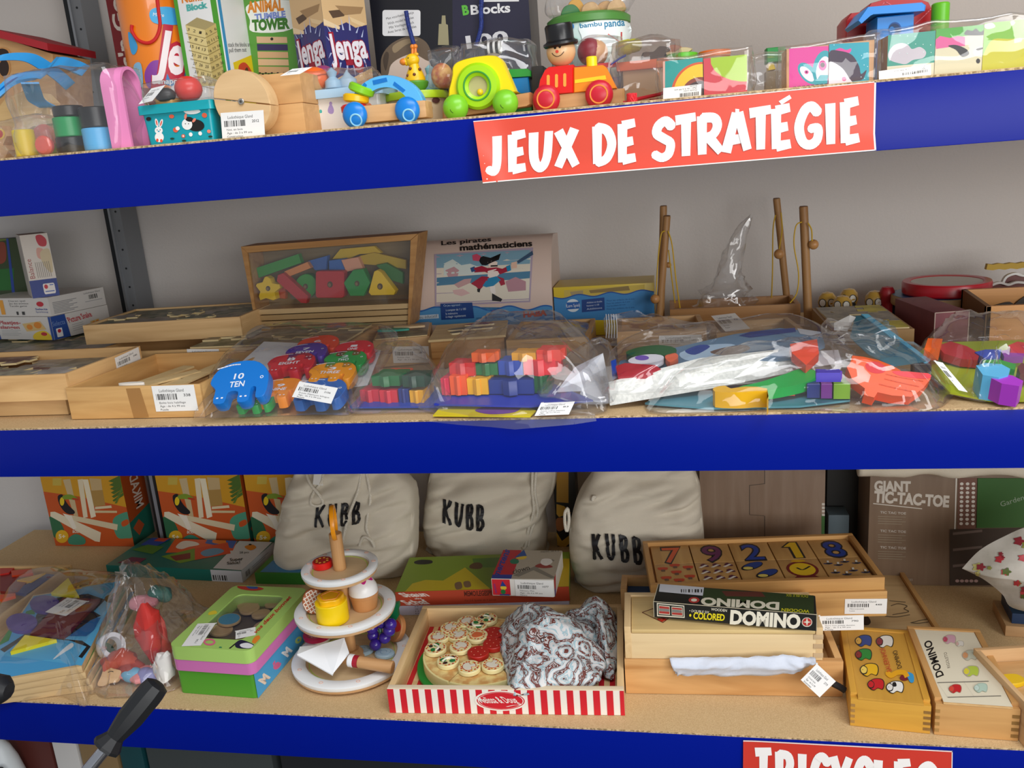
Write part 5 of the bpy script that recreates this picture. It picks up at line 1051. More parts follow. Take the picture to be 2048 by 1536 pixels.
cord([(1330,462),(1322,470),(1316,520),(1312,590)],.57);cord([(1336,462),(1344,490),(1352,560),(1360,616)],.57);cord([(1337,500),(1344,560),(1350,606)],.6)
cord([(1551,430),(1546,460),(1545,540),(1543,596)],.70);cord([(1562,425),(1564,460),(1558,500)],.70)
cord([(1604,444),(1592,452),(1588,490),(1597,545),(1594,585),(1580,606)],.55);cord([(1616,446),(1623,460),(1624,482)],.55)
pball(1310,598,9.5,.57);pball(1337,530,6,.62);pball(1558,508,10.5,.70);pball(1627,489,10.5,.555)
wob(G().box(onY(1384,612,.66)-V((0,0,.0)),onY(1512,606,.66)+V((0,.04,.012)),mat('#2f5a44',.5),.002),'green_chips',t)if False else None
def plume(w):
# draw the film up into a twisted tip
 return w
pts=[(1386,612,.042),(1402,600,.04),(1425,585,.030),(1432,560,.024),(1452,520,.022),(1470,480,.018),(1484,452,.010),(1503,431,.002)]
g=G();vs=[];fs=[];n=20
path=[onY(1448,614,.665),onY(1450,590,.665),onY(1452,575,.665),onY(1458,548,.665),onY(1466,515,.665),onY(1476,480,.665),onY(1488,455,.665),onY(1503,431,.665)]
rads=[.062,.055,.042,.028,.021,.017,.012,.003]
path=spline(path,3);rr=[]
for i in range(len(path)):u=i/(len(path)-1)*7;a=int(min(6,u));rr.append(rads[a]+(rads[a+1]-rads[a])*(u-a))
for i,(p,r)in enumerate(zip(path,rr)):
 for j in range(n):
  a=2*math.pi*j/n;k=1+.35*noise.noise(V((math.cos(a)*2,math.sin(a)*2,i*.5)))+.15*math.sin(5*a+i)
  vs.append(p+V((math.cos(a)*r*k,math.sin(a)*r*k*.55,.004*math.sin(3*a+i))))
for i in range(len(path)-1):
 for j in range(n):fs.append((i*n+j,i*n+(j+1)%n,i*n+n+(j+1)%n,i*n+n+j))
bag('plastic_bag',G().add(vs,fs,film(.12,.05,30,.9)),'clear bag twisted up to a tall point inside the pole game box')
# painted wooden dolls
def doll(px_,pyt,pyb,y,col,label,r=.019):
 c=onY(px_,pyb,y);z0=.0045;ht=onY(px_,pyt,y).z-z0;t=T('painted_doll',label,'toy figure',(c.x,y,z0),'painted wooden dolls')
 hb=max(.02,ht-.042)
 G().lathe([(0,0),(r*.9,.001),(r*.95,hb*.8),(r*.7,hb),(0,hb)],mat(col,.35),n=24).obj('body',t)
 G().lathe([(0,hb+.0005),(r*.9,hb+.004),(r*1.08,hb+.018),(r*.98,hb+.03),(r*.6,hb+.039),(0,hb+.042)],mat('#c9a24a',.25,coat=.5),n=28).obj('head',t)
 g=G();fmv=cylmap(c.x,y,r*1.1);cy_=(pyt+pyb)/2-6
 for dx in(-9,9):g=artf(g,fmv,[('#e8e6dc',ell(px_+dx,cy_-6,7,8,dx*3)),('#16181a',ring_(px_+dx,cy_-6,7.4,8.4,1.4),'s')],.0004)
 g=artf(g,fmv,[('#16181a',blob([(px_-14,cy_+3),(px_-4,cy_+1),(px_,cy_+6),(px_-6,cy_+14),(px_-12,cy_+12)])),('#16181a',blob([(px_+14,cy_+3),(px_+4,cy_+1),(px_,cy_+6),(px_+6,cy_+14),(px_+12,cy_+12)])),('#2c7a3a',ell(px_,cy_+6,3,4))],.0008)
 wob(g,'painted_petals',t)
def ring_(*a):return ring(*a)
doll(1654,596,640,.70,'#b98a3c','leftmost gold and black painted doll right of the pole game');doll(1684,604,640,.645,'#d8d6d0','white bodied painted doll beside the leftmost gold one')
doll(1697,587,632,.735,'#7c6a3a','dark painted doll standing behind the white bodied one');doll(1748,594,640,.69,'#c09a3e','gold painted doll beside the red peg near the drum')
tag(G().lathe([(0,0),(.011,.001),(.012,.03),(.015,.05),(.0155,.062),(.011,.07),(0,.072)],mat('#a51c28',.4),n=20).obj('red_peg',None,tr(onY(1772,620,.68).x,.675,.0045)),'red turned wooden peg between the gold doll and the drum','toy')
tag(G().lathe([(0,0),(.011,.001),(.012,.03),(.010,.05),(0,.058)],mat('#1c2430',.4),n=18).obj('dark_peg',None,tr(onY(1792,620,.7).x,.705,.0045)),'dark turned peg under the edge of the blue disc','toy')
# drum on a painted disc
yD=.64;c=onY(1893,560,yD);r=(onY(1982,560,yD).x-onY(1807,560,yD).x)/2;zt=c.z
t=T('toy_drum','round red toy drum with white skin lying on a blue painted disc','drum',(c.x,yD,zt-.026))
G().lathe([(r*.97,0),(r,.003),(r,.023),(r*.98,.026),(r*.82,.0255),(r*.80,.0235),(0,.0235)],mat('#b51525',.3),n=56).obj('drum_ring',t)
G().cyl((0,0,.0236),(0,0,.0242),r*.795,mat('#d2d0c8',.5),48).obj('drum_skin',t)
R2=r*1.12;t=T('painted_disc','thick wooden disc painted blue on top, under the red drum','toy',(c.x-.01,yD+.005,zt-.048));
G().lathe([(R2*.98,0),(R2,.003),(R2,.018),(R2*.985,.0205),(0,.0205)],wood('#b59668'),n=56).obj('disc',t)
G().cyl((0,0,.0206),(0,0,.021),R2*.97,speck('#23548a','#5f9ac0',14,.4,'sea_paint'),48).obj('painted_top',t)
G().box((-R2*.6,-.03,-(zt-.048-.0045)),(R2*.7,.1,-.0004),wood('#8f6c3e')).obj('wooden_stand',t)
# wavy white brown piece at the right
t=T('wavy_toy','white edged wavy brown wooden toy behind the crate, right frame edge','toy',tr(onY(2000,570,.66).x,.665,.0045));q=px2(.66)
zb0=(0.0045)
for k,(dy,dz)in enumerate(((0,0),(26,18))):
 P=[(1972+dy*1.2,572-dz+16),(1980+dy*1.2,556-dz+16),(1998+dy*1.2,549-dz+16),(2016+dy*1.2,553-dz+16),(2034+dy*1.2,548-dz+16),(2070+dy*1.2,552-dz+16)]
 top=[(a,b)for a,b in[(s.x,s.y)for s in spline([(*p_,0)for p_ in P],4)]]
 wob(G().strap([onY(a,b,.66+.012*k)for a,b in top],(0,.01,0),.0045,mat('#dcdcd8',.4)),'white_edge',t)
 bot=[(b_.x,b_.z)for b_ in[onY(a,b+3,.66+.012*k)for a,b in top]];bot+=[(bot[-1][0],.006),(bot[0][0],.006)]
 wob(G().prism(bot,-.008-.012*k,-.001-.012*k,mat('#6e3a34',.45),XZ(.66)),'brown_panel',t)
wob(G().strap([onY(1972+i*12,533-i*.6+2*(i%2),.70)for i in range(9)],(0,.012,0),.012,mat('#b8962a',.6)),'yellow_edge',t)
# maroon box
X,w,d,h=boxat(.0045,(1867,694),(1941,694),(1866,626),(1828,596));zq=.0045
A=onZ(1867,690,.02);X,w=fr(.02,(1867,690),(1941,689));h=xh(X.translation,(1866,626));
G_=tr(X.translation.x,X.translation.y,.0045)@rz(9);h=h+.0155
carton('maroon_box','worn maroon card box with pale scuffed edges, receding towards the drum',G_,w,.17,h,speck('#6a3038','#86464e',9,.6,'worn_card'))
o=bpy.data.objects['maroon_box'];g=G()
for a,b in(((0,-.0003,h),(w,-.0003,h)),((0,-.0003,0),(0,-.0003,h)),((w,-.0003,0),(w,-.0003,h))):g.tube([a,b],.0009,mat('#c9b4a8',.7),5)
g.obj('scuffed_edge',o)
# tall wooden crate at the right edge
yC=.40;A=onY(1968,690,yC);zc=.0045;h=onY(1968,613,yC).z-zc;w=.2
t=T('wooden_crate','tall honey wooden crate with higher back board at the right frame edge','crate',tr(A.x,yC,zc));wm=wd('#cf9550',0,con=.14)
G().box((0,0,0),(w,.010,h),wm,.001).obj('front_board',t)
hb=onY(1912,579,yC+.14).z-zc;xb_=onY(1912,600,yC+.14).x-A.x
G().box((xb_*0,.13,0),(w,.14,hb),wm,.001).obj('back_board',t)
G().prism([(0,0),(.14,0),(.14,hb),(.128,hb),(.0,h)],0,.008,wood('#7f5a30',1),M(((0,0,1,0),(1,0,0,0),(0,1,0,0),(0,0,0,1)))).obj('side_board',t)
G().box((.009,.011,.0),(w,.129,.006),wm).obj('floor_board',t)
for k,P in enumerate(([(.02,.12),(.06,.135),(.085,.14),(.09,.128),(.05,.124)],[(.09,.13),(.11,.15),(.135,.152),(.12,.138),(.13,.128),(.10,.126)])):
 g=G().prism(blob([(a,hb-.16+b*.95)for a,b in P],3),-.129,-.125,mat('#3c352c',.5),XZ(0));g.obj('dark_inlay',t)
 # flat yellow puzzle behind the blue folder
X=tr(onZ(1652,690,.0045).x,.40,.0045)
X,w=fr(.0045,(1652,724),(1822,716));X=tr(X.translation.x+.012,X.translation.y,.0045)
o=tray('puzzle_tray','flat yellow and green puzzle tray between the blue folder and maroon box',X,.135,.24,.055,wd('#a98550'))
jig(o,.006,.006,.129,.234,.053,2,3,tops=(speck('#b3a51e','#d8cc3a',20,.5,'yellow_print'),speck('#8aa02c','#c4bb34',20,.5,'lime_print'),mottle),lift=.003)
# ---------------------------------------------------------------- clear bags along the front of the middle shelf
def PL(y0,z0,sl):return V((0,y0,z0)),V((0,-sl,1)).normalized()
def slab(name,label,col,pts,pl,th,cat='puzzle piece',group=None,parent=None,bev=0,items=None,lab=True,L=0):
# flat-topped piece: its top outline is given in pixels on a real sloping plane
 o,n=pl;P=[onP(a,b,o,n)for a,b in pts];c=sum(P,V())/len(P);k=len(P)
 a=sum((P[i-1]-c).cross(P[i]-c).dot(n)for i in range(k))
 if a<0:P.reverse()
 lift=V((0,0,max(0,.0062-min((p-n*th).z for p in P))))if c.z>-.2 else V()
 P=[p+lift for p in P]
 g=G();g.add([p-c for p in P]+[p-c-n*th for p in P],[tuple(range(k)),tuple(reversed(range(k,2*k)))]+[(i,k+i,k+(i+1)%k,(i+1)%k)for i in range(k)],col if not isinstance(col,str)else mat(col,.38))
 if items:artf(g,lambda p,r,of:onP(p,r,o,n)+lift+n*of-c,items,.0004)
 ob=g.obj(name,parent,tr(c));
 if lab and not parent:tag(ob,label,cat,group)
 return ob
EL=blob([(-.5,.02),(-.44,.26),(-.2,.42),(.18,.42),(.42,.24),(.5,0),(.49,-.3),(.36,-.34),(.33,-.14),(.24,-.14),(.24,-.38),(.06,-.4),(.03,-.2),(-.14,-.2),(-.17,-.4),(-.36,-.38),(-.38,-.12)],3)
def elephant(cx,cy,wpx,ang,col,label,pl,txt,lift=0,th=.021,flip=1):
 o,n=pl;o=o+n*lift;c=onP(cx,cy,o,n);s=(onP(cx+wpx/2,cy,o,n)-onP(cx-wpx/2,cy,o,n)).length
 ex=(V((1,0,0))-n*n.x).normalized();ey=n.cross(ex);X=M(((ex.x,ey.x,n.x,c.x),(ex.y,ey.y,n.y,c.y),(ex.z,ey.z,n.z,c.z),(0,0,0,1)))@rz(ang)
 P=[(x*s*flip,y*s)for x,y in EL];t=T('elephant_piece',label,'puzzle piece',X,'elephant counting pieces in the clear bag')
 G().prism(P,0,th,mat(col,.35),None,.001).obj('elephant_body',t)
 it=[('#e9edf4',stroke([(-.44*s*flip,.3*s),(-.2*s*flip,.36*s),(-.05*s*flip,.36*s)],.012*s),'s'),('#e9edf4',[[(x*s*flip-.018*s,y*s-.014*s),(x*s*flip+.018*s,y*s-.014*s),(x*s*flip+.018*s,y*s+.014*s),(x*s*flip-.018*s,y*s+.014*s)]for x,y in((.1,-.3),(.18,-.3),(-.3,-.3),(-.22,-.3))],'s'),('#e9edf4',ring(.38*s*flip,.06*s,.03*s,.03*s,.012*s,12),'s')]
 g=artf(G(),lambda p,r,of:V((p,r,th+of)),it,.0004)
 for k,(tx,y_)in enumerate(zip(txt,(.06,-.1))):
  vs,fs=glyphs(tx,.02,0,1);wd_=.085*s*max(2,len(tx));g.add([V((-.02*s-wd_/2+x*wd_,y_*s+.11*s*y,th+.0006))for x,y in vs],fs,mat('#e9edf4',.5))
 g.obj('white_print',t);return t
 # --- bag of numbered elephants
pe=PL(.04,.012,.25)
slab('paper_sheet','plain white sheet of paper under the elephant pieces in the clear bag','#dfe2e8',[(432,770),(528,683),(640,688),(762,700),(735,770),(640,782),(540,765)],pe,.001,'paper')
for a in((640,706,84,8,'#e8472c','orange red elephant piece at the top of the bagged pile','SIX'),(617,722,84,6,'#4a2f9c','purple elephant piece under the orange red one','SEVEN'),(587,744,96,6,'#cf1f34','crimson elephant piece at the left of the bagged pile','EIGHT'),(712,716,80,4,'#d81f38','red elephant piece at the upper right of the bagged pile','ONE'),(694,738,88,2,'#129a48','green elephant piece in the bagged pile','TWO'),(668,763,98,0,'#f29a12','orange elephant piece right of the middle of the pile','THREE')):
 elephant(a[0],a[1],a[2]*.93,*a[3:6],pe,(str(('ONE','TWO','THREE','FOUR','FIVE','SIX','SEVEN','EIGHT','NINE','TEN').index(a[6])+1),a[6]),.0015+.0035*(a[1]>715))
elephant(645,800,100,-4,'#2766b8','blue elephant piece at the right front of the bag, under the label',pe,('4','FOUR'),.004)
elephant(566,797,88,4,'#ee8a18','orange elephant piece at the middle front of the bag',pe,('9','NINE'),.004)
elephant(515,812,70,0,'#1f9a44','green elephant piece under the blue ten',pe,('5','FIVE'),.002,.016)
elephant(488,778,112,4,'#1877cf','bright blue elephant piece lettered 10 TEN, nearest the front',PL(.035,.03,.8),('10','TEN'),.004)
lb=[onP(a,b,*PL(.05,.062,.5))for a,b in((599,763),(676,776),(668,808),(584,794))]
c=lb[0].copy();sticker(tag(G().box((0,0,-.001),(.004,.004,0),'#f4f4f2').obj('paper_label',None,tr(c)),'white barcode label lying on the elephant pieces','label'),[p-c for p in lb],'3106',['Puzzle Éléphants bilingue','Âge : de 3 à 99 ans','Puzzle'])
sl=lambda b:.012+.25*max(0,b.y-.04)-.006
bag('zip_bag',pillow([onP(a,b,*pe)for a,b in((388,838),(396,806),(424,750),(478,690),(530,668),(640,664),(770,662),(796,676),(770,730),(735,790),(706,832),(690,842),(640,838),(560,842),(470,844),(410,846))],.004,.052,3,.007,5,18,m=film(.05,.02,26,.8),zf=sl),'large clear zip bag of elephant pieces lying on the shelf front')
# --- blocks helper
def blk(label,col,x0,x1,yb,yt,yk,z=.006,name='puzzle_block',grp=None,knob=True):
 X,w,d,h=boxat(z,(x0,yb),(x1,yb),(x0,yt),(x0,yk));d=min(max(d,.012),.08);k=w*.16
 P=[(0,0),(w*.38,0)]+([(w*.34,-k*.5),(w*.5,-k),(w*.66,-k*.5),(w*.62,0)]if knob else[])+[(w,0),(w,d*.35),(w+k*.4,d*.5),(w,d*.65),(w,d),(w*.6,d),(w*.5,d-k*.5),(w*.4,d),(0,d),(0,d*.65),(k*.45,d*.5),(0,d*.35)]
 return tag(G().prism(P,0,h,mat(col,.35),None,.001).obj(name,None,X),label,'block',grp)
 # --- second bag: blocks on blue card
pb=PL(.05,.010,.12)
slab('blue_card','blue card under the bagged puzzle blocks right of the elephants','#1c3fa8',[(698,814),(742,770),(862,764),(905,812)],pb,.003,'card')
gq='jigsaw blocks on the blue cards'
for a in(('crimson jigsaw block left of the small blue card','#c41f38',722,760,805,780,758),('red jigsaw block beside the crimson one','#d3283c',761,796,806,781,760),('navy jigsaw block on the small blue card','#1b2f7c',799,819,806,778,762),('golden jigsaw block at the right of the small blue card','#e9a81e',821,848,806,781,765)):blk(*a,z=.012,grp=gq)
for a in(('dark green jigsaw block behind the crimson one','#1d6a34',745,800,772,752,738),('orange red jigsaw block behind the red one','#e0502c',765,808,764,748,736),('very dark green jigsaw block behind the navy one','#16402a',806,850,774,752,740)):blk(*a,z=.04,grp=gq)
bag('zip_bag',pillow([onP(a,b,*pb)for a,b in((694,822),(716,776),(748,732),(800,724),(856,730),(880,760),(900,800),(902,820),(800,824))],.004,.075,9,.008,3.5,14,m=film(.08,.03,28,.8),zf=lambda b:.12*max(0,b.y-.05)),'clear bag of jigsaw blocks between the elephants and the big block bag')
# --- third bag
slab('yellow_card','yellow card with purple shape sticking out under the big block bag','#e3cf22',[(866,832),(880,816),(1030,808),(1072,822),(1060,834)],PL(.03,.009,.05),.002,'card',items=[('#7a4a9c',blob([(950,822),(990,812),(1040,812),(1030,826),(980,830)]))])
slab('blue_card','large blue card under the big bag of jigsaw blocks','#2338b0',[(868,808),(896,770),(1100,764),(1186,800),(1060,812)],PL(.05,.022,.12),.003,'card')
gq='jigsaw blocks in the big bag'
for a in(('pink red jigsaw block at the left of the big bag','#e0254a',884,900,790,757,742),('bright orange jigsaw block in the big bag front row','#f5591c',902,934,790,752,738),('yellow jigsaw block in the big bag front row','#efb01a',936,977,789,757,740),('navy jigsaw block in the big bag front row','#173284',979,1068,788,760,744),('dark green jigsaw block at the right of the front row','#14592c',1070,1096,786,752,738)):blk(*a,z=.026,grp=gq)
for a in(('red jigsaw block, second row left in the big bag','#cf2f2c',900,950,752,726,716),('green jigsaw block, second row in the big bag','#23733a',952,996,750,727,715),('blue jigsaw block, second row in the big bag','#2b4aa8',998,1046,750,722,711),('scarlet jigsaw block, second row right in the big bag','#e2303a',1048,1112,750,720,706)):blk(*a,z=.055,grp=gq)
for a in(('orange jigsaw block at the back of the big bag','#e8642a',944,990,724,706,698),('golden jigsaw block at the back of the big bag','#dd9a24',1024,1072,722,706,696),('coral jigsaw block at the back right of the big bag','#e44a3c',1074,1122,722,700,690)):blk(*a,z=.078,grp=gq)
bag('zip_bag',pillow([onP(a,b,*PL(.04,.012,.14))for a,b in((846,812),(862,790),(905,728),(960,694),(1050,686),(1130,692),(1200,720),(1216,800),(1190,828),(1100,828),(990,836),(900,828))],.004,.105,5,.012,4,18,m=film(.06,.03,20,.8),zf=lambda b:.14*max(0,b.y-.04)),'big clear bag of jigsaw blocks at the middle of the shelf front')
fl=[onP(a,b,*PL(-.012,-.0005,.0))for a,b in((845,846),(870,822),(1000,820),(1130,818),(1192,826),(1188,842),(1100,856),(1030,862),(940,852))]
g=G();n=len(fl);
flap=[onY(a,b,-.004-.004*(i%2))if b>843 else onZ(a,b,.0062)for i,(a,b)in enumerate(((846,842),(960,838),(1100,834),(1190,828),(1193,842),(1146,849),(1100,853),(1030,859),(980,854),(920,850)))]
g.add(flap,[(0,1,8,9),(1,2,6,7,8),(2,3,4,5,6)],film(.2,.12,30,.8));bag('film_flap',g,'loose clear film edge hanging over the beam under the big bag')
lb=[onP(a,b,*PL(.02,.03,.6))for a,b in((1082,806),(1150,803),(1136,830),(1069,832))];c=lb[0].copy()
sticker(tag(G().box((0,0,-.001),(.004,.004,0),'#f4f4f2').obj('paper_label',None,tr(c)),'white barcode label at the right front of the big block bag','label'),[p-c for p in lb],'83',['Puzzle coffret éléphant','Âge : de 3 à 99 ans','Puzzle'])
# --- white folded paper in a clear bag
t=T('folded_paper','white folded instruction sheet standing up in a clear bag','paper',tr(onZ(1170,808,.02)))
def sheet(pts,yy,par,nm,col='#eceef3'):
 P=[onY(a,b,y_)for(a,b),y_ in zip(pts,yy)];n=(P[1]-P[0]).cross(P[2]-P[0]).normalized()*.0006;k=len(P)
 wob(G().add(P+[p+n for p in P],[tuple(range(k)),tuple(reversed(range(k,2*k)))]+[(i,(i+1)%k,k+(i+1)%k,k+i)for i in range(k)],mat(col,.5)),nm,par)
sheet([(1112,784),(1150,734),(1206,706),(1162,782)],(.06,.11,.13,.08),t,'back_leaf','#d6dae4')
sheet([(1162,782),(1206,706),(1217,764),(1217,806)],(.08,.13,.12,.05),t,'front_leaf')
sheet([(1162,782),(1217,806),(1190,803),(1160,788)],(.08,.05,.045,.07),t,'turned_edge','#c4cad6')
bag('zip_bag',pillow([onP(a,b,*PL(.03,.02,.3))for a,b in((1078,790),(1120,730),(1190,690),(1216,690),(1236,740),(1226,810),(1180,820),(1120,800))],.02,.03,18,.01,4,12,m=film(.12,.06,30,.8),zf=lambda b:.3*max(0,b.y-.03)),'clear bag round the white folded sheet')
t=T('zip_bag','clear zip bag standing up with a ridged zip strip above the tray','plastic bag',tr(onY(1300,690,.36)))
wob(wrap((onY(1214,670,.3).x,.30,onY(1214,700,.3).z),(onY(1420,670,.34).x,.40,onY(1300,640,.35).z),27,.02,.002,12,film(.08,.04,18,.8),fn=lambda w:V((w.x,w.y,w.z-.16*max(0,w.x-onY(1300,660,.35).x)))),'film',t)
g=G()
for k in range(5):g.tube([onY(1212+k*5,628,.295),onY(1214+k*5,652,.295),onY(1212+k*5.5,676,.293)],.0007,mat('#c8ccd2',.3),6)
wob(g,'zip_strip',t)
# --- flat bag with white felt strip and painted pieces
pp=PL(.10,.045,.42)
slab('painted_board','picture board in blues and browns behind the white felt strip','#5f7f9c',[(1232,748),(1240,722),(1330,700),(1470,668),(1560,656),(1642,664),(1650,690),(1600,712),(1450,730),(1330,752)],pp,.006,'puzzle',items=[('#a9c4dc',blob([(1360,706),(1420,690),(1470,690),(1440,708),(1380,722)])),('#2c4a9a',blob([(1370,702),(1400,690),(1420,694),(1390,710)])),('#6f5a52',blob([(1420,704),(1480,690),(1500,698),(1460,712)])),('#21397c',[(1478,672),(1500,664),(1590,656),(1592,664),(1500,676)]),('#b0b4bc',[(1594,657),(1640,664),(1646,676),(1600,668)])])
pq=PL(.085,.058,.42)
for lab,col,pts in(('dark green curved wooden piece in the flat bag','#1c5a34',blob([(1252,704),(1280,694),(1320,690),(1350,696),(1350,706),(1326,710),(1300,706),(1268,712)])),('white wooden piece with purple spot in the flat bag','#d8d8e2',ell(1292,718,36,9,-6)),('crimson wooden wedge in the flat bag','#b81c30',[(1231,732),(1250,726),(1310,730),(1322,738),(1290,750),(1236,754)]),('salmon wooden piece beside the white one in the flat bag','#e0694a',blob([(1330,712),(1350,706),(1356,714),(1340,724)])),('blue wooden piece at the left end of the flat bag','#20409a',[(1222,722),(1232,718),(1234,744),(1224,748)])):
 slab('painted_piece',lab,col,pts,pq,.012,items=[('#6a4aae',ell(1284,716,14,5))]if 'purple' in lab else None)
slab('painted_piece','coral red wooden piece at the right end of the flat bag','#f2543a',[(1580,688),(1634,678),(1638,706),(1612,730),(1584,706)],PL(.12,.075,.35),.016)
def panel(pts,ys,th):
 P=[onY(a,b,y_)for(a,b),y_ in zip(pts,ys)];n=(P[1]-P[0]).cross(P[2]-P[0]).normalized()*-th;k=len(P)
 return P,n,k
P,n,k=panel([(1217,764),(1400,716),(1592,695),(1604,735),(1420,772),(1218,806)],(.06,.10,.16,.13,.075,.04),.006)
g=G().add(P+[p+n for p in P],[tuple(range(k)),tuple(reversed(range(k,2*k)))]+[(i,(i+1)%k,k+(i+1)%k,k+i)for i in range(k)],speck('#dadcd6','#eff0ea',200,.8,'white_felt'))
tag(g.obj('felt_strip'),'long off white felt strip slanting up across the bagged pieces','strip')
P,n,k=panel([(1606,704),(1676,700),(1684,726),(1608,738)],(.16,.18,.16,.135),.0008)
g=G().add(P+[p+n for p in P],[tuple(range(k)),tuple(reversed(range(k,2*k)))]+[(i,(i+1)%k,k+(i+1)%k,k+i)for i in range(k)],mat('#e6dfe4',.5));tag(g.obj('paper_sheet'),'pale paper corner right of the white felt strip','paper')
bag('zip_bag',pillow([onP(a,b,*PL(.08,.03,.36))for a,b in((1206,790),(1214,720),(1250,690),(1400,668),(1560,648),(1650,656),(1700,700),(1712,724),(1620,748),(1420,784),(1300,806),(1222,812))],.028,.042,25,.008,5,16,m=film(.07,.03,18,.8),zf=lambda b:.36*max(0,b.y-.08)),'flat clear bag with a white felt strip and painted pieces')
# --- front bag of chunky painted shapes
pf=PL(.03,.010,.06)
slab('teal_card','teal blue card under the chunky shapes at the right shelf front','#4e8c9c',[(1290,806),(1330,786),(1690,768),(1700,800),(1600,812),(1420,816)],pf,.003,'card')
slab('yellow_shape','chunky golden yellow shape at the front of the long bag','#f2b814',blob([(1428,782),(1450,778),(1462,784),(1490,780),(1534,784),(1534,806),(1534,790),(1484,792),(1462,792),(1430,790)],2),PL(.028,.032,.1),.026)
slab('green_shape','long bright green shape under the white felt strip','#12a845',blob([(1478,774),(1520,764),(1570,748),(1600,738),(1634,742),(1630,756),(1600,768),(1540,780),(1500,782)],3),PL(.06,.04,.2),.016)
for lab,col,a in(('salmon red button shape behind the yellow one','#e6603c',(1546,1590,792,770,762)),('navy block in the long bag','#20307c',(1614,1640,796,768,756)),('purple block right of the navy one','#7a2a92',(1642,1664,797,768,754)),('lime green block left of the orange crab shape','#78a81e',(1667,1700,798,768,756)),('blue violet block behind the navy one','#4a3cb0',(1632,1682,764,746,738))):
 blk(lab,col,*a,z=.013 if a[2]>780 else .05,name='painted_block',knob=False)
E5=lambda*a:[(1500+x/3.737,450+y/3.737)for x,y in a]
slab('orange_shape','orange wooden shape lying behind the front orange one, right','#f5601a',E5((740,1060),(765,975),(850,985),(960,1010),(1060,1050),(1125,1085),(1115,1150),(1050,1150),(960,1090),(860,1050),(800,1080)),PL(.06,.05,.35),.02)
slab('orange_shape','ribbed bright orange claw shape at the right shelf front','#f8581a',E5((722,1160),(770,1110),(860,1100),(980,1140),(1060,1190),(1180,1195),(1330,1210),(1345,1250),(1290,1320),(1200,1385),(1060,1375),(950,1350),(925,1390),(850,1370),(855,1320),(760,1250)),PL(.035,.032,.9),.022,items=[('#d81f2a',blob(E5((860,1140),(940,1120),(1010,1160),(1000,1200),(940,1210),(880,1190)))),('#e8303c',blob(E5((1060,1195),(1180,1198),(1330,1214),(1340,1245),(1260,1250),(1120,1230)))),('#d84a12',stroke(E5((1010,1215),(1120,1240),(1290,1270)),1),'s'),('#d84a12',stroke(E5((1000,1250),(1120,1280),(1260,1310)),1),'s'),('#d84a12',stroke(E5((960,1290),(1080,1320),(1220,1350)),1),'s')])
blk('black block at the right end of the long bag','#22202a',1828,1862,756,728,716,.02,'painted_block',knob=False)
bag('zip_bag',pillow([onP(a,b,*pf)for a,b in((1300,822),(1310,792),(1420,770),(1560,738),(1700,716),(1830,724),(1896,750),(1900,790),(1870,816),(1790,824),(1680,822),(1560,816),(1420,824))],.004,.078,29,.009,4,18,m=film(.05,.03,18,.8),zf=lambda b:.06*max(0,b.y-.03)),'long clear bag of chunky painted shapes at the right shelf front')
# --- blue folder
t=T('blue_folder','sky blue folded card standing like a tent in a clear bag','card',tr(onY(1780,730,.2)))
def sh2(pts,ys,nm,col,th=.002):
 P,n,k=panel(pts,ys,th);wob(G().add(P+[p+n for p in P],[tuple(range(k)),tuple(reversed(range(k,2*k)))]+[(i,(i+1)%k,k+(i+1)%k,k+i)for i in range(k)],mat(col,.45)),nm,t)
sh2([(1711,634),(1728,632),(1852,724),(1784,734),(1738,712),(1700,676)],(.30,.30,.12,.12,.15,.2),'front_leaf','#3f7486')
sh2([(1722,630),(1736,630),(1860,722),(1850,730)],(.298,.302,.119,.116),'pale_edge','#69bfe2')  # thin strip of lighter blue along the right edge of the card
sh2([(1668,646),(1700,630),(1711,634),(1694,662),(1668,660)],(.27,.28,.29,.25,.25),'paper_corner','#e2e2e0',.001)
bag('plastic_bag',wrap((onY(1655,700,.2).x,.14,.03),(onY(1770,700,.2).x,.26,onY(1700,640,.26).z),35,.022,.002,11,film(.07,.04,22,.9),rd=.3),'crumpled clear bag round the left end of the blue folder')
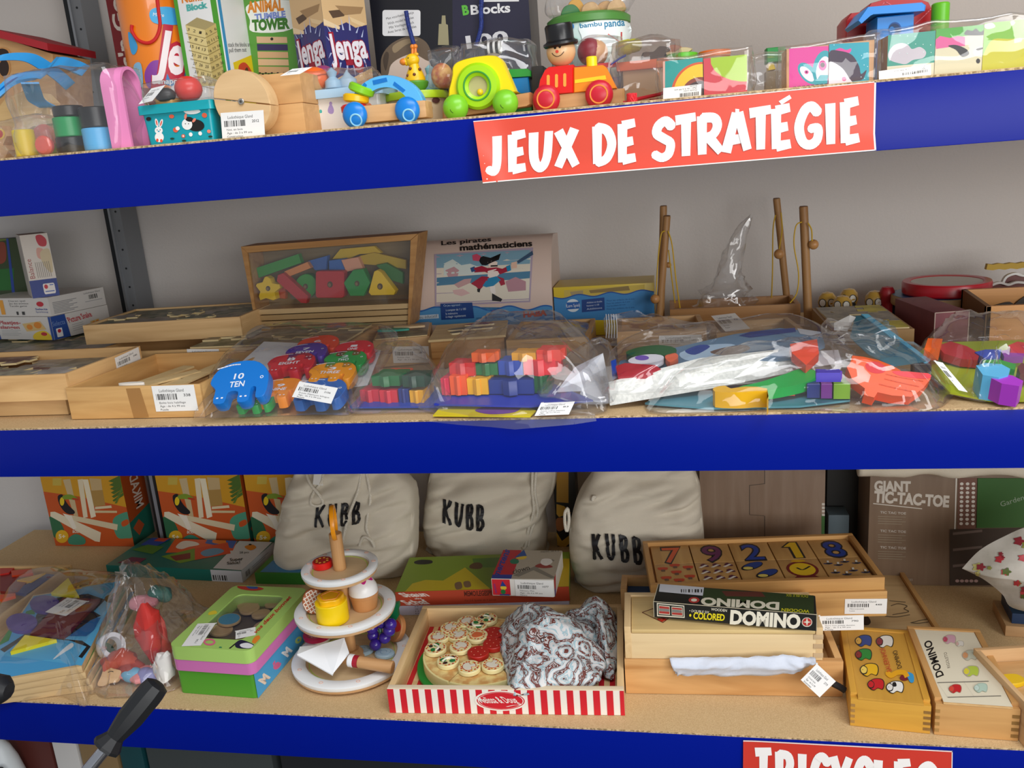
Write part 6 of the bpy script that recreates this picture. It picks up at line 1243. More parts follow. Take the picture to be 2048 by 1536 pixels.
# --- right end bag
pr_=PL(.08,.018,.2)
slab('lime_card','lime green card under the bagged blocks at the right frame edge','#a8b82c',[(1836,712),(1860,690),(2080,684),(2080,806),(1980,806),(1900,790),(1850,740)],pr_,.003,'card')
for lab,col,pts,pl_,th in(('orange block at the back left of the right bag','#f2682c',E5((1305,920),(1330,845),(1440,850),(1420,920)),PL(.2,.085,.3),.022),('crimson piece in the right bag','#b8323c',E5((1400,900),(1500,870),(1620,905),(1720,960),(1700,1010),(1580,1000),(1450,960)),PL(.16,.06,.3),.014),('blue piece at the back of the right bag','#3552b8',E5((1680,950),(1760,930),(1880,930),(1870,985),(1760,1000)),PL(.18,.068,.3),.014),('violet strip at the back of the right bag','#8a3ca0',E5((1880,940),(1960,925),(2048,935),(2048,980),(1900,985)),PL(.18,.07,.3),.012),('red piece at the right frame edge in the bag','#d83a44',E5((1930,900),(2000,870),(2060,880),(2060,935),(1950,930)),PL(.21,.085,.3),.012),('light blue octagon block in the right bag','#5fb2dc',E5((1690,1050),(1760,1030),(1880,1040),(1945,1075),(1930,1120),(1860,1140),(1740,1120)),PL(.08,.066,.25),.040),('purple block at the front of the right bag','#a83cc0',E5((1785,1170),(1860,1145),(1960,1160),(2040,1200),(2010,1240),(1880,1220)),PL(.055,.05,.25),.034),('green strip behind the light blue octagon','#2f9a34',E5((1740,1010),(1860,1005),(1990,1040),(1980,1080),(1880,1060)),PL(.1,.05,.25),.01),('brown red piece at the right frame edge','#6a2a2a',E5((2000,1060),(2030,1030),(2070,1040),(2070,1110),(2020,1110)),PL(.09,.05,.25),.02)):
 slab('painted_piece',lab,col,pts,pl_,th)
lb=[onP(a,b,*PL(.05,.06,.9))for a,b in E5((1375,1015),(1440,1030),(1700,1240),(1560,1235))];c=lb[0].copy()
sticker(tag(G().box((0,0,-.001),(.003,.003,0),'#f4f4f2').obj('paper_label',None,tr(c)),'white paper label hanging at the left of the right end bag','label'),[p-c for p in lb],'',['Puzzle'])
bag('zip_bag',pillow([onP(a,b,*pr_)for a,b in((1838,740),(1850,690),(1900,668),(2000,668),(2100,670),(2100,804),(2040,806),(1990,800),(1960,806),(1900,780))],.006,.075,39,.012,4,16,m=film(.07,.04,18,.8),zf=lambda b:.2*max(0,b.y-.08)),'clear bag of coloured blocks at the right frame edge')
# ================================================================ BOTTOM SHELF
from mathutils.bvhtree import BVHTree
def raymap(g,far=None):
# carry a pixel of the photograph onto a built surface
 bv=BVHTree.FromPolygons([tuple(v)for v in g.v],g.f)
 def f(px_,py_,off):
  d=ray(px_,py_).normalized();h=bv.ray_cast(CAM,d)
  if h[0]is None:
   h=bv.find_nearest(CAM+d*(far or 1.7));return h[0]+h[1]*off if h[1].dot(d)<0 else h[0]-h[1]*off
  n=h[1]if h[1].dot(d)<0 else-h[1];return h[0]+n*off
 return f
yT=.69
FF=lambda*a:[(x/3.4133,930+y/3.4133)for x,y in a]
tuc=[('#d39a1c',FF((200,-400),(1000,-400),(1000,600),(200,600))),('#c8551c',FF((290,180),(540,215),(870,290),(1000,320),(1000,600),(300,600))),('#c9b04a',FF((360,90),(420,90),(420,140),(360,140))),('#cbb58a',FF((430,100),(480,95),(535,350),(505,345))),('#b08a48',FF((610,170),(700,165),(720,275),(630,285))),('#c9ad7c',FF((610,90),(690,95),(700,170),(625,175))),('#e6d8b8',FF((530,100),(565,95),(600,355),(570,362))),('#efe4c8',FF((565,98),(602,98),(656,350),(622,362))),('#2f6a46',blob(FF((335,360),(380,350),(430,420),(440,480),(380,500),(350,440)))),('#4f9a7c',blob(FF((770,380),(830,330),(910,330),(910,480),(860,500),(800,490)))),('#c8551c',blob(FF((830,390),(870,370),(880,400),(840,420)))),('#e8dcc0',FF((345,320),(375,318),(690,460),(682,525),(650,520),(345,350))),('#ddceaa',FF((480,340),(805,405),(800,445),(500,378))),('#e2d4ae',FF((650,285),(760,275),(765,292),(650,302))),('#d8c698',FF((650,310),(800,312),(800,326),(650,326))),('#f1e9d8',FF((430,330),(490,345),(525,430),(500,440),(470,380))),('#17141a',blob(FF((395,215),(425,200),(440,230),(470,275),(512,318),(495,336),(450,325),(410,275)))),('#e8c81c',ell(*FF((425,248))[0],4.5,8.5)),('#7f9a2a',blob(FF((430,210),(480,200),(530,225),(530,240),(480,234),(436,232)))),('#b83a1c',blob(FF((495,225),(532,228),(536,240),(500,236)))),('#e3b020',ell(*FF((425,487))[0],13,13)),('#f4e8c8','5+',FF((402,500))[0],FF((448,500))[0],8,.03),('#e9dfcc','BOIS',FF((498,462))[0],FF((540,462))[0],5,.03),('#3f8a70',blob(FF((470,500),(520,470),(580,500),(575,540),(480,540))))]
tuc+=[('#4c6a22',FF((740+k*6,110+k*26),(840+k*5,60+k*22),(870,70+k*24),(780,120+k*26)))for k in range(6)]+[('#5f7a2a',FF((860,80),(872,80),(800,260),(785,262)))]
tq=None
for k,((xa,xb),lab)in enumerate((((93,252),'orange toucan picture box, leftmost and alone on the bottom shelf'),((321,494),'orange toucan picture box behind the teal domino box'),((497,668),'orange toucan picture box half hidden by the left cloth bag'))):
 A=onY(xa,1010,yT);w=onY(xb,1010,yT).x-A.x;X=tr(A.x,yT,ZL);h=.25
 if k:w=w0
 else:w0=w
 o=carton('toucan_box',lab,X,w,.10,h,mat('#a5481c',.4),'box',group='toucan game boxes')
 f=face_of(w,.10,h,'f')
 if tq is None:tq=[pix(X@V(p))for p in f]
 art(G(),f,tq,tuc).obj('front_print',o)
 it=[('#1f6a58',[(0,72),(100,64),(100,100),(0,100)]),('#b8522a',[(10,80),(40,74),(60,84),(30,92)]),('#dcc8b8','MIKADO',(40,62),(34,10),(75,62),.02)]
 art(G(),face_of(w,.10,h,'r'),U100,it).obj('side_print',o)
x0=onY(299,1000,.72).x;o=carton('striped_box','black and grey spine of a box between the first two toucan boxes',tr(x0,.725,ZL),.026,.065,.25,mat('#16161a',.4));art(G(),face_of(.026,.065,.25,'f'),U100,[('#8a8c94',[(30,0),(70,0),(70,100),(30,100)])]).obj('front_print',o)
# teal domino box
X,w,d,h=boxat(ZL,(216,1152),(486,1165),(215,1130),(319,1051));d=min(d,.68-X.translation.y)
o=carton('domino_box','large teal box with orange domino pictures and a white band, left of the cloth bags',X,w,d,h,mat('#0f6a60',.35));f=face_of(w,d,h,'t')
it=[('#d6d9dc',FF((1455,705),(1735,415),(1960,425),(1660,720))),('#e05a1e',FF((1130,600),(1200,500),(1640,470),(1590,585))),('#2f62b8',FF((1400,535),(1430,485),(1640,470),(1590,570))),('#e8e4da',blob(FF((1200,560),(1250,520),(1330,525),(1360,545),(1290,560),(1240,575)))),('#e8882a',blob(FF((1450,530),(1480,490),(1530,500),(1540,540)))),('#d8731c',FF((1230,490),(1330,425),(1560,425),(1500,480))),('#6a3a8c',FF((1480,475),(1560,440),(1700,455),(1640,485))),('#6f9a2a',FF((1100,625),(1330,570),(1330,650),(1230,672))),('#d84a1c',FF((1330,570),(1555,530),(1575,605),(1330,650))),('#5f9ac0',blob(FF((1370,600),(1420,575),(1490,570),(1530,590),(1470,615),(1400,625)))),('#7c2a2a',FF((1160,625),(1300,600),(1300,640),(1200,655))),('#2a4aa0',FF((960,545),(1120,450),(1240,470),(1060,560))),('#c8472a',FF((1050,520),(1120,475),(1190,480),(1120,525))),('#4f7f2a',FF((900,580),(1010,545),(1120,560),(1040,610))),('#c8602a',FF((1130,425),(1310,415),(1260,460),(1090,460))),('#6a2a4c',FF((800,670),(900,630),(1000,640),(940,680)))]
it+=[('#2c3338','Domino',FF((1745,480))[0],FF((1850,478))[0],7),('#2c3338','maxi',FF((1750,495))[0],FF((1830,494))[0],5),('#e08a1e',blob(FF((1670,560),(1720,545),(1750,565),(1710,585)))),('#17181a',ell(*FF((1708,545))[0],3,1.6)),('#2c3338','28 pcs',FF((1635,606))[0],FF((1700,604))[0],4),('#2c3338','Super',FF((1570,660))[0],FF((1660,652))[0],6,.02),('#2c3338','Salut!',FF((1550,682))[0],FF((1640,676))[0],5,.02),('#1f6a48',ell(*FF((1865,440))[0],9,3.4))]
pa(o,X,f,it,'top_print')
art(G(),face_of(w,d,h,'r'),U100,[('#c9ccd2',[(0,0),(100,0),(100,100),(0,100)]),bars(10,22,35,80,12),('#888c94',[(30,40),(80,40),(80,46),(30,46)]),('#888c94',[(30,55),(70,55),(70,61),(30,61)])]).obj('side_print',o)
art(G(),face_of(w,d,h,'f'),U100,[('#c9ccd2',[(78,0),(100,0),(100,100),(78,100)]),bars(79,89,45,90,12),('#e0ded8',[(6,55),(15,55),(15,90),(6,90)])]).obj('front_print',o)
# tray with coloured wedges, far left
Pc=onZ(158,1129,ZL+.045);Pf=onZ(0,1246,ZL+.045);e=(Pc-Pf);Lq=e.length;ang=math.degrees(math.atan2(e.y,e.x))-90
X=tr(Pc.x,Pc.y,ZL)@rz(ang)@tr(-.36,-Lq,0)
o=tray('wedge_tray','pale wooden tray of red, orange, yellow and blue wedges at the left frame edge',X,.34,Lq,.045,wd('#d8b680'),.009)
IWt=X.inverted()
pw_=(V((0,0,ZL+.038)),V((0,0,1)))
for lab,col,pts in(('dark red wooden wedge, largest in the left tray','#8a1c20',FF((0,720),(90,740),(180,800),(120,870),(0,860))),('red wooden wedge at the back of the left tray','#c82a22',FF((0,705),(95,702),(60,735),(0,745))),('orange red wooden bar at the back of the left tray','#e0481e',FF((75,720),(215,708),(225,738),(80,755))),('yellow wooden wedge in the left tray','#ecb41c',FF((190,765),(310,735),(210,795),(115,785))),('navy wooden wedge at the right of the left tray','#1f3a86',FF((200,805),(320,742),(380,750),(180,880),(60,862))),('orange wooden bar at the front of the left tray','#f0561c',FF((0,885),(105,875),(105,890),(0,920)))):
 slab('wooden_wedge',lab,col,pts,(pw_[0]+V((0,0,.004*(col in('#c82a22','#ecb41c','#e0481e')))),pw_[1]),.008,'block','coloured wedges in the left tray')
 # stack of picture boards with tractor
zt=ZL+.058;Pfr=onZ(163,1332,zt);Pbr=onZ(246,1161,zt);e=Pbr-Pfr;Dq=e.length;ang=math.degrees(math.atan2(e.y,e.x))-90
tops_=['#7f8c5c','#3f7fae','#5c8a4c','#4aa3d8']
for k in range(4):
 z=ZL+.0002+k*.0145;X=tr(Pfr.x,Pfr.y,z)@rz(ang+(k-3)*1.5)@tr(-.20+(3-k)*.004,.0,0)
 lab=('bottom','second from bottom','third from bottom','top')[k]+' picture board of the bagged stack, far left'+(' with raised tractor pieces' if k==3 else '')
 g=G().box((0,0,0),(.20,Dq,.0138),wood('#d9bc8c',0,.5,1,.12),.001);o=tag(g.obj('picture_board',None,X),lab,'puzzle board','stack of picture boards')
 art(G(),face_of(.20,Dq,.014,'t'),U100,[(tops_[k],[(2,2),(98,2),(98,98),(2,98)])]).obj('board_print',o)
ztp=(V((0,0,zt+.0004)),V((0,0,1)));X3b=X
it=[('#57b0de',FF((430,780),(830,775),(700,1080),(620,1290),(560,1370),(0,1300),(0,1270),(60,1280),(400,1190),(690,900))),('#1f69a8',FF((490,1060),(690,1040),(640,1130),(590,1170),(450,1170))),('#18181c',FF((390,905),(600,880),(720,920),(640,1000),(690,1030),(620,1060),(440,1190),(560,1200),(620,1240),(560,1320),(535,1310),(590,1240),(480,1200),(180,1170),(100,1230),(30,1280),(0,1260),(100,1200),(220,1120),(250,1020))),('#e8ecef',blob(FF((360,1330),(440,1250),(490,1215),(500,1240),(440,1280)))),('#2a8a3c',FF((0,1150),(90,1120),(60,1200),(0,1230))),('#2a8a3c',FF((180,1000),(230,985),(240,1020),(170,1020))),('#18181c',blob(FF((720,900),(800,870),(820,900),(760,940),(720,930))))]
pa(o,X,face_of(.20,Dq,.0142,'t'),it,'tractor_print')
ztq=(V((0,0,zt+.008)),V((0,0,1)))
for lab,col,pts in(('upper yellow wooden triangle on the top picture board','#f0dc14',FF((465,770),(540,895),(348,872))),('lower yellow wooden triangle at the front of the top picture board','#f3df12',FF((170,1160),(385,1190),(70,1275))),('upper purple wooden disc on the top picture board','#4a2a8c',ell(*FF((305,945))[0],30,16.5)),('lower purple wooden disc on the top picture board','#4c2a90',ell(*FF((148,1072))[0],31.5,18)),('maroon wooden parallelogram in the middle of the top picture board','#6e1c26',FF((430,905),(680,915),(440,1165),(205,1150)))):
 slab('wooden_shape',lab,col,pts,ztq,.0085,'block')
lb=[onP(a,b,V((0,0,zt+.0095)),V((0,0,1)))for a,b in FF((600,930),(450,1032),(310,1022),(460,905))];c=lb[0].copy()
sticker(tag(G().box((-.002,-.002,-.001),(.002,.002,-.0003),'#f4f4f2').obj('paper_label',None,tr(c)),'white barcode label on the maroon piece of the picture board','label'),[p-c for p in lb],'512',['Puzzle tracteur','Âge : de 3 ans'])
bag('plastic_bag',wrap((-.305,-.008,-.0005),(.012,Dq+.01,.0145*4+.012),44,.008,.003,12,film(.03,.012,20,.8),X=tr(Pfr.x,Pfr.y,ZL+.0008)@rz(ang),rd=.02,fn=lambda w:w),'clear bag round the stack of picture boards')if False else None
P4=[onZ(a,b,ZL+.004)for a,b in((-60,1380),(-40,1300),(30,1170),(110,1150),(250,1160),(268,1190),(232,1290),(190,1345),(176,1404),(158,1408),(120,1390),(20,1398))]
bag('plastic_bag',pillow(P4,ZL,.068,44,.006,7,16,m=film(.03,.015,20,.8)),'clear bag round the stack of picture boards')
# crumpled bag of felt and wood pieces
X_=onZ(290,1330,ZL)
def lump(name,lab,col,cx,cy,z,rw,rd_,rh,cat='toy',rot=0,seed=0,nz=.15,m=None,n=20):
 p=onZ(cx,cy,z);g=G();g.ball((0,0,0),1,m or mat(col,.6),(rw,rd_,rh),n)
 g.v=[v*(1+nz*noise.noise(v*40+V((seed,0,0))))for v in g.v];p.z=max(p.z,ZL+rh+.003);return tag(g.obj(name,None,tr(p)@rz(rot)),lab,cat)
t=T('white_ring','white plastic ring standing in the crumpled bag beside the tractor boards','ring',tr(onZ(222,1292,ZL+.05)))
G().lathe([(.017,-.010),(.026,-.010),(.027,-.008),(.027,.008),(.026,.010),(.017,.010),(.017,-.010)],mat('#e6e7ec',.35),rz(-20)@ry(62),30).obj('ring_band',t)
for lab,col,a in(('red felt cone in the crumpled bag','#c8322c',(300,1268,ZL+.09,.02,.018,.05)),('rust red felt piece low in the crumpled bag','#b8442a',(240,1322,ZL+.03,.03,.022,.018)),('dark red felt flap under the rust piece in the crumpled bag','#9a2c1e',(262,1338,ZL+.02,.02,.016,.016)),('pink felt piece in the crumpled bag','#e08a8a',(276,1352,ZL+.01,.03,.02,.010)),('pale pink piece at the top of the crumpled bag','#d88a94',(292,1205,ZL+.10,.022,.02,.014)),('green felt piece at the left of the crumpled bag','#2a7a3a',(212,1298,ZL+.02,.014,.012,.014)),('light blue felt piece low in the crumpled bag','#6aa8c8',(272,1362,ZL+.0,.022,.012,.010)),('violet blue piece at the lower right of the crumpled bag','#8a8ab8',(296,1356,ZL+.012,.02,.014,.012)),('dark teal piece near the top of the crumpled bag','#2a6a60',(320,1185,ZL+.11,.02,.02,.015)),('white felt piece at the right of the crumpled bag','#e2e0dc',(330,1340,ZL+.03,.016,.014,.030)),('second red felt piece leaning in the crumpled bag','#d0463c',(318,1285,ZL+.06,.018,.016,.05))):
 lump('felt_piece',lab,col,*a[:3],*[q_*1.25 for q_ in a[3:]],seed=len(lab),nz=.5)
slab('animal_piece','plain wooden animal head piece at the front of the crumpled bag',wood('#dcb688'),blob(FF((665,1500),(690,1440),(720,1370),(770,1390),(825,1405),(815,1440),(790,1480),(740,1490),(700,1510))),(onZ(215,1378,ZL),V((0,-.8,.6)).normalized()),.008,'toy',items=[('#2c2018',stroke(FF((738,1415),(760,1408),(775,1412)),.8),'s')])
P5=[onZ(a,b,ZL+.004)for a,b in((192,1386),(200,1330),(236,1262),(296,1225),(372,1215),(418,1240),(404,1310),(360,1372),(300,1388),(240,1394))]
g=pillow(P5,ZL,.20,51,.026,1.7,20,m=film(.06,.03,30,1))
bag('plastic_bag',g,'tall crumpled clear bag of felt pieces left of the memory tin')
# memory tin
X,w,d,h=boxat(ZL,(360,1385),(516,1397),(354,1290),(470,1172));
t=T('memory_tin','green, pink and blue rounded memory game tin with a window of wooden coins','tin',X)
hg=xh(X.translation,(357,1338));hp=xh(X.translation,(354,1316))
G().prism(rrect(0,0,w,d,.01),0,hg,mat('#4e9a2c',.35),None,.001).obj('tin_base',t)
G().prism(rrect(-.003,-.003,w+.003,d+.003,.014),hg-.0005,hp,mat('#cf74b4',.3),None,.0015).obj('pink_band',t)
fr_=.018;P=rrect(-.004,-.004,w+.004,d+.004,.016);Q_=rrect(w*.16,d*.13,w*.82,d*.86,.016);n=len(P);g=G()
g.add([(x,y,hp)for x,y in P]+[(x,y,h)for x,y in P]+[(x,y,h)for x,y in Q_]+[(x,y,hp-.012)for x,y in Q_],[(i,(i+1)%n,n+(i+1)%n,n+i)for i in range(n)]+[(n+i,n+(i+1)%n,2*n+(i+1)%n,2*n+i)for i in range(n)]+[(2*n+i,2*n+(i+1)%n,3*n+(i+1)%n,3*n+i)for i in range(n)],mat('#a9cf6c',.3));g.obj('lid',t)
G().prism(Q_,hp+.0002,hp+.0012,mat('#6e6250',.5)).obj('window_floor',t)
art(G(),face_of(w,d,hg,'r'),U100,[('#4aa6dc',[(0,0),(100,0),(100,100),(0,100)])]+[(c,s,(12+k*20,78),(22+k*20,76),40,.05)for k,(s,c)in enumerate((('M','#f0dcc8'),('é','#e06a9a'),('M','#eef0f2'),('o','#b8d47a')))]).obj('side_print',t)
pa(t,X,[(0,d,h),(w,d,h),(w,0,h),(0,0,h)],[('#17171a',stroke(FF((1565,1255),(1620,1210)),1.2),'s'),('#1f1c3c',blob(FF((1610,1215),(1650,1195),(1730,1225),(1735,1250),(1660,1255),(1610,1245)))),('#e9e9ee',blob(FF((1640,1225),(1690,1215),(1735,1238),(1700,1252),(1650,1245)))),('#e8872a',blob(FF((1720,1210),(1740,1175),(1770,1165),(1775,1195),(1750,1220)))),('#c03a2a','vos deux bonnet',FF((1745,1155))[0],FF((1990,905))[0],6.5,.03),('#e06a8a',ring(*FF((1430,1210))[0],12,7,3.5),'s'),('#e0305a',ell(*FF((1305,1243))[0],4,2)),('#e8d23a',blob(FF((1430,1005),(1470,995),(1480,1015),(1425,1025)))),('#c23a30',blob(FF((1620,830),(1690,820),(1800,845),(1740,860),(1650,850)))),('#2f58a8',blob(FF((1680,820),(1740,822),(1760,845),(1700,845)))),('#2a8a5a',ell(*FF((1505,1247))[0],3,1.5))],'lid_print',.0003)
Hs=X.inverted()
for k,(a,b,r_,tlt,col)in enumerate(((1690,915,27,10,None),(1860,920,20,-25,None),(1700,960,24,5,None),(1560,1040,27,20,'#58a4c8'),(1500,1090,27,30,None),(1690,1140,28,14,None),(1790,1080,22,-20,None),(1780,1000,22,8,None))):
 p=onZ(*FF((a,b))[0],ZL+h-.010);r=r_/1150
 g=G().cyl((0,0,0),(0,0,.005),r,wood('#d8b98a'),26,bev=.0006)
 if col:g.cyl((0,0,.0051),(0,0,.0053),r*.9,mat(col,.5),24)
 tag(g.obj('wooden_coin',None,tr(p.x,p.y,ZL+hp+.003+.0022*(k%4))@rz(30*k)@rx(tlt*.3)),'round wooden memory coin '+('at the top left of','at the top right of','upper middle of','with blue face in','at the lower left of','under the lower label in','at the right side of','in the centre right of')[k]+' the tin window','coin','wooden coins in the memory tin')
G().prism(Q_,h-.0022,h-.0016,film(.03,.03,20,.1)).obj('clear_window',t)
def qz(z,*a):return[onZ(x,y,z)for x,y in a]
def flabel(name_lab,pts,num,lines,z,off=.0006):
 lb=[onZ(a,b,z)+V((0,0,off))for a,b in pts];c=lb[0].copy()
 return sticker(tag(G().box((-.0015,-.0015,-.0006),(.0015,.0015,-.0003),'#f4f4f2').obj('paper_label',None,tr(c)),name_lab,'label'),[p-c for p in lb],num,lines)
flabel('white barcode label at the lower left corner of the memory tin lid',FF((1475,1080),(1370,1235),(1215,1235),(1350,1085)),'951',['Mémo oiseaux','Âge : de 3 ans'],ZL+h)
flabel('white barcode label behind the clear window of the memory tin',FF((1610,1135),(1745,1108),(1745,1180),(1608,1192)),'951',['Mémo','Âge'],ZL+h-.001,.0008)
# green picture book behind the tin
X2,w2=fr(ZL,(520,1176),(640,1180));o=carton('green_box','green picture box lying behind the memory tin',tr(X2.translation.x-.02,X2.translation.y+.02,ZL),.13,.10,.03,mat('#2f7a2a',.4));art(G(),face_of(.13,.10,.03,'t'),U100,[('#3f86b8',[(14,20),(96,20),(90,96),(10,96)]),('#d8c83a',blob([(50,50),(80,45),(85,70),(55,74)])),('#e8ecf0',blob([(24,30),(44,28),(46,40),(26,42)]))]).obj('top_print',o)
# ---- three-tier cake stand
c0=onZ(703,1303,ZL+.024);sx_,sy_=c0.x,c0.y
def zaxis(py_):
 lo,hi=ZL,ZL+.5
 for _ in range(40):
  m=(lo+hi)/2
  if pix(V((sx_,sy_,m)))[1]>py_:lo=m
  else:hi=m
 return lo
t=T('cake_stand','white rimmed three-tier wooden toy cake stand with orange ring handle','cake stand',(sx_,sy_,ZL));IWs=tr(-sx_,-sy_,-ZL)
wh=mat('#eceeee',.35);dist=(V((sx_,sy_,ZL+.15))-CAM).dot(CF);ppm=FPX/dist
tiers=[(ZL+.0005,118),(zaxis(1210)-.0205,100),(zaxis(1130)-.0205,76)]
TZ=[]
for k,(z,rp)in enumerate(tiers):
 dd=(V((sx_,sy_,z))-CAM).dot(CF);r=rp*dd/FPX;zz=z-ZL
 G().lathe([(.0,0),(r-.012,0),(r-.003,.005),(r-.001,.011),(0,.011)],wood('#d9b183',0),tr(0,0,zz),52).obj('plate_underside',t)
 ri=r*.77
 G().lathe([(ri,.0125),(r-.001,.0112),(r,.013),(r,.0185),(r-.003,.0205),(ri+.004,.0205),(ri,.0185),(ri,.0125)],wh,tr(0,0,zz),56).obj('plate_rim',t)
 G().cyl((0,0,zz+.0111),(0,0,zz+.0122),ri,wood('#d9bd92',0,.5,1,.1),48).obj('plate_inlay',t)
 G().tube([(ri*.93*math.cos(a),ri*.93*math.sin(a),zz+.0123)for a in[2*math.pi*j/40 for j in range(40)]],.0010,mat('#b4cc5a',.5),5,True).obj('green_line',t)
 g=G()
 for j in range(9):a=2*math.pi*j/9+.3;rr_=(r+ri)/2;g.tube([(rr_*math.cos(a)+.004*math.cos(b),rr_*math.sin(a)+.003*math.sin(b),zz+.0206)for b in[math.pi*2*q_/8 for q_ in range(8)]],.0005,mat('#e0a080',.5),4,True)
 o=g.obj('rim_pattern',t);o['kind']='stuff'
 TZ.append((z+.0122,ri,r))
for k in range(2):G().cyl((0,0,TZ[k][0]-ZL),(0,0,tiers[k+1][0]-ZL),.0105,wood('#cf9f6a',2),22).obj('post',t)
G().lathe([(.026,0),(.027,.004),(.02,.014),(.016,.018),(0,.018)],wood('#cf9f6a'),tr(0,0,TZ[0][0]-ZL),30).obj('post_foot',t)
ztop=zaxis(1066);G().cyl((0,0,TZ[2][0]-ZL),(0,0,ztop-ZL),.0125,wood('#cf9f6a',2),24,bev=.001).obj('post',t)
rh=.034;zc=ztop-ZL+rh-.012
Xr=tr(0,0,zc)@rz(108)@rx(90)
G().lathe([(rh-.007,-.004),(rh,-.004),(rh+.001,0),(rh,.004),(rh-.007,.004),(rh-.007,-.004)],mat('#f39a14',.3),Xr,40).obj('ring_handle',t)
# toy food on the tiers
def on_tier(k,px_,py_):p=onZ(px_,py_,TZ[k][0]);return p
zt2,zt1,zt0=TZ[2][0]+.0004,TZ[1][0]+.0004,TZ[0][0]+.0004
p=on_tier(2,646,1134);g=G().cyl((0,0,0),(0,0,.014),.0195,mat('#d81d1a',.3),32,bev=.0015);t=T('tomato_slice','round red wooden tomato slice on the top tier of the cake stand','toy food',(p.x,p.y,zt2));g.obj('slice',t)
g=G().cyl((0,0,.0141),(0,0,.0145),.017,mat('#a81c12',.4),28)
for j in range(8):a=j*math.pi/4;g.ball((.011*math.cos(a),.011*math.sin(a),.0145),.0028,mat('#d89a3a',.4),(1,1,.3),8)
g.obj('seeds',t)
p=on_tier(1,667,1240);t=T('yellow_cake','yellow cylinder toy cake with flower shaped icing on the middle tier','toy food',(p.x,p.y,zt1));r=.031
G().cyl((0,0,0),(0,0,.042),r,mat('#f5cf08',.35),40,bev=.001).obj('cake_body',t)
fl_=[(r*.86*(1-.13*(.5+.5*math.cos(5*a)))*math.cos(a),r*.86*(1-.13*(.5+.5*math.cos(5*a)))*math.sin(a))for a in[2*math.pi*j/50 for j in range(50)]]
G().prism(fl_,.042,.052,mat('#f3b80c',.35),None,.0012).obj('icing',t)
g=G();g.tube([(x*.68,y*.68,.0522)for x,y in fl_],.0008,mat('#e08a4a',.5),5,True);g.obj('icing_line',t)
p=on_tier(1,731,1214);t=T('cupcake','wooden cupcake with white icing and pink top on the middle tier','toy food',(p.x,p.y,zt1));r=.029
G().lathe([(0,0),(r*.8,0),(r*.82,.002),(r*.98,.028),(r,.0285),(r*1.02,.034),(0,.034)],wood('#c98f5a',2,.4,1,.08),n=36).obj('cup',t)
G().lathe([(r*1.0,.0342),(r*1.0,.038),(r*.93,.048),(r*.74,.058),(r*.4,.066),(0,.068)],mat('#f1f0ee',.3),n=36).obj('icing',t)
fl_=[(.019*(1+.18*math.cos(6*a))*math.cos(a),.019*(1+.18*math.cos(6*a))*math.sin(a))for a in[2*math.pi*j/48 for j in range(48)]]
g=G().add([(0,0,.0695)]+[(x,y,.0690-.0001-(x*x+y*y)*19)for x,y in fl_],[(0,i+1,(i+1)%48+1)for i in range(48)],mat('#e0349a',.35));g.obj('pink_top',t)
p=on_tier(1,630,1226);t=T('waffle','oval wooden waffle with white grid standing at the left of the middle tier','toy food',(p.x,p.y,zt1));Xw=tr(0,0,.026)@rz(28)@rx(78)
G().lathe([(0,-.005),(.019,-.005),(.021,-.003),(.021,.003),(.019,.005),(0,.005)],mat('#a5582a',.45),Xw@M.Diagonal((1,1.2,1,1)),32).obj('waffle_body',t)
g=G()
for j in range(-3,4):
 q_=j*.0062;l_=math.sqrt(max(0,.0195**2-q_*q_))
 for ax in(0,1):g.box((q_-.0008,-l_,.0051),(q_+.0008,l_,.0058),'#efe6d8',0,Xw@M.Diagonal((1,1.2,1,1))@rz(90*ax+20))
o=g.obj('icing_grid',t);o['kind']='stuff'
p=on_tier(1,650,1196);tag(G().cyl((0,0,0),(0,0,.034),.016,wood('#7a4a2a',2),24,bev=.001).obj('chocolate_roll',None,tr(p.x,p.y,zt1)),'brown wooden roll behind the waffle on the middle tier','toy food')
p=on_tier(0,637,1280);t=T('pink_tart','deep pink rimmed toy tart at the left of the bottom tier','toy food',(p.x,p.y,zt0));G().lathe([(0,0),(.026,0),(.028,.006),(.0275,.008),(0,.008)],mat('#e6ddd0',.4),n=32).obj('tart_base',t);G().lathe([(.026,.0085),(.030,.009),(.0305,.016),(.027,.019),(.022,.0175),(0,.017)],mat('#c21c4e',.35),n=36).obj('tart_top',t)
# lines on the tart
g=G()
for j in range(-2,3):l_=math.sqrt(.02**2-(j*.007)**2);g.box((j*.007-.0012,-l_,.0173),(j*.007+.0012,l_,.0178),'#e8b8c8',0,rz(30));g.box((-l_,j*.007-.0012,.0173),(l_,j*.007+.0012,.0178),'#e8b8c8',0,rz(30))
o=g.obj('tart_lattice',t);o['kind']='stuff'
# grapes
t=T('grapes','bunch of purple wooden grapes with green leaves on the bottom tier','toy food',(on_tier(0,760,1300).x,on_tier(0,760,1300).y,zt0));c=on_tier(0,760,1300)
H2=lambda x,y:(570+x/5.907,1140+y/5.907)
for k,(a,b)in enumerate(((1068,882),(1180,800),(1042,770),(1232,714),(1030,690),(1145,620),(1250,640))):
 q_=H2(a,b);dd=1.32+.004*(k%3);dv=ray(*q_).normalized();P=onY(*q_,c.y-.010+.007*(k%3));
 P.z=max(P.z,zt0+.0124);wob(G().ball(P,.0122,mat('#3a2290',.25,coat=.3),n=20),'grape',t)
gm=mat('#0f6a40',.35)
P=[H2(*q_)for q_ in((1190,590),(1210,540),(1260,470),(1290,400),(1340,392),(1348,440),(1330,480),(1340,550),(1310,600),(1280,640),(1240,600))]
wob(G().prism(px2(c.y+.02)(P),-.010,0,gm,XZ(c.y+.02),.002),'leaf',t)
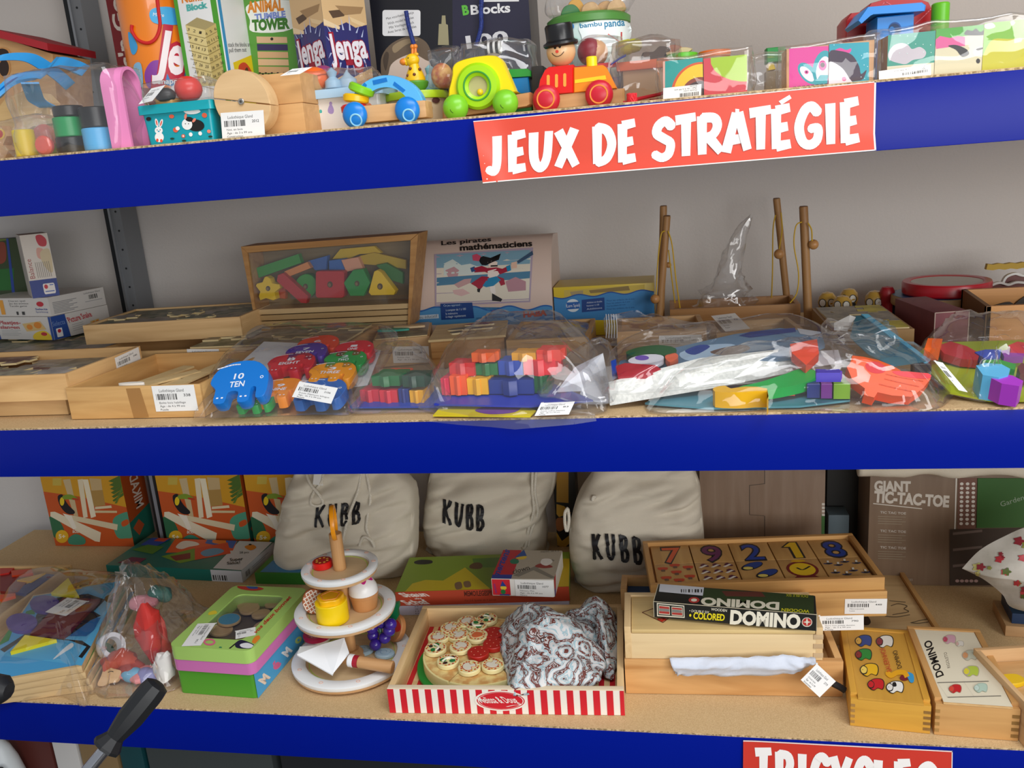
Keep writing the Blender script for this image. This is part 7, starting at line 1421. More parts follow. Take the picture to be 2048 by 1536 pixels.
wob(G().tube([onY(*H2(1120,690),c.y+.008),onY(*H2(1130,740),c.y+.006)],.004,gm,8),'stem',t)
p=on_tier(0,795,1282);t=T('sandwich','toy sandwich with red and green layers beside the grapes','toy food',(p.x,p.y,zt0));Xs_=tr(0,0,.030)@rz(-40)@rx(62)
G().lathe([(0,-.006),(.026,-.006),(.028,-.004),(.028,.004),(.026,.006),(0,.006)],wood('#b57a48'),Xs_,34).obj('bread',t)
g=G().prism(ell(.0,.006,.024,.012,0,20),.006,.0066,'#b8231c',Xs_);g.obj('tomato_print',t);g=G();g.tube([(.012*math.cos(a)-.004,.007*math.sin(a)-.01,.0064)for a in[2*math.pi*j/20 for j in range(20)]],.0016,mat('#4a8a3a',.5),5,True,Xs_);g.obj('cucumber_print',t)
for k,(a,b)in enumerate(((727,1303),(770,1309))):
 p=on_tier(0,a,b+2);t=T('blue_spiral',('left','right')[k]+' pale blue oval spiral piece at the front of the bottom tier','toy food',tr(p.x,p.y,zt0)@rz(12-20*k),'pale blue spiral pieces')
 G().lathe([(0,0),(.020,0),(.0215,.002),(.021,.006),(.018,.008),(0,.0085)],mat('#a9c4d2',.35),M.Diagonal((1,.78,1,1)),32).obj('spiral_body',t)
 g=G().tube([((.004+.0022*a/1.6)*math.cos(a),.78*(.004+.0022*a/1.6)*math.sin(a),.0086-.0006*a/8)for a in[j*.35 for j in range(30)]],.0005,mat('#7f9fb4',.5),5);g.obj('spiral_line',t)
 # cake slicer
pT=on_tier(0,640,1345);ys=pT.y
t=T('cake_server','white folded toy cake server with wooden handle across the bottom tier','toy',tr(onZ(690,1320,zt0+.02)))
Q2=lambda x,y,yy:onY(*H2(x,y),yy)
yb_=sy_-.075
V1,V2,V3,V4,V5=Q2(140,1000,yb_-.004),Q2(700,800,yb_+.03),Q2(760,985,yb_+.02),Q2(560,1235,yb_-.022),Q2(175,905,yb_+.02);Vm=Q2(430,880,yb_+.02)
g=G();
def plate(pts,th=.0035):
 n_=(pts[1]-pts[0]).cross(pts[2]-pts[0]).normalized();n_=n_ if n_.dot(CAM-pts[0])>0 else-n_;k=len(pts)
 g.add([p_ for p_ in pts]+[p_-n_*th for p_ in pts],[tuple(range(k)),tuple(reversed(range(k,2*k)))]+[(i,(i+1)%k,k+(i+1)%k,k+i)for i in range(k)],mat('#eef1f4',.3))
plate([V1,V5,Vm,V4]);plate([Vm,V2,V4]);plate([V2,V3,V4])
wob(g,'server_blade',t)
ha,hb_=Q2(752,1065,yb_+.012),Q2(1275,1150,yb_+.004);e=(hb_-ha).normalized()
wob(G().cyl(ha,ha+e*.012,.0125,mat('#eceef0',.3),22,bev=.002),'white_collar',t);wob(G().cyl(ha+e*.0115,ha+e*.021,.0118,mat('#a3182e',.35),22),'red_collar',t);wob(G().cyl(ha+e*.0205,hb_,.0112,wood('#cb9f6e',0),24,r2=.0122,bev=.0015),'handle',t)
# ---- cloth bags lettered KUBB
canvas=mat('#d8cebb',.9,bump=.35,bs=900)
def clothbag(label,rows,yc,dy,words,wpts,wb,seed=0,sq=3.2,lean=0):
# rows: (pixel row, left, right) silhouette from the shelf upwards; dy = half depth
 R=[]
 for py,xl,xr in rows:
  a,b=onY(xl,py,yc),onY(xr,py,yc);R.append((max(ZL+.0008,(a.z+b.z)/2),a.x,b.x))
 R.sort();S_=spline([(z,a,b)for z,a,b in R],8);n=80;vs=[];fs=[]
 for i,s in enumerate(S_):
  u=i/(len(S_)-1);cx,hw=(s.y+s.z)/2,(s.z-s.y)/2;d=dy*(.75+.5*math.sin(math.pi*min(1,u*1.15+.05)))*(1 if u<.75 else 1-.55*(u-.75)/.25)
  for j in range(n):
   a=2*math.pi*j/n;c,q=math.cos(a),math.sin(a);x=cx+hw*math.copysign(abs(c)**(2/sq),c);y=yc+d*math.copysign(abs(q)**(2/sq),q)
   nz=noise.fractal(V((x*8+seed,y*8,s.x*12)),1,2,3)*.016-abs(noise.noise(V((x*7+seed,y*6,s.x*30-x*8))))*.032+.010
   if c*c>.92:nz*=.3
   vs.append(V((x,y+nz*(1 if q<0 else-1)+lean*u*u,max(ZL+.0006,s.x))))
 for i in range(len(S_)-1):
  for j in range(n):fs.append((i*n+j,i*n+(j+1)%n,i*n+n+(j+1)%n,i*n+n+j))
 fs+=[tuple(reversed(range(n))),tuple((len(S_)-1)*n+j for j in range(n))]
 t=T('cloth_bag',label,'cloth bag',((R[0][1]+R[0][2])/2,yc,ZL));g=G().add(vs,fs,canvas);wob(g,'bag_cloth',t,ang=2.5)
 f=raymap(g)
 L_=letters(words,wpts,wb)
 if L_:wob(artf(G(),f,[('#1d1c20',L_,'s')],.004,4,.0),'printed_word',t)
 return t,f
K4=lambda spans,yt0,yt1,yb0,yb1,x0,x1,lean:row(spans,yt0,yt1,x0,x1,yb0,yb1,lean)
yA=onZ(690,1150,ZL).y
def rope(t,pts,y,r=.0036,f=None):
 P=[V(f(a,b,.004))if f else onY(a,b,y)for a,b in pts];P=spline(P,6)
 wob(G().tube(P,r,speck('#c9c0ae','#e6dfd0',700,.9,'cotton_cord'),8),'draw_cord',t)
yA_=.58
tA,fA=clothbag('cream cloth bag with black letters directly behind the cake stand',[(1162,560,826),(1140,553,832),(1100,555,832),(1050,562,834),(1000,572,834),(970,582,828),(940,592,800),(910,600,770)],yA_,.060,'KUBB',row([(629,650),(657,672),(681,696),(704,720)],1013,1003,628,724,1053,1046,4),.075,1)
rope(tA,[(612,940),(622,968),(640,990),(646,1004),(634,1014),(622,1004),(630,985),(644,962),(648,940)],yA_,f=fA);rope(tA,[(724,940),(716,980),(700,1030),(688,1075),(684,1095)],yA_,f=fA);rope(tA,[(732,940),(740,970),(742,1000),(735,1030),(734,1060),(745,1080),(750,1094),(742,1078),(728,1076),(718,1088)],yA_,f=fA)
g=G();Pq=[fA(a,b,.010)for a,b in((632,946),(646,944),(646,966),(628,968))];g.add(Pq,[(3,2,1,0)],mat('#e8e6e0',.5));wob(g,'paper_tag',tA)
yB_=.70
tB,fB=clothbag('cream cloth bag with black letters and twin draw cords, middle of three',[(1112,868,1094),(1096,854,1098),(1060,853,1094),(1020,854,1090),(980,857,1108),(945,861,1114),(915,870,1110)],yB_,.075,'KUBB',row([(886,904),(911,927),(933,947),(953,968)],999,1014,884,972,1046,1064,2),.072,7)
rope(tB,[(1066,936),(1064,980),(1066,1020),(1056,1060),(1050,1092),(1044,1098)],yB_,f=fB);rope(tB,[(1073,936),(1070,985),(1073,1022),(1062,1062),(1056,1094)],yB_,f=fB)
yC_=.555
tC,fC=clothbag('cream cloth bag with black letters behind the number tray, right of three',[(1182,1160,1400),(1160,1150,1404),(1120,1144,1408),(1070,1140,1408),(1040,1142,1406),(1000,1152,1402),(970,1166,1400),(940,1186,1390),(910,1196,1380)],yC_,.075,'KUBB',row([(1188,1208),(1216,1234),(1243,1260),(1268,1286)],1066,1074,1186,1290,1118,1128,-4),.07,13)
rope(tC,[(1168,960),(1150,975),(1140,995),(1138,1012)],yC_,f=fC);rope(tC,[(1136,1016),(1130,1026),(1130,1048),(1134,1062),(1138,1040),(1136,1018)],yC_-.05)
# yellow and black box between bags
x0=onY(1112,1050,.71).x;X=tr(x0,.71,ZL);o=carton('striped_box','black and yellow picture box in the gap between two cloth bags',X,.055,.06,.25,mat('#1c1a18',.45))
pa(o,X,face_of(.055,.06,.25,'f'),[('#b8882c',[(1113,930),(1137,930),(1137,1006),(1113,1004)]),('#c8962c',[(1113,1008),(1128,1012),(1142,1026),(1118,1034),(1113,1028)]),('#9a5c2c',blob([(1113,1038),(1126,1036),(1136,1048),(1122,1062),(1113,1058)])),('#c8962c',[(1113,1064),(1124,1082),(1142,1068),(1142,1084),(1128,1096),(1113,1090)])],'front_print')
# green lidded game and small memory box
X,w,d,h=boxat(ZL,(796,1232),(1141,1222),(796,1184),(828,1115));d=min(d,.19)
t=T('game_box','wide green and yellow game box with orange edge in front of the cloth bags','box',X)
G().box((.002,.002,0),(w-.002,d-.002,h*.55),mat('#c9c6d8',.5),.001).obj('box_base',t);G().box((0,0,h*.42),(w,d,h),mat('#7a9a2a',.4),.001).obj('box_lid',t)
HH=lambda*a:[(520+x/3.4133,930+y/3.4133)for x,y in a]
it=[('#8aa62c',HH((900,600),(2200,590),(2200,900),(900,900))),('#5f8a34',HH((1450,640),(1900,620),(1880,760),(1480,760))),('#d8c01c',HH((985,870),(1040,810),(1130,785),(1250,790),(1400,700),(1600,870))),('#7f9a2c',HH((1400,700),(1760,700),(1600,870))),('#c8a81c',HH((1930,640),(2120,640),(2120,860),(1960,860)))]
it+=[('#22221f',blob(HH((1055,660),(1100,648),(1170,652),(1172,672),(1110,680),(1060,675)))),('#6a4a2a',blob(HH((1430,690),(1460,670),(1500,668),(1520,690),(1500,710),(1440,708)))),('#8a6a4a',blob(HH((1330,810),(1370,800),(1380,840),(1340,850)))),('#8a6a4a',blob(HH((1390,800),(1430,795),(1440,830),(1400,835))))]
pa(t,X,face_of(w,d,h,'t'),it,'lid_print')
yl=h*.42;f=[(0,0,h),(w,0,h),(w,0,yl),(0,0,yl)]
art(G(),f,U100,[('#b8452a',[(0,0),(100,0),(100,100),(0,100)]),('#e8e2d8','Shaun',(5,38),(20,36),30,.03),('#e8e2d8','das',(11,56),(15,56),12,.01),('#e8e2d8','Schaf',(6,93),(20.5,91),32,.03),('#5a2416','MEMO/LEGESPIEL',(40,44),(58,44),34,.03),('#7a2f1c','Für 2-6 Spieler ab 4 Jahren',(40,82),(58,82),14)]).obj('front_print',t)
art(G(),[(.002,.002,yl),(w-.002,.002,yl),(w-.002,.002,0),(.002,.002,0)],U100,[('#33333c',s,(10,22+k*22),(12,22+k*22),9)for k,s in enumerate('MSHD')]+[('#8d8aa0','Spielanleitung und Kärtchen',(13+j*20,20+k*11),(31+j*20,20+k*11),5)for k in range(7)for j in range(4)]).obj('base_print',t)
zS=ZL+h+.0006;X,w,d,h=boxat(zS,(985,1191),(1110,1194),(982,1157),(1008,1100))
o=carton('memory_box','small white and red memory card box lying on the green game box',X,w,d,h,mat('#d9d4c8',.45))
JJ=lambda*a:[(900+x/3.4133,940+y/3.4133)for x,y in a]
pa(o,X,face_of(w,d,h,'t'),[('#b8ae9c',JJ((440,540),(790,540),(760,745),(420,745))),('#c22030',JJ((360,545),(490,545),(430,715),(280,715))),('#2a3a9c',JJ((290,715),(425,715),(418,745),(282,745))),('#2a3a9c','mertens',JJ((330,735))[0],JJ((410,552))[0],13,.03),('#1f7a5a',blob(JJ((410,620),(440,605),(470,620),(460,640),(420,640)))),('#1f50a0',JJ((440,600),(505,545),(525,590))),('#e8c83a',blob(JJ((450,600),(520,588),(515,606),(480,612)))),('#8a8478',JJ((430,720),(700,610),(715,620),(470,730))),('#8a8478',JJ((580,660),(720,735),(690,740),(560,680))),('#22221f','clown',JJ((432,712))[0],JJ((545,680))[0],9),('#9a3a34',blob(JJ((580,660),(620,640),(680,650),(700,665),(640,672)))),('#ece8e2',blob(JJ((620,640),(630,610),(680,608),(700,630),(660,655)))),('#6a6458','memo 36 x 2',JJ((620,565))[0],JJ((745,558))[0],4)],'lid_print')
fq=face_of(w,d,h,'f');art(G(),fq,U100,[('#cf2030',[(1,4),(30,4),(30,96),(1,96)]),('#e9e6e0',[(30,4),(99,4),(99,96),(30,96)]),('#e8c83a',ell(19,52,5,13)),('#1f3a8c',[(14,44),(18,12),(24,44)]),('#1f7a3a',ell(18,76,4,14)),('#1f3a8c',[(12,90),(28,90),(28,97),(12,97)]),('#2a3a9c','mertens',(8,84),(6,30),4)]).obj('front_print',o)
sticker(o,[(w*.38,-.0012,h*.98),(w*.985,-.0012,h*.96),(w*.985,-.0012,h*.02),(w*.38,-.0012,h*.03)],'1077',['Mémory, Mini','Âge : de 4 à 99 ans','Mémory'])
art(G(),face_of(w,d,h,'r'),U100,[('#e6e2da',[(0,0),(100,0),(100,100),(0,100)]),('#c22030',[(0,0),(20,0),(8,100),(0,100)]),('#2a3a9c',[(0,60),(10,60),(6,100),(0,100)])]).obj('side_print',o)
# ---- pizza set
X,w=fr(ZL,(780,1425),(1250,1430));h=xh(X.translation,(777,1377));d=dat(X,h,(843,1211));wl_=.012
t=T('pizza_crate','open red and white striped toy pizza crate in the middle of the bottom shelf','crate',X);wp=wd('#e3c492')
G().box((.006,.006,0),(w-.006,d-.006,.006),wp).obj('floor_board',t)
G().box((0,0,.0002),(w,wl_,h),wood('#eee0c4'),.001).obj('front_board',t);G().box((0,d-wl_,.0002),(w,d,h),wp,.001).obj('back_board',t)
for x in(0,w-wl_):G().box((x,wl_,.0002),(x+wl_,d-wl_,h-.0003),wood('#e3c492',1),.001).obj('side_board',t)
it=[('#f3ece0',[(0,0),(100,0),(100,100),(0,100)])]+[('#d21a2a',[(k*5.46,0),(k*5.46+2.75,0),(k*5.46+2.75,100),(k*5.46,100)])for k in range(19)]
it+=[('#f3ece0',ell(48.6,44,11.2,42,0,32)),('#cf1b2b',ell(48.6,44,10.2,37,0,32)),('#f5efe6',ring(48.6,44,9.7,34,.35,32),'s'),('#f5efe6','Melissa & Doug',(40.5,54),(56.8,52),26,.01,.25),('#f5efe6',stroke([(51,68),(54,62),(57,60)],.5),'s')]
art(G(),[(0,-.0004,h-.0008),(w,-.0004,h-.0008),(w,-.0004,0),(0,-.0004,0)],U100,it).obj('striped_print',t)
g=G();
for k in range(20):x=.013+k*(w-.03)/19.5;g.box((x,.0125,.0061),(x+(w-.03)/40,d-.0125,.0064),'#c9202c')
o=g.obj('floor_stripes',t);o['kind']='stuff'
Xi=X.inverted();zc_=X.translation.z+.0066
I2=lambda x,y:(560+x/3.4133,1086+y/3.4133)
pc=onZ(*I2(1400,760),zc_+.012);R=.132
pc=Xi@pc;R=min(R,(d-2*wl_)/2-.004);pcx,pcy=pc.x,wl_+R+.003
tt=T('pizza_board','round green board under the toy pizza','board',X@tr(pcx,pcy,.0067));G().cyl((0,0,0),(0,0,.008),R,mat('#1f8a34',.4),60,bev=.001).obj('board_disc',tt)
XP=X@tr(pcx,pcy,.0152);rp=R*.90
for k in range(6):
 a0,a1=math.radians(k*60+6),math.radians(k*60+65.2);P=[(.001*math.cos((a0+a1)/2),.001*math.sin((a0+a1)/2))]+[(rp*math.cos(a0+(a1-a0)*j/10),rp*math.sin(a0+(a1-a0)*j/10))for j in range(11)]
 s=T('pizza_slice','toy pizza wedge '+('at the right back','at the back','at the left back','at the left front with olives','at the front','under the cloth at the right')[k]+' of the round pizza','toy food',XP,'wooden pizza slices')
 G().prism(P,0,.022,mat('#e9dc9c',.4),None,.003).obj('slice_crust',s)
 Q_=[(x*.965,y*.965)for x,y in P];G().prism(Q_,.0215,.0226,speck('#cf9a5a','#e8cf8c',60,.5,'cheese')).obj('cheese',s)
tops_=[(40,1015,512,'m'),(0,1265,535,'m'),(0,1145,590,'m'),(0,1345,590,'o'),(0,1065,660,'m'),(0,1220,650,'m'),(0,1065,745,'o'),(0,1235,735,'m'),(0,1150,828,'o'),(0,1355,775,'p'),(0,1295,875,'m'),(0,1455,860,'m'),(0,1455,640,'p'),(0,1460,715,'p'),(0,1420,515,'o'),(0,1350,660,'s')]
names={'m':'mushroom','o':'olive and onion','p':'pepperoni','s':'bacon'}
where={1:'at the back of the pizza, left of the olive one',2:'at the upper left of the pizza',3:'just under the back mushroom',4:'at the left edge of the pizza',5:'in the second row, middle',6:'at the left edge below a mushroom',7:'in the middle of the pizza',8:'at the front left edge of the pizza',9:'in front of the cloth, brightest red',10:'nearest the front, left of two',11:'nearest the front, right of two',12:'half under the cloth, further back',13:'half under the cloth, nearer the front',14:'at the very back touching the cloth',15:'tilted in the middle right'}
for k,(q_,a,b,ty)in enumerate(tops_):
 if not k:continue
 p=Xi@onZ(*I2(a,b),zc_+.031);r=.0215
 if(p.x-pcx)**2+(p.y-pcy)**2>(rp-.8*r)**2:
  v_=V((p.x-pcx,p.y-pcy,0));v_=v_.normalized()*(rp-.8*r);p.x,p.y=pcx+v_.x,pcy+v_.y
 s=T('pizza_topping',names[ty]+' topping disc '+where[k],'toy food',X@tr(p.x,p.y,.0152+.0230+.0004*(k%4))@rz(k*47),'toy pizza toppings')
 if ty=='p':
  G().cyl((0,0,0),(0,0,.010),r*.98,mat('#b4231a',.4),30,bev=.001).obj('disc',s);g=G();[g.ball((r*.6*math.cos(j*1.05)*(1 if j else 0),r*.6*math.sin(j*1.05)*(1 if j else 0),.0101),.0013,mat('#e6a080',.5),(1,1,.3),6)for j in range(7)];o=g.obj('fat_specks',s);o['kind']='stuff'
 else:
  G().cyl((0,0,0),(0,0,.009),r,mat('#ecdfa6',.4),30,bev=.001).obj('disc',s)
  g=G();RQ=random.Random(k)
  for j in range(16):aa=j*.393+RQ.random()*.2;rr_=r*(.72+.22*RQ.random());g.prism([(rr_*math.cos(aa+u),rr_*math.sin(aa+u))for u in(-.1,.12)]+[((rr_-.003)*math.cos(aa+u+.05),(rr_-.003)*math.sin(aa+u+.05))for u in(.12,-.1)],.0091,.0095,('#c8501e','#b8341c','#d88a2c')[j%3])
  o=g.obj('sauce_print',s);o['kind']='stuff';g=G()
  if ty=='m':g.prism(blob([(-.011,-.002),(-.010,.008),(0,.012),(.010,.008),(.011,-.001),(.004,-.003),(.004,-.011),(-.004,-.011),(-.003,-.003)]),.0091,.0098,'#e4dcc8');g.prism(blob([(-.012,-.003),(-.011,.009),(0,.0135),(.011,.009),(.0125,-.002),(.005,-.004),(.005,-.0125),(-.005,-.0125),(-.004,-.004)]),.009,.0094,'#b85a34')
  elif ty=='o':g.prism(ell(-.009,.002,.0065,.006,0,16),.0091,.0096,'#1f7a3a');g.prism(ell(.008,-.005,.006,.005,0,16),.0091,.0096,'#1f7a3a');g.prism(ell(.009,.006,.005,.005,0,14),.0091,.0096,'#3a1f1c');g.prism(ell(-.006,-.009,.0045,.004,0,14),.0091,.0096,'#3a1f1c');g.tube([(-.011+.0045*j,.009*math.sin(j*.55)-.003,.0098)for j in range(6)],.0022,mat('#efe8d4',.5),6)
  else:g.prism(blob([(-.01,-.006),(.0,-.01),(.011,.0),(.006,.009),(-.008,.008)]),.0091,.0098,'#d86a3a')
  g.obj('topping_print',s)
  # paisley cloth pouch heaped on the crate
def paisley():
 m=bpy.data.materials.new('paisley_cloth');m.use_nodes=True;nt=m.node_tree;b=nt.nodes['Principled BSDF'];b.inputs['Roughness'].default_value=.6;L_=nt.links;N=nt.nodes.new
 tc=N('ShaderNodeTexCoord');n1=N('ShaderNodeTexNoise');n1.inputs['Scale'].default_value=14;n1.inputs['Detail'].default_value=2;mx=N('ShaderNodeMixRGB');mx.inputs[0].default_value=.06
 vo=N('ShaderNodeTexVoronoi');vo.feature='F1';vo.inputs['Scale'].default_value=21
 sn=N('ShaderNodeMath');sn.operation='MULTIPLY';sn.inputs[1].default_value=22;s2=N('ShaderNodeMath');s2.operation='SINE'
 wv=N('ShaderNodeTexNoise');wv.inputs['Scale'].default_value=46;wv.inputs['Detail'].default_value=1;wv.inputs['Distortion'].default_value=2.5
 r1=N('ShaderNodeValToRGB');r1.color_ramp.interpolation='CONSTANT';e=r1.color_ramp.elements;e[0].position=0;e[0].color=lin('#d5d3d2');e[1].position=.58;e[1].color=lin('#6a3128')
 for p_,c_ in((.3,'#9fbac2'),(.44,'#cfcccb'),(.52,'#8c9ea4'),(.74,'#c2bcba'),(.8,'#4a2620'),(.9,'#a9bcc2')):q=e.new(p_);q.color=lin(c_)
 ad=N('ShaderNodeMath');ad.operation='MULTIPLY_ADD';ad.inputs[1].default_value=.28;ad.inputs[2].default_value=.0
 a2=N('ShaderNodeMath');a2.operation='ADD'
 L_.new(tc.outputs['Object'],mx.inputs[1]);L_.new(tc.outputs['Object'],n1.inputs['Vector']);L_.new(n1.outputs['Color'],mx.inputs[2]);L_.new(mx.outputs[0],vo.inputs['Vector']);L_.new(mx.outputs[0],wv.inputs['Vector'])
 L_.new(vo.outputs['Distance'],sn.inputs[0]);L_.new(sn.outputs[0],s2.inputs[0]);L_.new(s2.outputs[0],ad.inputs[0]);L_.new(wv.outputs[0],a2.inputs[0]);L_.new(ad.outputs[0],a2.inputs[1]);L_.new(a2.outputs[0],r1.inputs[0]);L_.new(r1.outputs[0],b.inputs['Base Color'])
 return m
def heap(name,label,cat,outline,z0,h,m,seed,crum=.016,p=1.8):
 P=[onZ(a,b,z0)for a,b in outline];g=pillow(P,z0,h,seed,crum,p,26,m=m)
 for v in g.v:
  if v.z>z0+.004:v.z+=.022*abs(noise.noise(V((v.x*11+seed,v.y*11,2))))+.005*math.sin(v.x*45+v.y*60+6*noise.noise(V((v.x*9,v.y*9,seed))))*min(1,(v.z-z0)/.03)
 return tag(g.obj(name,ang=3.2),label,cat)
zPz=ZL+h*.98
pm=paisley()
heap('cloth_pouch','crumpled paisley cloth pouch in brown, white and pale blue heaped on the pizza','cloth pouch',[(1022,1390),(1012,1345),(1002,1300),(1000,1262),(1022,1236),(1080,1236),(1120,1240),(1180,1258),(1208,1300),(1206,1340),(1190,1372),(1120,1384),(1060,1390)],zPz-.012,.07,pm,4,.009)
heap('cloth_pouch','darker tail of paisley cloth hanging behind the heaped pouch in the pizza crate','cloth pouch',[(1120,1272),(1150,1236),(1190,1234),(1236,1248),(1240,1290),(1234,1330),(1222,1362),(1200,1330),(1190,1290)],ZL+.012,.08,pm,9,.009)
# ---- stack of wooden game boxes at the right
KK=lambda*a:[(1200+x/3.4133,1030+y/3.4133)for x,y in a]
LL=lambda*a:[(1448+x/3.4133,1086+y/3.4133)for x,y in a]
MM=lambda*a:[(1448+x/3.4133,900+y/3.4133)for x,y in a]
X,w=fr(ZL,(1252,1387),(1690,1394));h=xh(X.translation,(1250,1319));w-=.004
d=dat(X,h,(1640,1235));d=min(max(d,.2),.29)
o5=tray('pine_box','large pine box with knotty grain at the bottom of the right stack',X,w,d,h,wd('#dcae74',0,con=.3,s=.6),.012)
G().box((.012,.012,h*.5),(w-.012,d-.012,h*.5+.004),wood('#caa06a')).obj('inner_board',o5)
zU=ZL+h+.0006;Xu,wu=fr(zU,(1251,1317),(1650,1321));wu-=.004;hu=xh(Xu.translation,(1248,1255));du=.128;wl2=wd('#e9cfa0',0,con=.08)
t=T('lidded_wooden_box','pale wooden box with sliding lid and finger joints on the pine box','box',Xu)
G().box((.008,.008,0),(wu-.008,du-.008,.006),wl2).obj('floor_board',t)
G().box((0,0,.0002),(wu,.010,hu-.012),wl2,.001).obj('front_board',t);G().box((0,du-.010,.0002),(wu,du,hu),wl2,.001).obj('back_board',t)
for x in(0,wu-.012):
 o=G().box((x,-.0006,.0003),(x+.012,du-.0105,hu+.002),wood('#e4c796',1),.002).obj('side_board',t);g=G()
 for k in range(3 if x else 0):g.box((x-.004,-.0012,.006+k*.018),(x+.0125,.002,.015+k*.018),wood('#c9b08c',0))
 if g.v:g.obj('finger_joint',o,ang=.5)['kind']='stuff'
G().box((.0125,-.001,hu-.0115),(wu-.0125,du-.0105,hu-.003),wood('#dcc085',0,con=.1),.004).obj('sliding_lid',t)
dz=[onZ(a,b,zU+hu-.0026)for a,b in KK((288,665),(440,612),(520,665),(430,735))];ii=Xu.inverted();dd=[ii@p for p in dz]
g=G()
for k in range(4):g.tube([dd[k],dd[(k+1)%4]],.0007,mat('#5a2c1c',.5),5)
for a,b in((405,712),(430,705),(422,722),(440,714)):p=ii@onZ(*KK((a,b))[0],zU+hu-.0026);g.cyl(p,p+V((0,0,.0004)),.0035,mat('#c8321c',.5),10)
g.obj('diamond_print',t)
# white cloth strip squeezed between the two boxes
P=[onY(a,b,Xu.translation.y-.006+.002*math.sin(i*1.7))for i,(a,b)in enumerate(KK((475,975),(700,972),(950,968),(1130,965),(1250,955),(1380,968),(1470,975),(1460,1010),(1380,1060),(1250,1090),(930,1100),(700,1095),(550,1098),(520,1085)))]
g=G();nc=40;top=spline(P[:7],7);bot=spline([P[7+i]for i in range(7)][::-1],7);vs=[]
for i in range(nc+1):
 a=top[int(i/nc*(len(top)-1))];b=bot[int(i/nc*(len(bot)-1))]
 for j in range(9):u=j/8;p=a.lerp(b,u);p.y-=.014*math.sin(math.pi*min(1,u*1.15))*(.7+.4*noise.noise(V((i*.18,u*2,3))))+.006*noise.noise(V((i*.35,u*4,1)));vs.append(p)
g.add(vs,[(i*9+j,i*9+j+1,i*9+10+j,i*9+9+j)for i in range(nc)for j in range(8)],mat('#d3d9e6',.8,bump=.3,bs=120))
m_=g.obj('white_cloth',ang=3);so=m_.modifiers.new('thick','SOLIDIFY');so.thickness=.0015;tag(m_,'rolled strip of white cloth sticking out between the two wooden boxes','cloth')
lb=[onY(a,b,Xu.translation.y-.026+y_)for(a,b),y_ in zip(KK((1480,1015),(1610,1135),(1495,1245),(1370,1125)),(.004,.0,-.006,-.002))];c=lb[0].copy()
sticker(tag(G().box((-.0015,-.0004,-.0015),(.0015,.0004,.0015),'#f4f4f2').obj('paper_label',None,tr(c)),'white barcode label hanging from the rolled cloth strip','label'),[p-c for p in(lb[0],lb[1],lb[2],lb[3])],'2719',['Circuit bois','Âge : de 3 à 99','Encastrement'])
g=G().tube(spline([onY(a,b,Xu.translation.y-.012)for a,b in KK((1590,1150),(1630,1170),(1670,1195))],4),.006,mat('#17171a',.6),8);tag(g.obj('black_strap'),'short black strap end between the pine box and yellow domino box','strap')
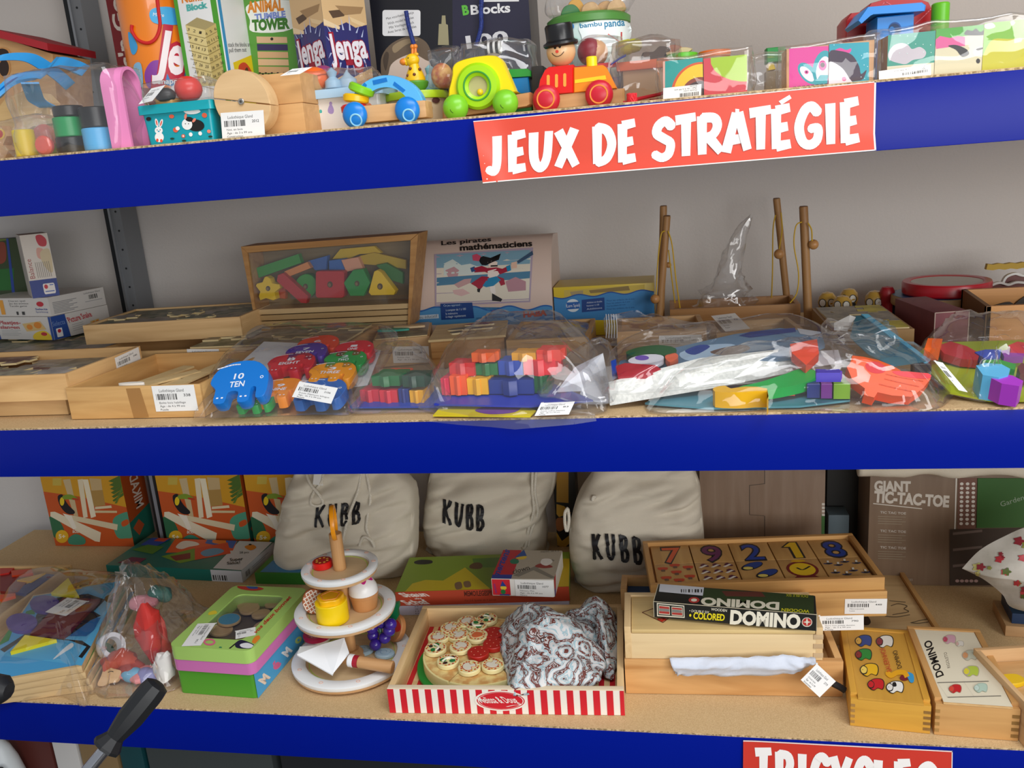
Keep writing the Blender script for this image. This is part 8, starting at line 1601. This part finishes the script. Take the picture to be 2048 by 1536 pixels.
# number tray on another tray, held on the lidded box
zN=ZL+h+.0535;A=onZ(1302,1176,zN);B=onZ(1770,1181,zN)
zt_=zN+.026;q4=[onZ(a,b,zt_)for a,b in KK((275,165),(1700,125),(1945,425),(345,480))]
Xn=frame(q4[3],q4[2]);Xn.translation.z=zN;wn=(q4[2]-q4[3]).length;dn=.5*((q4[0]-q4[3]).length+(q4[1]-q4[2]).length)*.98;hn=.026
WH_=wd('#c9995a',0,con=.16);t=tray('number_tray','shallow wooden number puzzle tray showing 7 9 2 1 8, topmost of the right stack',Xn,wn,dn,hn,WH_,.010,.008)
cols=('#d9582a','#6a2a5c','#1c3f9a','#e2b81c','#1a3c98');pw2=(wn-.028)/5
qp=((0,0),(100,0),(100,200),(0,200))
for k,ch in enumerate('79218'):
 x0,x1=.014+k*pw2+.0012,.014+(k+1)*pw2-.0012;y0,y1=.014,dn-.014;ym_=y0+(y1-y0)*.52
 for part,(a,b)in enumerate(((ym_+.0008,y1),(y0,ym_-.0008))):
  o=G().box((x0,a,.0085),(x1,b,.0185),wood('#c79c5e',1,con=.12),.0008).obj('number_tile',t)
  it=[]
  if part==0 and k==3:it=[('#17171c',[(26,70),(50,8),(74,8),(74,196),(44,196),(44,76)]),(cols[3],[(33,64),(54,15),(69,15),(69,190),(50,190),(50,64)])]
  elif part==0:it=[('#17171c',ch,(24,196),(80,196),178,.045),(cols[k],ch,(28,190),(76,190),166,.01)]
  elif k==0:it=[z for a_,b_ in((20,50),(52,20),(84,44),(52,88),(24,140),(82,134),(54,166))for z in(('#c8401c',blob([(a_-12,b_-14),(a_+12,b_-14),(a_+9,b_+10),(a_-9,b_+10)],3)),('#6a4a3a',rrect(a_-5,b_+6,a_+5,b_+26,2)))]
  elif k==1:it=[z for r_ in range(3)for c_ in range(3)for z in(('#5a1f3a',blob([(12+c_*30,30+r_*60),(22+c_*30,12+r_*60),(34+c_*30,40+r_*60),(24+c_*30,44+r_*60)],3)),('#e8e2da',stroke([(10+c_*30,52+r_*60),(28+c_*30,26+r_*60)],4),'s'))]
  elif k==2:it=[z for a_,b_ in((36,52),(64,128))for z in(('#15161a',ell(a_,b_,21,46,30)),('#23408c',ell(a_+2,b_-4,18,40,30)),('#15161a',ell(a_-12,b_+20,15,17)),('#e2d06a',ell(a_-12,b_+20,12,14)))]
  elif k==3:it=[('#7a1c1c',[(20,180),(80,180),(66,150),(34,150)]),('#7a1c1c',ell(50,100,38,74)),('#edc51c',ell(50,100,31,60)),('#15161a',stroke([(38,84),(50,106),(72,74)],3),'s'),('#e2b01c',ell(50,20,18,12))]
  else:it=[z for a_,b_ in((16,40),(38,58),(58,30),(84,46),(20,130),(44,150),(64,118),(90,138))for z in(('#1c2f6a',stroke([(a_-10,b_+12),(a_,b_+20),(a_+10,b_+10)],3.4),'s'),('#e6e2da',stroke([(a_,b_+14),(a_+3,b_-14)],2.6),'s'),('#15161a',ell(a_,b_+14,5,8)))]
  art(G(),[(x0,b,.0186),(x1,b,.0186),(x1,a,.0186),(x0,a,.0186)],qp,it).obj('tile_print',o)
z2=ZL+h+.0008;p=onZ(1773,1232,z2);Xl=tr(p.x,p.y,z2)@rz(math.degrees(math.atan2(Xn[1][0],Xn[0][0])))@tr(-.37,0,0)
o=T('wooden_box','flat wooden box with barcode label directly under the number tray','box',Xl);G().box((0,0,0),(.37,dn*.8,.0522),wd('#d2a566',0,con=.18),.0015).obj('box_body',o)
sticker(o,[Q_ for Q_ in[(Xl.inverted()@onP(a,b,Xl.translation,V((Xl[0][1],Xl[1][1],0))))+V((0,-.0006,0))for a,b in KK((1672,572),(1960,570),(1958,674),(1668,674))]],'448',['Mémo/puzzle','Loto'])
za=ZL+.0003;p=onZ(1640,1262,ZL+.05);
o=tray('puzzle_tray','pale wooden drawing puzzle tray at the right, lying on the shelf behind the domino boxes',frame(onZ(1650,1290,ZL),onZ(1905,1292,ZL)),.215,.27,.03,wd('#cfa468'),.009)
XR=frame(onZ(1650,1290,ZL),onZ(1905,1292,ZL));G().box((.0095,.0095,.0065),(.205,.26,.022),wood('#dcc090')).obj('inner_board',o)
it=[('#6a5a44',stroke(LL((1140,430),(1190,415),(1250,430),(1230,450),(1260,470),(1150,490)),.7),'s'),('#6a5a44',stroke(LL((1100,500),(1180,505),(1270,490)),.7),'s'),('#6a5a44',stroke(LL((1275,545),(1360,525),(1440,515),(1435,530),(1340,548),(1275,545)),.7),'s'),('#3c2a1c',blob(LL((960,500),(985,505),(1002,540),(985,560),(955,555)))),('#6a5a44',stroke(LL((1130,395),(1180,400),(1240,405)),.6),'s')]
art(G(),[(.0095,.26,.0224),(.205,.26,.0224),(.205,.0095,.0224),(.0095,.0095,.0224)],[pix(XR@V(q_))for q_ in((.0095,.26,.0224),(.205,.26,.0224),(.205,.0095,.0224),(.0095,.0095,.0224))],it).obj('drawing_print',o)
lb=[onY(a,b,Xu.translation.y+.06)for a,b in KK((1498,690),(1800,682),(1800,756),(1500,790))];c=lb[0].copy()
sticker(tag(G().box((-.0015,.0004,-.0015),(.0015,.001,.0015),'#f4f4f2').obj('paper_label',None,tr(c)),'white barcode label under the flat labelled box, left of the drawing tray','label'),[p-c for p in lb],'790',['Ours mon puzzle domino','Âge : de 2 à 99 ans','Puzzle'])
# small tray end at the left of the stack
p=onZ(1244,1205,zU+.02);X=tr(Xu.translation.x-.016,Xu.translation.y+.17,ZL+h+.001)
o=T('blue_pieces_box','wooden box end with blue pieces behind the number tray, left of the right stack','box',X);hb_=.62*zat(X.translation,(1244,1152));G().box((0,0,0),(.012,.06,hb_),wood('#b98f5a',2)).obj('side_board',o);G().box((.012,.05,0),(.11,.06,hb_),wood('#b98f5a',0)).obj('back_board',o);G().box((.012,.0,0),(.11,.05,hb_-.02),mat('#24466e',.5)).obj('blue_pieces',o)
# black domino box lying on the lid
zD=zU+hu+.0026;A,B=onZ(1308,1234,zD),onZ(1633,1262,zD)
X=frame(A,B);X.translation.z=zD;w=(B-A).length;h=xh(A,(1307,1203));d=max(.03,dat(X,h,(1318,1168)))
o=carton('domino_box','worn long black domino box with white and yellow letters on the pale lid',X,w,d,h,mat('#1a1c1a',.45))
it=[('#141614',KK((360,580),(1480,680),(1490,800),(360,700))),('#e2dcc8',ring_rect(390,602,578,700)if False else KK((388,600),(575,618),(578,702),(390,690))),('#1a1c1a',KK((394,607),(570,624),(572,695),(396,683))),('#c9c2b0',KK((400,614),(476,622),(478,682),(402,676))),('#a8322c',KK((404,620),(472,628),(474,642),(404,636))),('#a8322c',KK((404,655),(474,660),(474,676),(404,670))),('#7a7a76',KK((404,637),(474,643),(474,659),(404,654))),('#c9c2b0',KK((488,624),(564,630),(566,690),(490,684))),('#a8322c',KK((492,630),(560,636),(560,648),(492,642))),('#a8322c',KK((492,664),(562,668),(562,684),(492,678))),('#7a7a76',KK((492,644),(560,650),(560,667),(492,662))),('#e6e0cc','• DOUBLE SIX',KK((610,660))[0],KK((745,672))[0],5),('#e6e0cc','WOODEN',KK((758,650))[0],KK((866,660))[0],5,.01),('#e8d81c','• COLORED',KK((608,704))[0],KK((850,720))[0],12.5,.03),('#ece6d2','DOMINO',KK((886,738))[0],KK((1366,770))[0],25.5,.05),('#d8d2c0',ell(*KK((1413,730))[0],10.5,9.5)),('#b8322c',ell(*KK((1413,729))[0],9,8)),('#dcd6c4',[KK((1413,700))[0],KK((1422,728))[0],KK((1413,756))[0],KK((1404,728))[0]]),('#dcd6c4',[KK((1385,729))[0],KK((1413,722))[0],KK((1441,729))[0],KK((1413,736))[0]])]
pa(o,X,face_of(w,d,h,'f'),it,'front_print')
it=[('#2a3a1c',KK((700,500),(1460,550),(1460,680),(700,600))),('#5a2c22',KK((830,520),(1100,525),(1130,560),(860,555))),('#c8ccd4',KK((410,470),(710,495),(702,552),(402,524))),bars(1200+552/3.4133,1200+695/3.4133,1030+508/3.4133,1030+530/3.4133,14),('#d8d2bc','DOMINO',KK((1225,600))[0],KK((690,565))[0],14,.05),('#a8322c',ell(*KK((642,582))[0],11,6)),('#d8d2bc',ell(*KK((642,582))[0],6,3)),('#c8c01c','WOODEN',KK((1430,650))[0],KK((1240,638))[0],6,.02),('#a8a81c','DOUBLE SIX',KK((1420,548))[0],KK((1270,540))[0],5,.01)]
pa(o,X,face_of(w,d,h,'t'),it,'top_print')
g=G();
for a,b in(((0,0,h),(w,0,h)),((0,0,0),(0,0,h)),((w,0,0),(w,0,h)),((0,0,h),(0,d,h))):g.tube([a,b],.0007,mat('#b8ae94',.7),5)
g.obj('worn_edge',o)['kind']='stuff'
# two domino boxes in front
def dombox(label,fl,fr2,tl,bl_,br_,col,topm,prints,wname):
 X,w=fr(ZL,fl,fr2);h=xh(X.translation,tl);bz=ZL+h;B1,B2=onZ(*bl_,bz),onZ(*br_,bz);F1,F2=onZ(*tl,bz),None;d=.5*((B1-F1).length+(B2-(X@V((w,0,h)))).length);wm=wd(col,0,con=.12)
 t=T('domino_box',label,'box',X);wy=wood(col,1,con=.12)
 G().box((0,0,0),(w,.009,h-.006),wm,.001).obj('front_board',t);G().box((0,d-.009,.0002),(w,d,h),wm,.001).obj('back_board',t)
 for x in(0,w-.011):o=G().box((x,.0092,.0002),(x+.011,d-.0092,h),wy,.002).obj('side_board',t)
 G().box((.0112,-.0004,h-.0055),(w-.0112,d-.0095,h-.002),topm).obj('sliding_lid',t)
 g=G()
 for k in range(4):z=.006+k*(h-.016)/4;g.box((w-.011,-.0005,z),(w-.0004,.002,z+(h-.016)/8),wood('#8f6a34',1));g.box((.0004,-.0005,z),(.007,.002,z+(h-.016)/8),wood('#a98248',1))
 g.obj('finger_joint',t)['kind']='stuff'
 f=[(.0115,d-.01,h-.0018),(w-.0115,d-.01,h-.0018),(w-.0115,0,h-.0018),(.0115,0,h-.0018)]
 pa(t,X,f,prints,'lid_print');G().box((.01,.01,0),(w-.01,d-.01,.004),wm).obj('floor_board',t);return t
def beast(cx,cy,s,col,c2,out='#1c1a18'):
 q=lambda*a:[LL((cx+x*s,cy+y*s))[0]for x,y in a];b=[(-40,-20),(-10,-38),(36,-34),(50,-6),(40,30),(10,22),(-16,36),(-44,18)]
 return[(out,blob(q(*[(x*1.12,y*1.12)for x,y in b]))),(col,blob(q(*b))),(out,blob(q((-62,-6),(-40,-30),(-14,-10),(-20,22),(-48,24)))),(c2,blob(q((-56,-4),(-40,-24),(-18,-8),(-24,16),(-46,18)))),(out,ell(*q((-44,-2))[0],.8,.8))]
pr=beast(955,670,1,'#22408e','#e0b04a')+beast(1100,675,1.05,'#ece8de','#8a2230')+beast(955,765,1,'#1f8a34','#8a2a2a')+beast(995,870,1.1,'#ecb81c','#f0d060')+beast(1040,970,1.0,'#c81c24','#c81c24')+beast(1170,990,1.05,'#efece4','#e6e2da')+[('#17161a',blob(LL((1150,960),(1170,955),(1178,980),(1156,985)))),('#e8a81c',stroke(LL((1115,890),(1140,910),(1180,890),(1230,890),(1250,920)),5),'s'),('#7a1f2a',ell(*LL((1230,925))[0],9,6)),('#3a9ad0',blob(LL((1245,890),(1290,900),(1296,950),(1270,955))))]
pr+=[('#c8442a','BAUERNHOF',LL((1145,878))[0],LL((1095,715))[0],10),('#2c241a','DOMINO',LL((1215,855))[0],LL((1180,735))[0],9)]
dombox('yellow varnished wooden domino box with farm animals on its lid',(1700,1451),(1860,1468),(1697,1391),(1673,1254),(1812,1257),'#d6a23e',wood('#cf9c3e',1,con=.08),pr,'BAUERNHOF')
pr=[(mat('#e8dfc6',.4),LL((1200,500),(2000,500),(2200,1200),(1300,1200))),('#201c1a','DOMINO',LL((1500,905))[0],LL((1410,660))[0],15,.03),('#6a5f52','RIGOLETO',LL((1545,852))[0],LL((1520,745))[0],6)]
for cx,cy,s,c1,c2 in((1540,660,.8,'#d8a8b8','#c84a6a'),(1610,690,.5,'#e8e2d8','#e0b8b0'),(1680,770,.9,'#c8ccb8','#d89a6a'),(1690,880,.95,'#b8cc4a','#e2d63a')):pr+=[x for x in beast(cx,cy,s,c1,c2,'#b8ac98')]
pr+=[('#2a3a6a',ring_quad)for ring_quad in[]]+[('#6a6660',stroke(LL((1455,955),(1805,945),(1890,1045),(1525,1055),(1455,955)),.8),'s')if False else('#6a6660',[[p,q_,(q_[0]+1,q_[1]+1.2),(p[0]+1,p[1]+1.2)]for p,q_ in zip(LL((1455,955),(1805,945),(1890,1045),(1525,1055),(1635,950)),LL((1805,945),(1890,1045),(1525,1055),(1455,955),(1705,1050)))],'s')]+beast(1580,1000,.75,'#c8242a','#e04a3a','#a85a4a')+beast(1755,995,.8,'#b8d0c0','#c8dcd0','#a8b8a8')
dombox('white lidded wooden domino box beside the yellow one',(1868,1469),(2036,1482.5),(1864,1401),(1812,1251),(1958,1259),'#cf9f62',wood('#d8b078',1),pr,'')
# tray at the right frame edge
X=frame(onZ(2054,1500,ZL),onZ(2120,1506,ZL))@rz(14);o=tray('wooden_tray','pale wooden tray with yellow piece cut by the right frame edge',X,.14,.17,.075,wd('#d8b384'),.008)
G().box((.009,.009,.0065),(.131,.161,.05),wood('#d8b07a')).obj('inner_board',o)
g=G().prism(blob([(-.02,-.008),(0,-.014),(.022,-.006),(.018,.012),(-.004,.014),(-.02,.008)]),0,.008,mat('#ecc21c',.4),None,.001);tag(g.obj('yellow_piece',None,X@tr(.026,.10,.0508)),'yellow animal piece in the tray at the right frame edge','puzzle piece')
# tall boxes at the back right
yQ=.60;x0=onY(1400,1010,yQ).x;w=onY(1650,1010,yQ).x-x0;X=tr(x0,yQ,ZL);o=carton('wood_print_box','brown wood print box with interlocking seam behind the number tray',X,w,.14,.27,wood('#8a7360',2,con=.14))
pa(o,X,face_of(w,.14,.27,'f'),[('#4a3c30',[[p,q_,(q_[0]+1.4,q_[1]+1),(p[0]+1.4,p[1]+1)]for p,q_ in zip(MM((275,100),(275,228),(172,240),(172,440),(275,448)),MM((275,228),(172,240),(172,440),(275,448),(275,620)))],'s'),('#3f6a34',MM((665,440),(690,440),(690,620),(665,620)))]+[('#d0c8bc',MM((668,362+k*24),(688,362+k*24),(688,378+k*24),(668,378+k*24)))for k in range(4)],'seam_print')
x1=onY(1655,1000,.66).x;tag(G().box((0,0,0),(.085,.08,.25),mat('#23221f',.6),.002).obj('dark_box',None,tr(x1,.67,ZL)),'dark box in the gap left of the tic-tac-toe box','box')
x1=onY(1657,1040,.61).x;tag(G().box((0,0,0),(.045,.05,.13),mat('#56666e',.5),.003).obj('blue_grey_box',None,tr(x1,.612,ZL)),'blue grey box low in the gap left of the tic-tac-toe box','box')
yQ=.535;x0=onY(1737,1060,yQ).x;w=onY(2110,1060,yQ).x-x0;X=tr(x0,yQ,ZL)@rz(-1);o=carton('tictactoe_box','brown box lettered GIANT TIC-TAC-TOE with checked strip and grass photo',X,w,.12,.26,wood('#7a6450',2,con=.1))
it=[('#c9c0b4','GIANT',MM((1025,278))[0],MM((1274,282))[0],19,.05),('#c9c0b4','TIC-TAC-TOE',MM((1022,352))[0],MM((1535,388))[0],21,.05),('#d0c8bc',MM((1018,362),(1352,398),(1352,404),(1018,368))),('#d8d4cc',MM((1582,190),(1590,190),(1580,540),(1572,540)))]
it+=[('#b8aea2','TIC TAC TOE',MM((1065,y_+8))[0],MM((1242,y_+16))[0],4.4,.03)for y_ in(424,550,662)]+[('#93846f',MM((1050,y_+26+j*16),(1240-25*(j%2),y_+32+j*16),(1240-25*(j%2),y_+36+j*16),(1050,y_+30+j*16)))for y_ in(424,550,662)for j in range(4)]
it+=[('#6e4a3c',MM((1600,190),(1726,190),(1716,540),(1592,540)))]+[('#cfc8be',ell(*MM((1622+c_*40-r_*.6,230+r_*30))[0],3.6,3))for r_ in range(10)for c_ in range(3)]
it+=[('#2c5a1f',MM((1730,190),(2400,190),(2400,520),(1722,530))),('#8a9a86','Garden',MM((1890,385))[0],MM((2048,335))[0],10),('#3a2c22',MM((1540,540),(2400,520),(2400,920),(1540,920)))]+[('#6a5a52',MM((1560,560+k*110),(1760,540+k*110),(1760,556+k*110),(1560,578+k*110)))for k in range(3)]+[('#a88a84',ell(*MM((1590+k*32,890))[0],4,3))for k in range(5)]
it+=[('#b0a698','INCLUDES PIECES',MM((1115,885))[0],MM((1285,888))[0],4)]
pa(o,X,face_of(w,.12,.26,'f'),it,'front_print')
# canvas roll above and floral bag
g=G();P=[onY(a,944+3*math.sin(a*.05),.50)for a in range(1716,2140,30)];g.tube(spline(P,3),.02,canvas,12)
for v in g.v:v.z+=.006*noise.noise(v*22);v.y+=.01*noise.noise(v*16);v.z+=.012
tag(g.obj('canvas_roll',ang=3),'rolled cream canvas lying on top of the tic-tac-toe box','cloth')
fl=speck('#c9c4ba','#a8a294',16,.8,'floral_cloth',.55)
t=T('floral_bag','white cloth bag with red and green flowers at the right frame edge','cloth bag',tr(onZ(2040,1215,ZL)))
yV=.33;c=onY(2048,1137,yV);pts=[onY(a,b,yV)for a,b in((1924,1137),(1960,1100),(2010,1072),(2060,1052),(2140,1040),(2150,1180),(2100,1225),(2026,1216),(2004,1188),(1966,1158))]
out=[V((q_.x,q_.y,0))for q_ in spline([V((p.x,p.z,0))for p in pts]+[V((pts[0].x,pts[0].z,0))],6)][:-1];cx_,cz_=c.x+.03,onY(2060,1140,yV).z;vs=[];fs=[];n=len(out);rg=10
for sd in(1,-1):
 for k in range(rg+1):
  r_=k/rg
  for q_ in out:x,z=cx_+(q_.x-cx_)*r_,cz_+(q_.y-cz_)*r_;vs.append(V((x,yV-sd*(.055*(1-r_**2.2)+.014*noise.noise(V((x*24,z*24,5*sd)))*(1-r_**6)),max(z,ZL+.001))))
N_=(rg+1)*n
for sd in(0,1):
 for k in range(rg):
  for i in range(n):fs.append((sd*N_+k*n+i,sd*N_+k*n+(i+1)%n,sd*N_+(k+1)*n+(i+1)%n,sd*N_+(k+1)*n+i))
g=G().add(vs,fs,fl);wob(g,'bag_cloth',t,ang=3);f=raymap(g);RF=random.Random(9);it=[]
for k in range(34):
 a,b=RF.uniform(1940,2080),RF.uniform(1062,1205)
 if b>1137 and a<1930+(b-1137)*1.5 or b<1137 and a<1945+(1137-b)*1.5:continue
 s=RF.uniform(4,10);col=RF.choice(('#b8323c','#c8444c','#5a6a34','#8a8a3c','#b8b06a','#8f2a34'));it.append((col,[(a+s*(1+.3*math.cos(5*u))*math.cos(u),b+s*.8*(1+.3*math.cos(5*u))*math.sin(u))for u in[2*math.pi*j/20 for j in range(20)]]))
wob(artf(G(),f,it,.0008,5,.00006),'flower_print',t)
X=tr(onZ(2010,1272,ZL).x,onZ(2010,1272,ZL).y,ZL)@rz(-6);t=T('wooden_block','wooden block with dark blue top beside the floral bag','block',X);G().box((0,0,0),(.12,.1,.022),wood('#b8946a'),.001).obj('block_body',t);G().box((.012,.01,.0222),(.12,.09,.044),mat('#1c3556',.4),.002).obj('blue_top',t)
# ================================================================ below: floor shelf, and the handlebar in front
zB=ZL-.55
def low(name,label,xa,xb,y,z,h,d,col,cat='box',rot=0,r=.003):a,b=onY(xa,1525,y).x,onY(xb,1525,y).x;return tag(G().box((0,0,0),(b-a,d,h),mat(col,.5),r).obj(name,None,tr(a,y,z)@rz(rot)),label,cat)
g=G().ball((0,0,.19),.07,mat('#dfe6ea',.4),(.7,.6,2.7),24);g.ball((.03,-.035,.315),.012,mat('#1a1a1c',.4),(1,.5,1.6),12);tag(g.obj('white_toy',None,tr(onY(6,1530,.1).x,.1,zB+.0006)),'white toy with black spot below the lowest beam at the left frame edge','toy')
low('dark_red_box','dark red box under the lowest beam, left',28,108,.14,zB,.395,.2,'#5c2a24');low('white_board','white upright card under the lowest beam near the black grip',113,160,.14,zB,.46,.08,'#d6d4d2','card');low('tan_box','tan box beside the white panel below the lowest beam',165,236,.14,zB,.44,.18,'#8d7450');low('teal_box','dark teal box right of the grip below the lowest beam',243,288,.14,zB,.43,.2,'#12454c')
low('grey_case','long dark grey case under the lowest beam, left of centre',297,545,.14,zB,.42,.3,'#3f4648','case');low('dark_case','black case under the lowest beam in the middle',562,1100,.14,zB,.44,.3,'#20242a','case')
yH=-.30;t=T('tricycle','black gripped chrome handlebar of a tricycle standing in front of the shelf','tricycle',(onY(190,1540,yH).x-.05,yH-.05,-1.25));ch=mat('#b9bcc4',.12,1);bk=mat('#1b1d20',.5);bd=mat('#26292d',.4)
def gpt(a,b,y):return onY(a,b,y)
P0,P1=gpt(318,1366,yH+.06),gpt(212,1496,yH);e=(P1-P0).normalized();Ln=(P1-P0).length
Xg=M.Translation(P0)@e.to_track_quat('Z','Y').to_matrix().to_4x4()
pr_=[(0,-.001),(.010,0),(.0185,.004),(.0205,.016),(.021,Ln*.22),(.0205,Ln*.55),(.0165,Ln*.74),(.0145,Ln*.83),(.0185,Ln*.9),(.0225,Ln*.96),(.0225,Ln),(.010,Ln)]
wob(G().lathe(pr_,bk,Xg,9),'grip',t,ang=.25);
jn=P1+e*.16;stem=V((jn.x-.03,yH-.06,-.95));wob(G().tube(spline([P1-e*.02,P1+e*.09,jn,stem,V((stem.x,stem.y,-1.12))],6),.0095,ch,14),'handlebar_tube',t)
G1=gpt(-40,1372,yH-.02);G2=gpt(6,1380,yH-.02);e2=(G2-G1).normalized();l2=(G2-G1).length
wob(G().lathe([(0,l2+.012),(.012,l2+.010),(.0215,l2),(.022,0),(.02,-.03),(.01,-.03)],bk,M.Translation(G1)@e2.to_track_quat('Z','Y').to_matrix().to_4x4(),9),'grip',t)
wob(G().tube(spline([G1+e2*(-.03),G1+e2*(-.12)+V((0,0,-.05)),stem+V((0,0,.03))],6),.0095,ch,14),'handlebar_tube',t)
wob(G().lathe([(.02,-.012),(.062,-.015),(.07,-.008),(.07,.008),(.062,.015),(.02,.012)],bk,M.Translation((stem.x,stem.y,-1.179))@ry(90),36),'front_wheel',t);wob(G().box((stem.x-.02,stem.y-.01,-1.19),(stem.x-.016,stem.y+.01,-1.1),ch).box((stem.x+.016,stem.y-.01,-1.19),(stem.x+.02,stem.y+.01,-1.1),ch).box((stem.x-.02,stem.y-.01,-1.105),(stem.x+.02,stem.y+.01,-1.095),ch),'fork',t)
wob(G().tube([(stem.x,stem.y,-1.0),(stem.x-.06,stem.y-.12,-1.06),(stem.x-.12,stem.y-.34,-1.16)],.012,mat('#a8202a',.35),12),'frame_tube',t)
for k in(-1,1):wob(G().lathe([(.015,-.010),(.055,-.012),(.06,-.006),(.06,.006),(.055,.012),(.015,.010)],bk,M.Translation((stem.x-.12+.1*k,stem.y-.34,-1.189))@ry(90),30),'rear_wheel',t)
wob(G().cyl((stem.x-.22,stem.y-.34,-1.189),(stem.x-.02,stem.y-.34,-1.189),.006,ch,12),'axle',t)
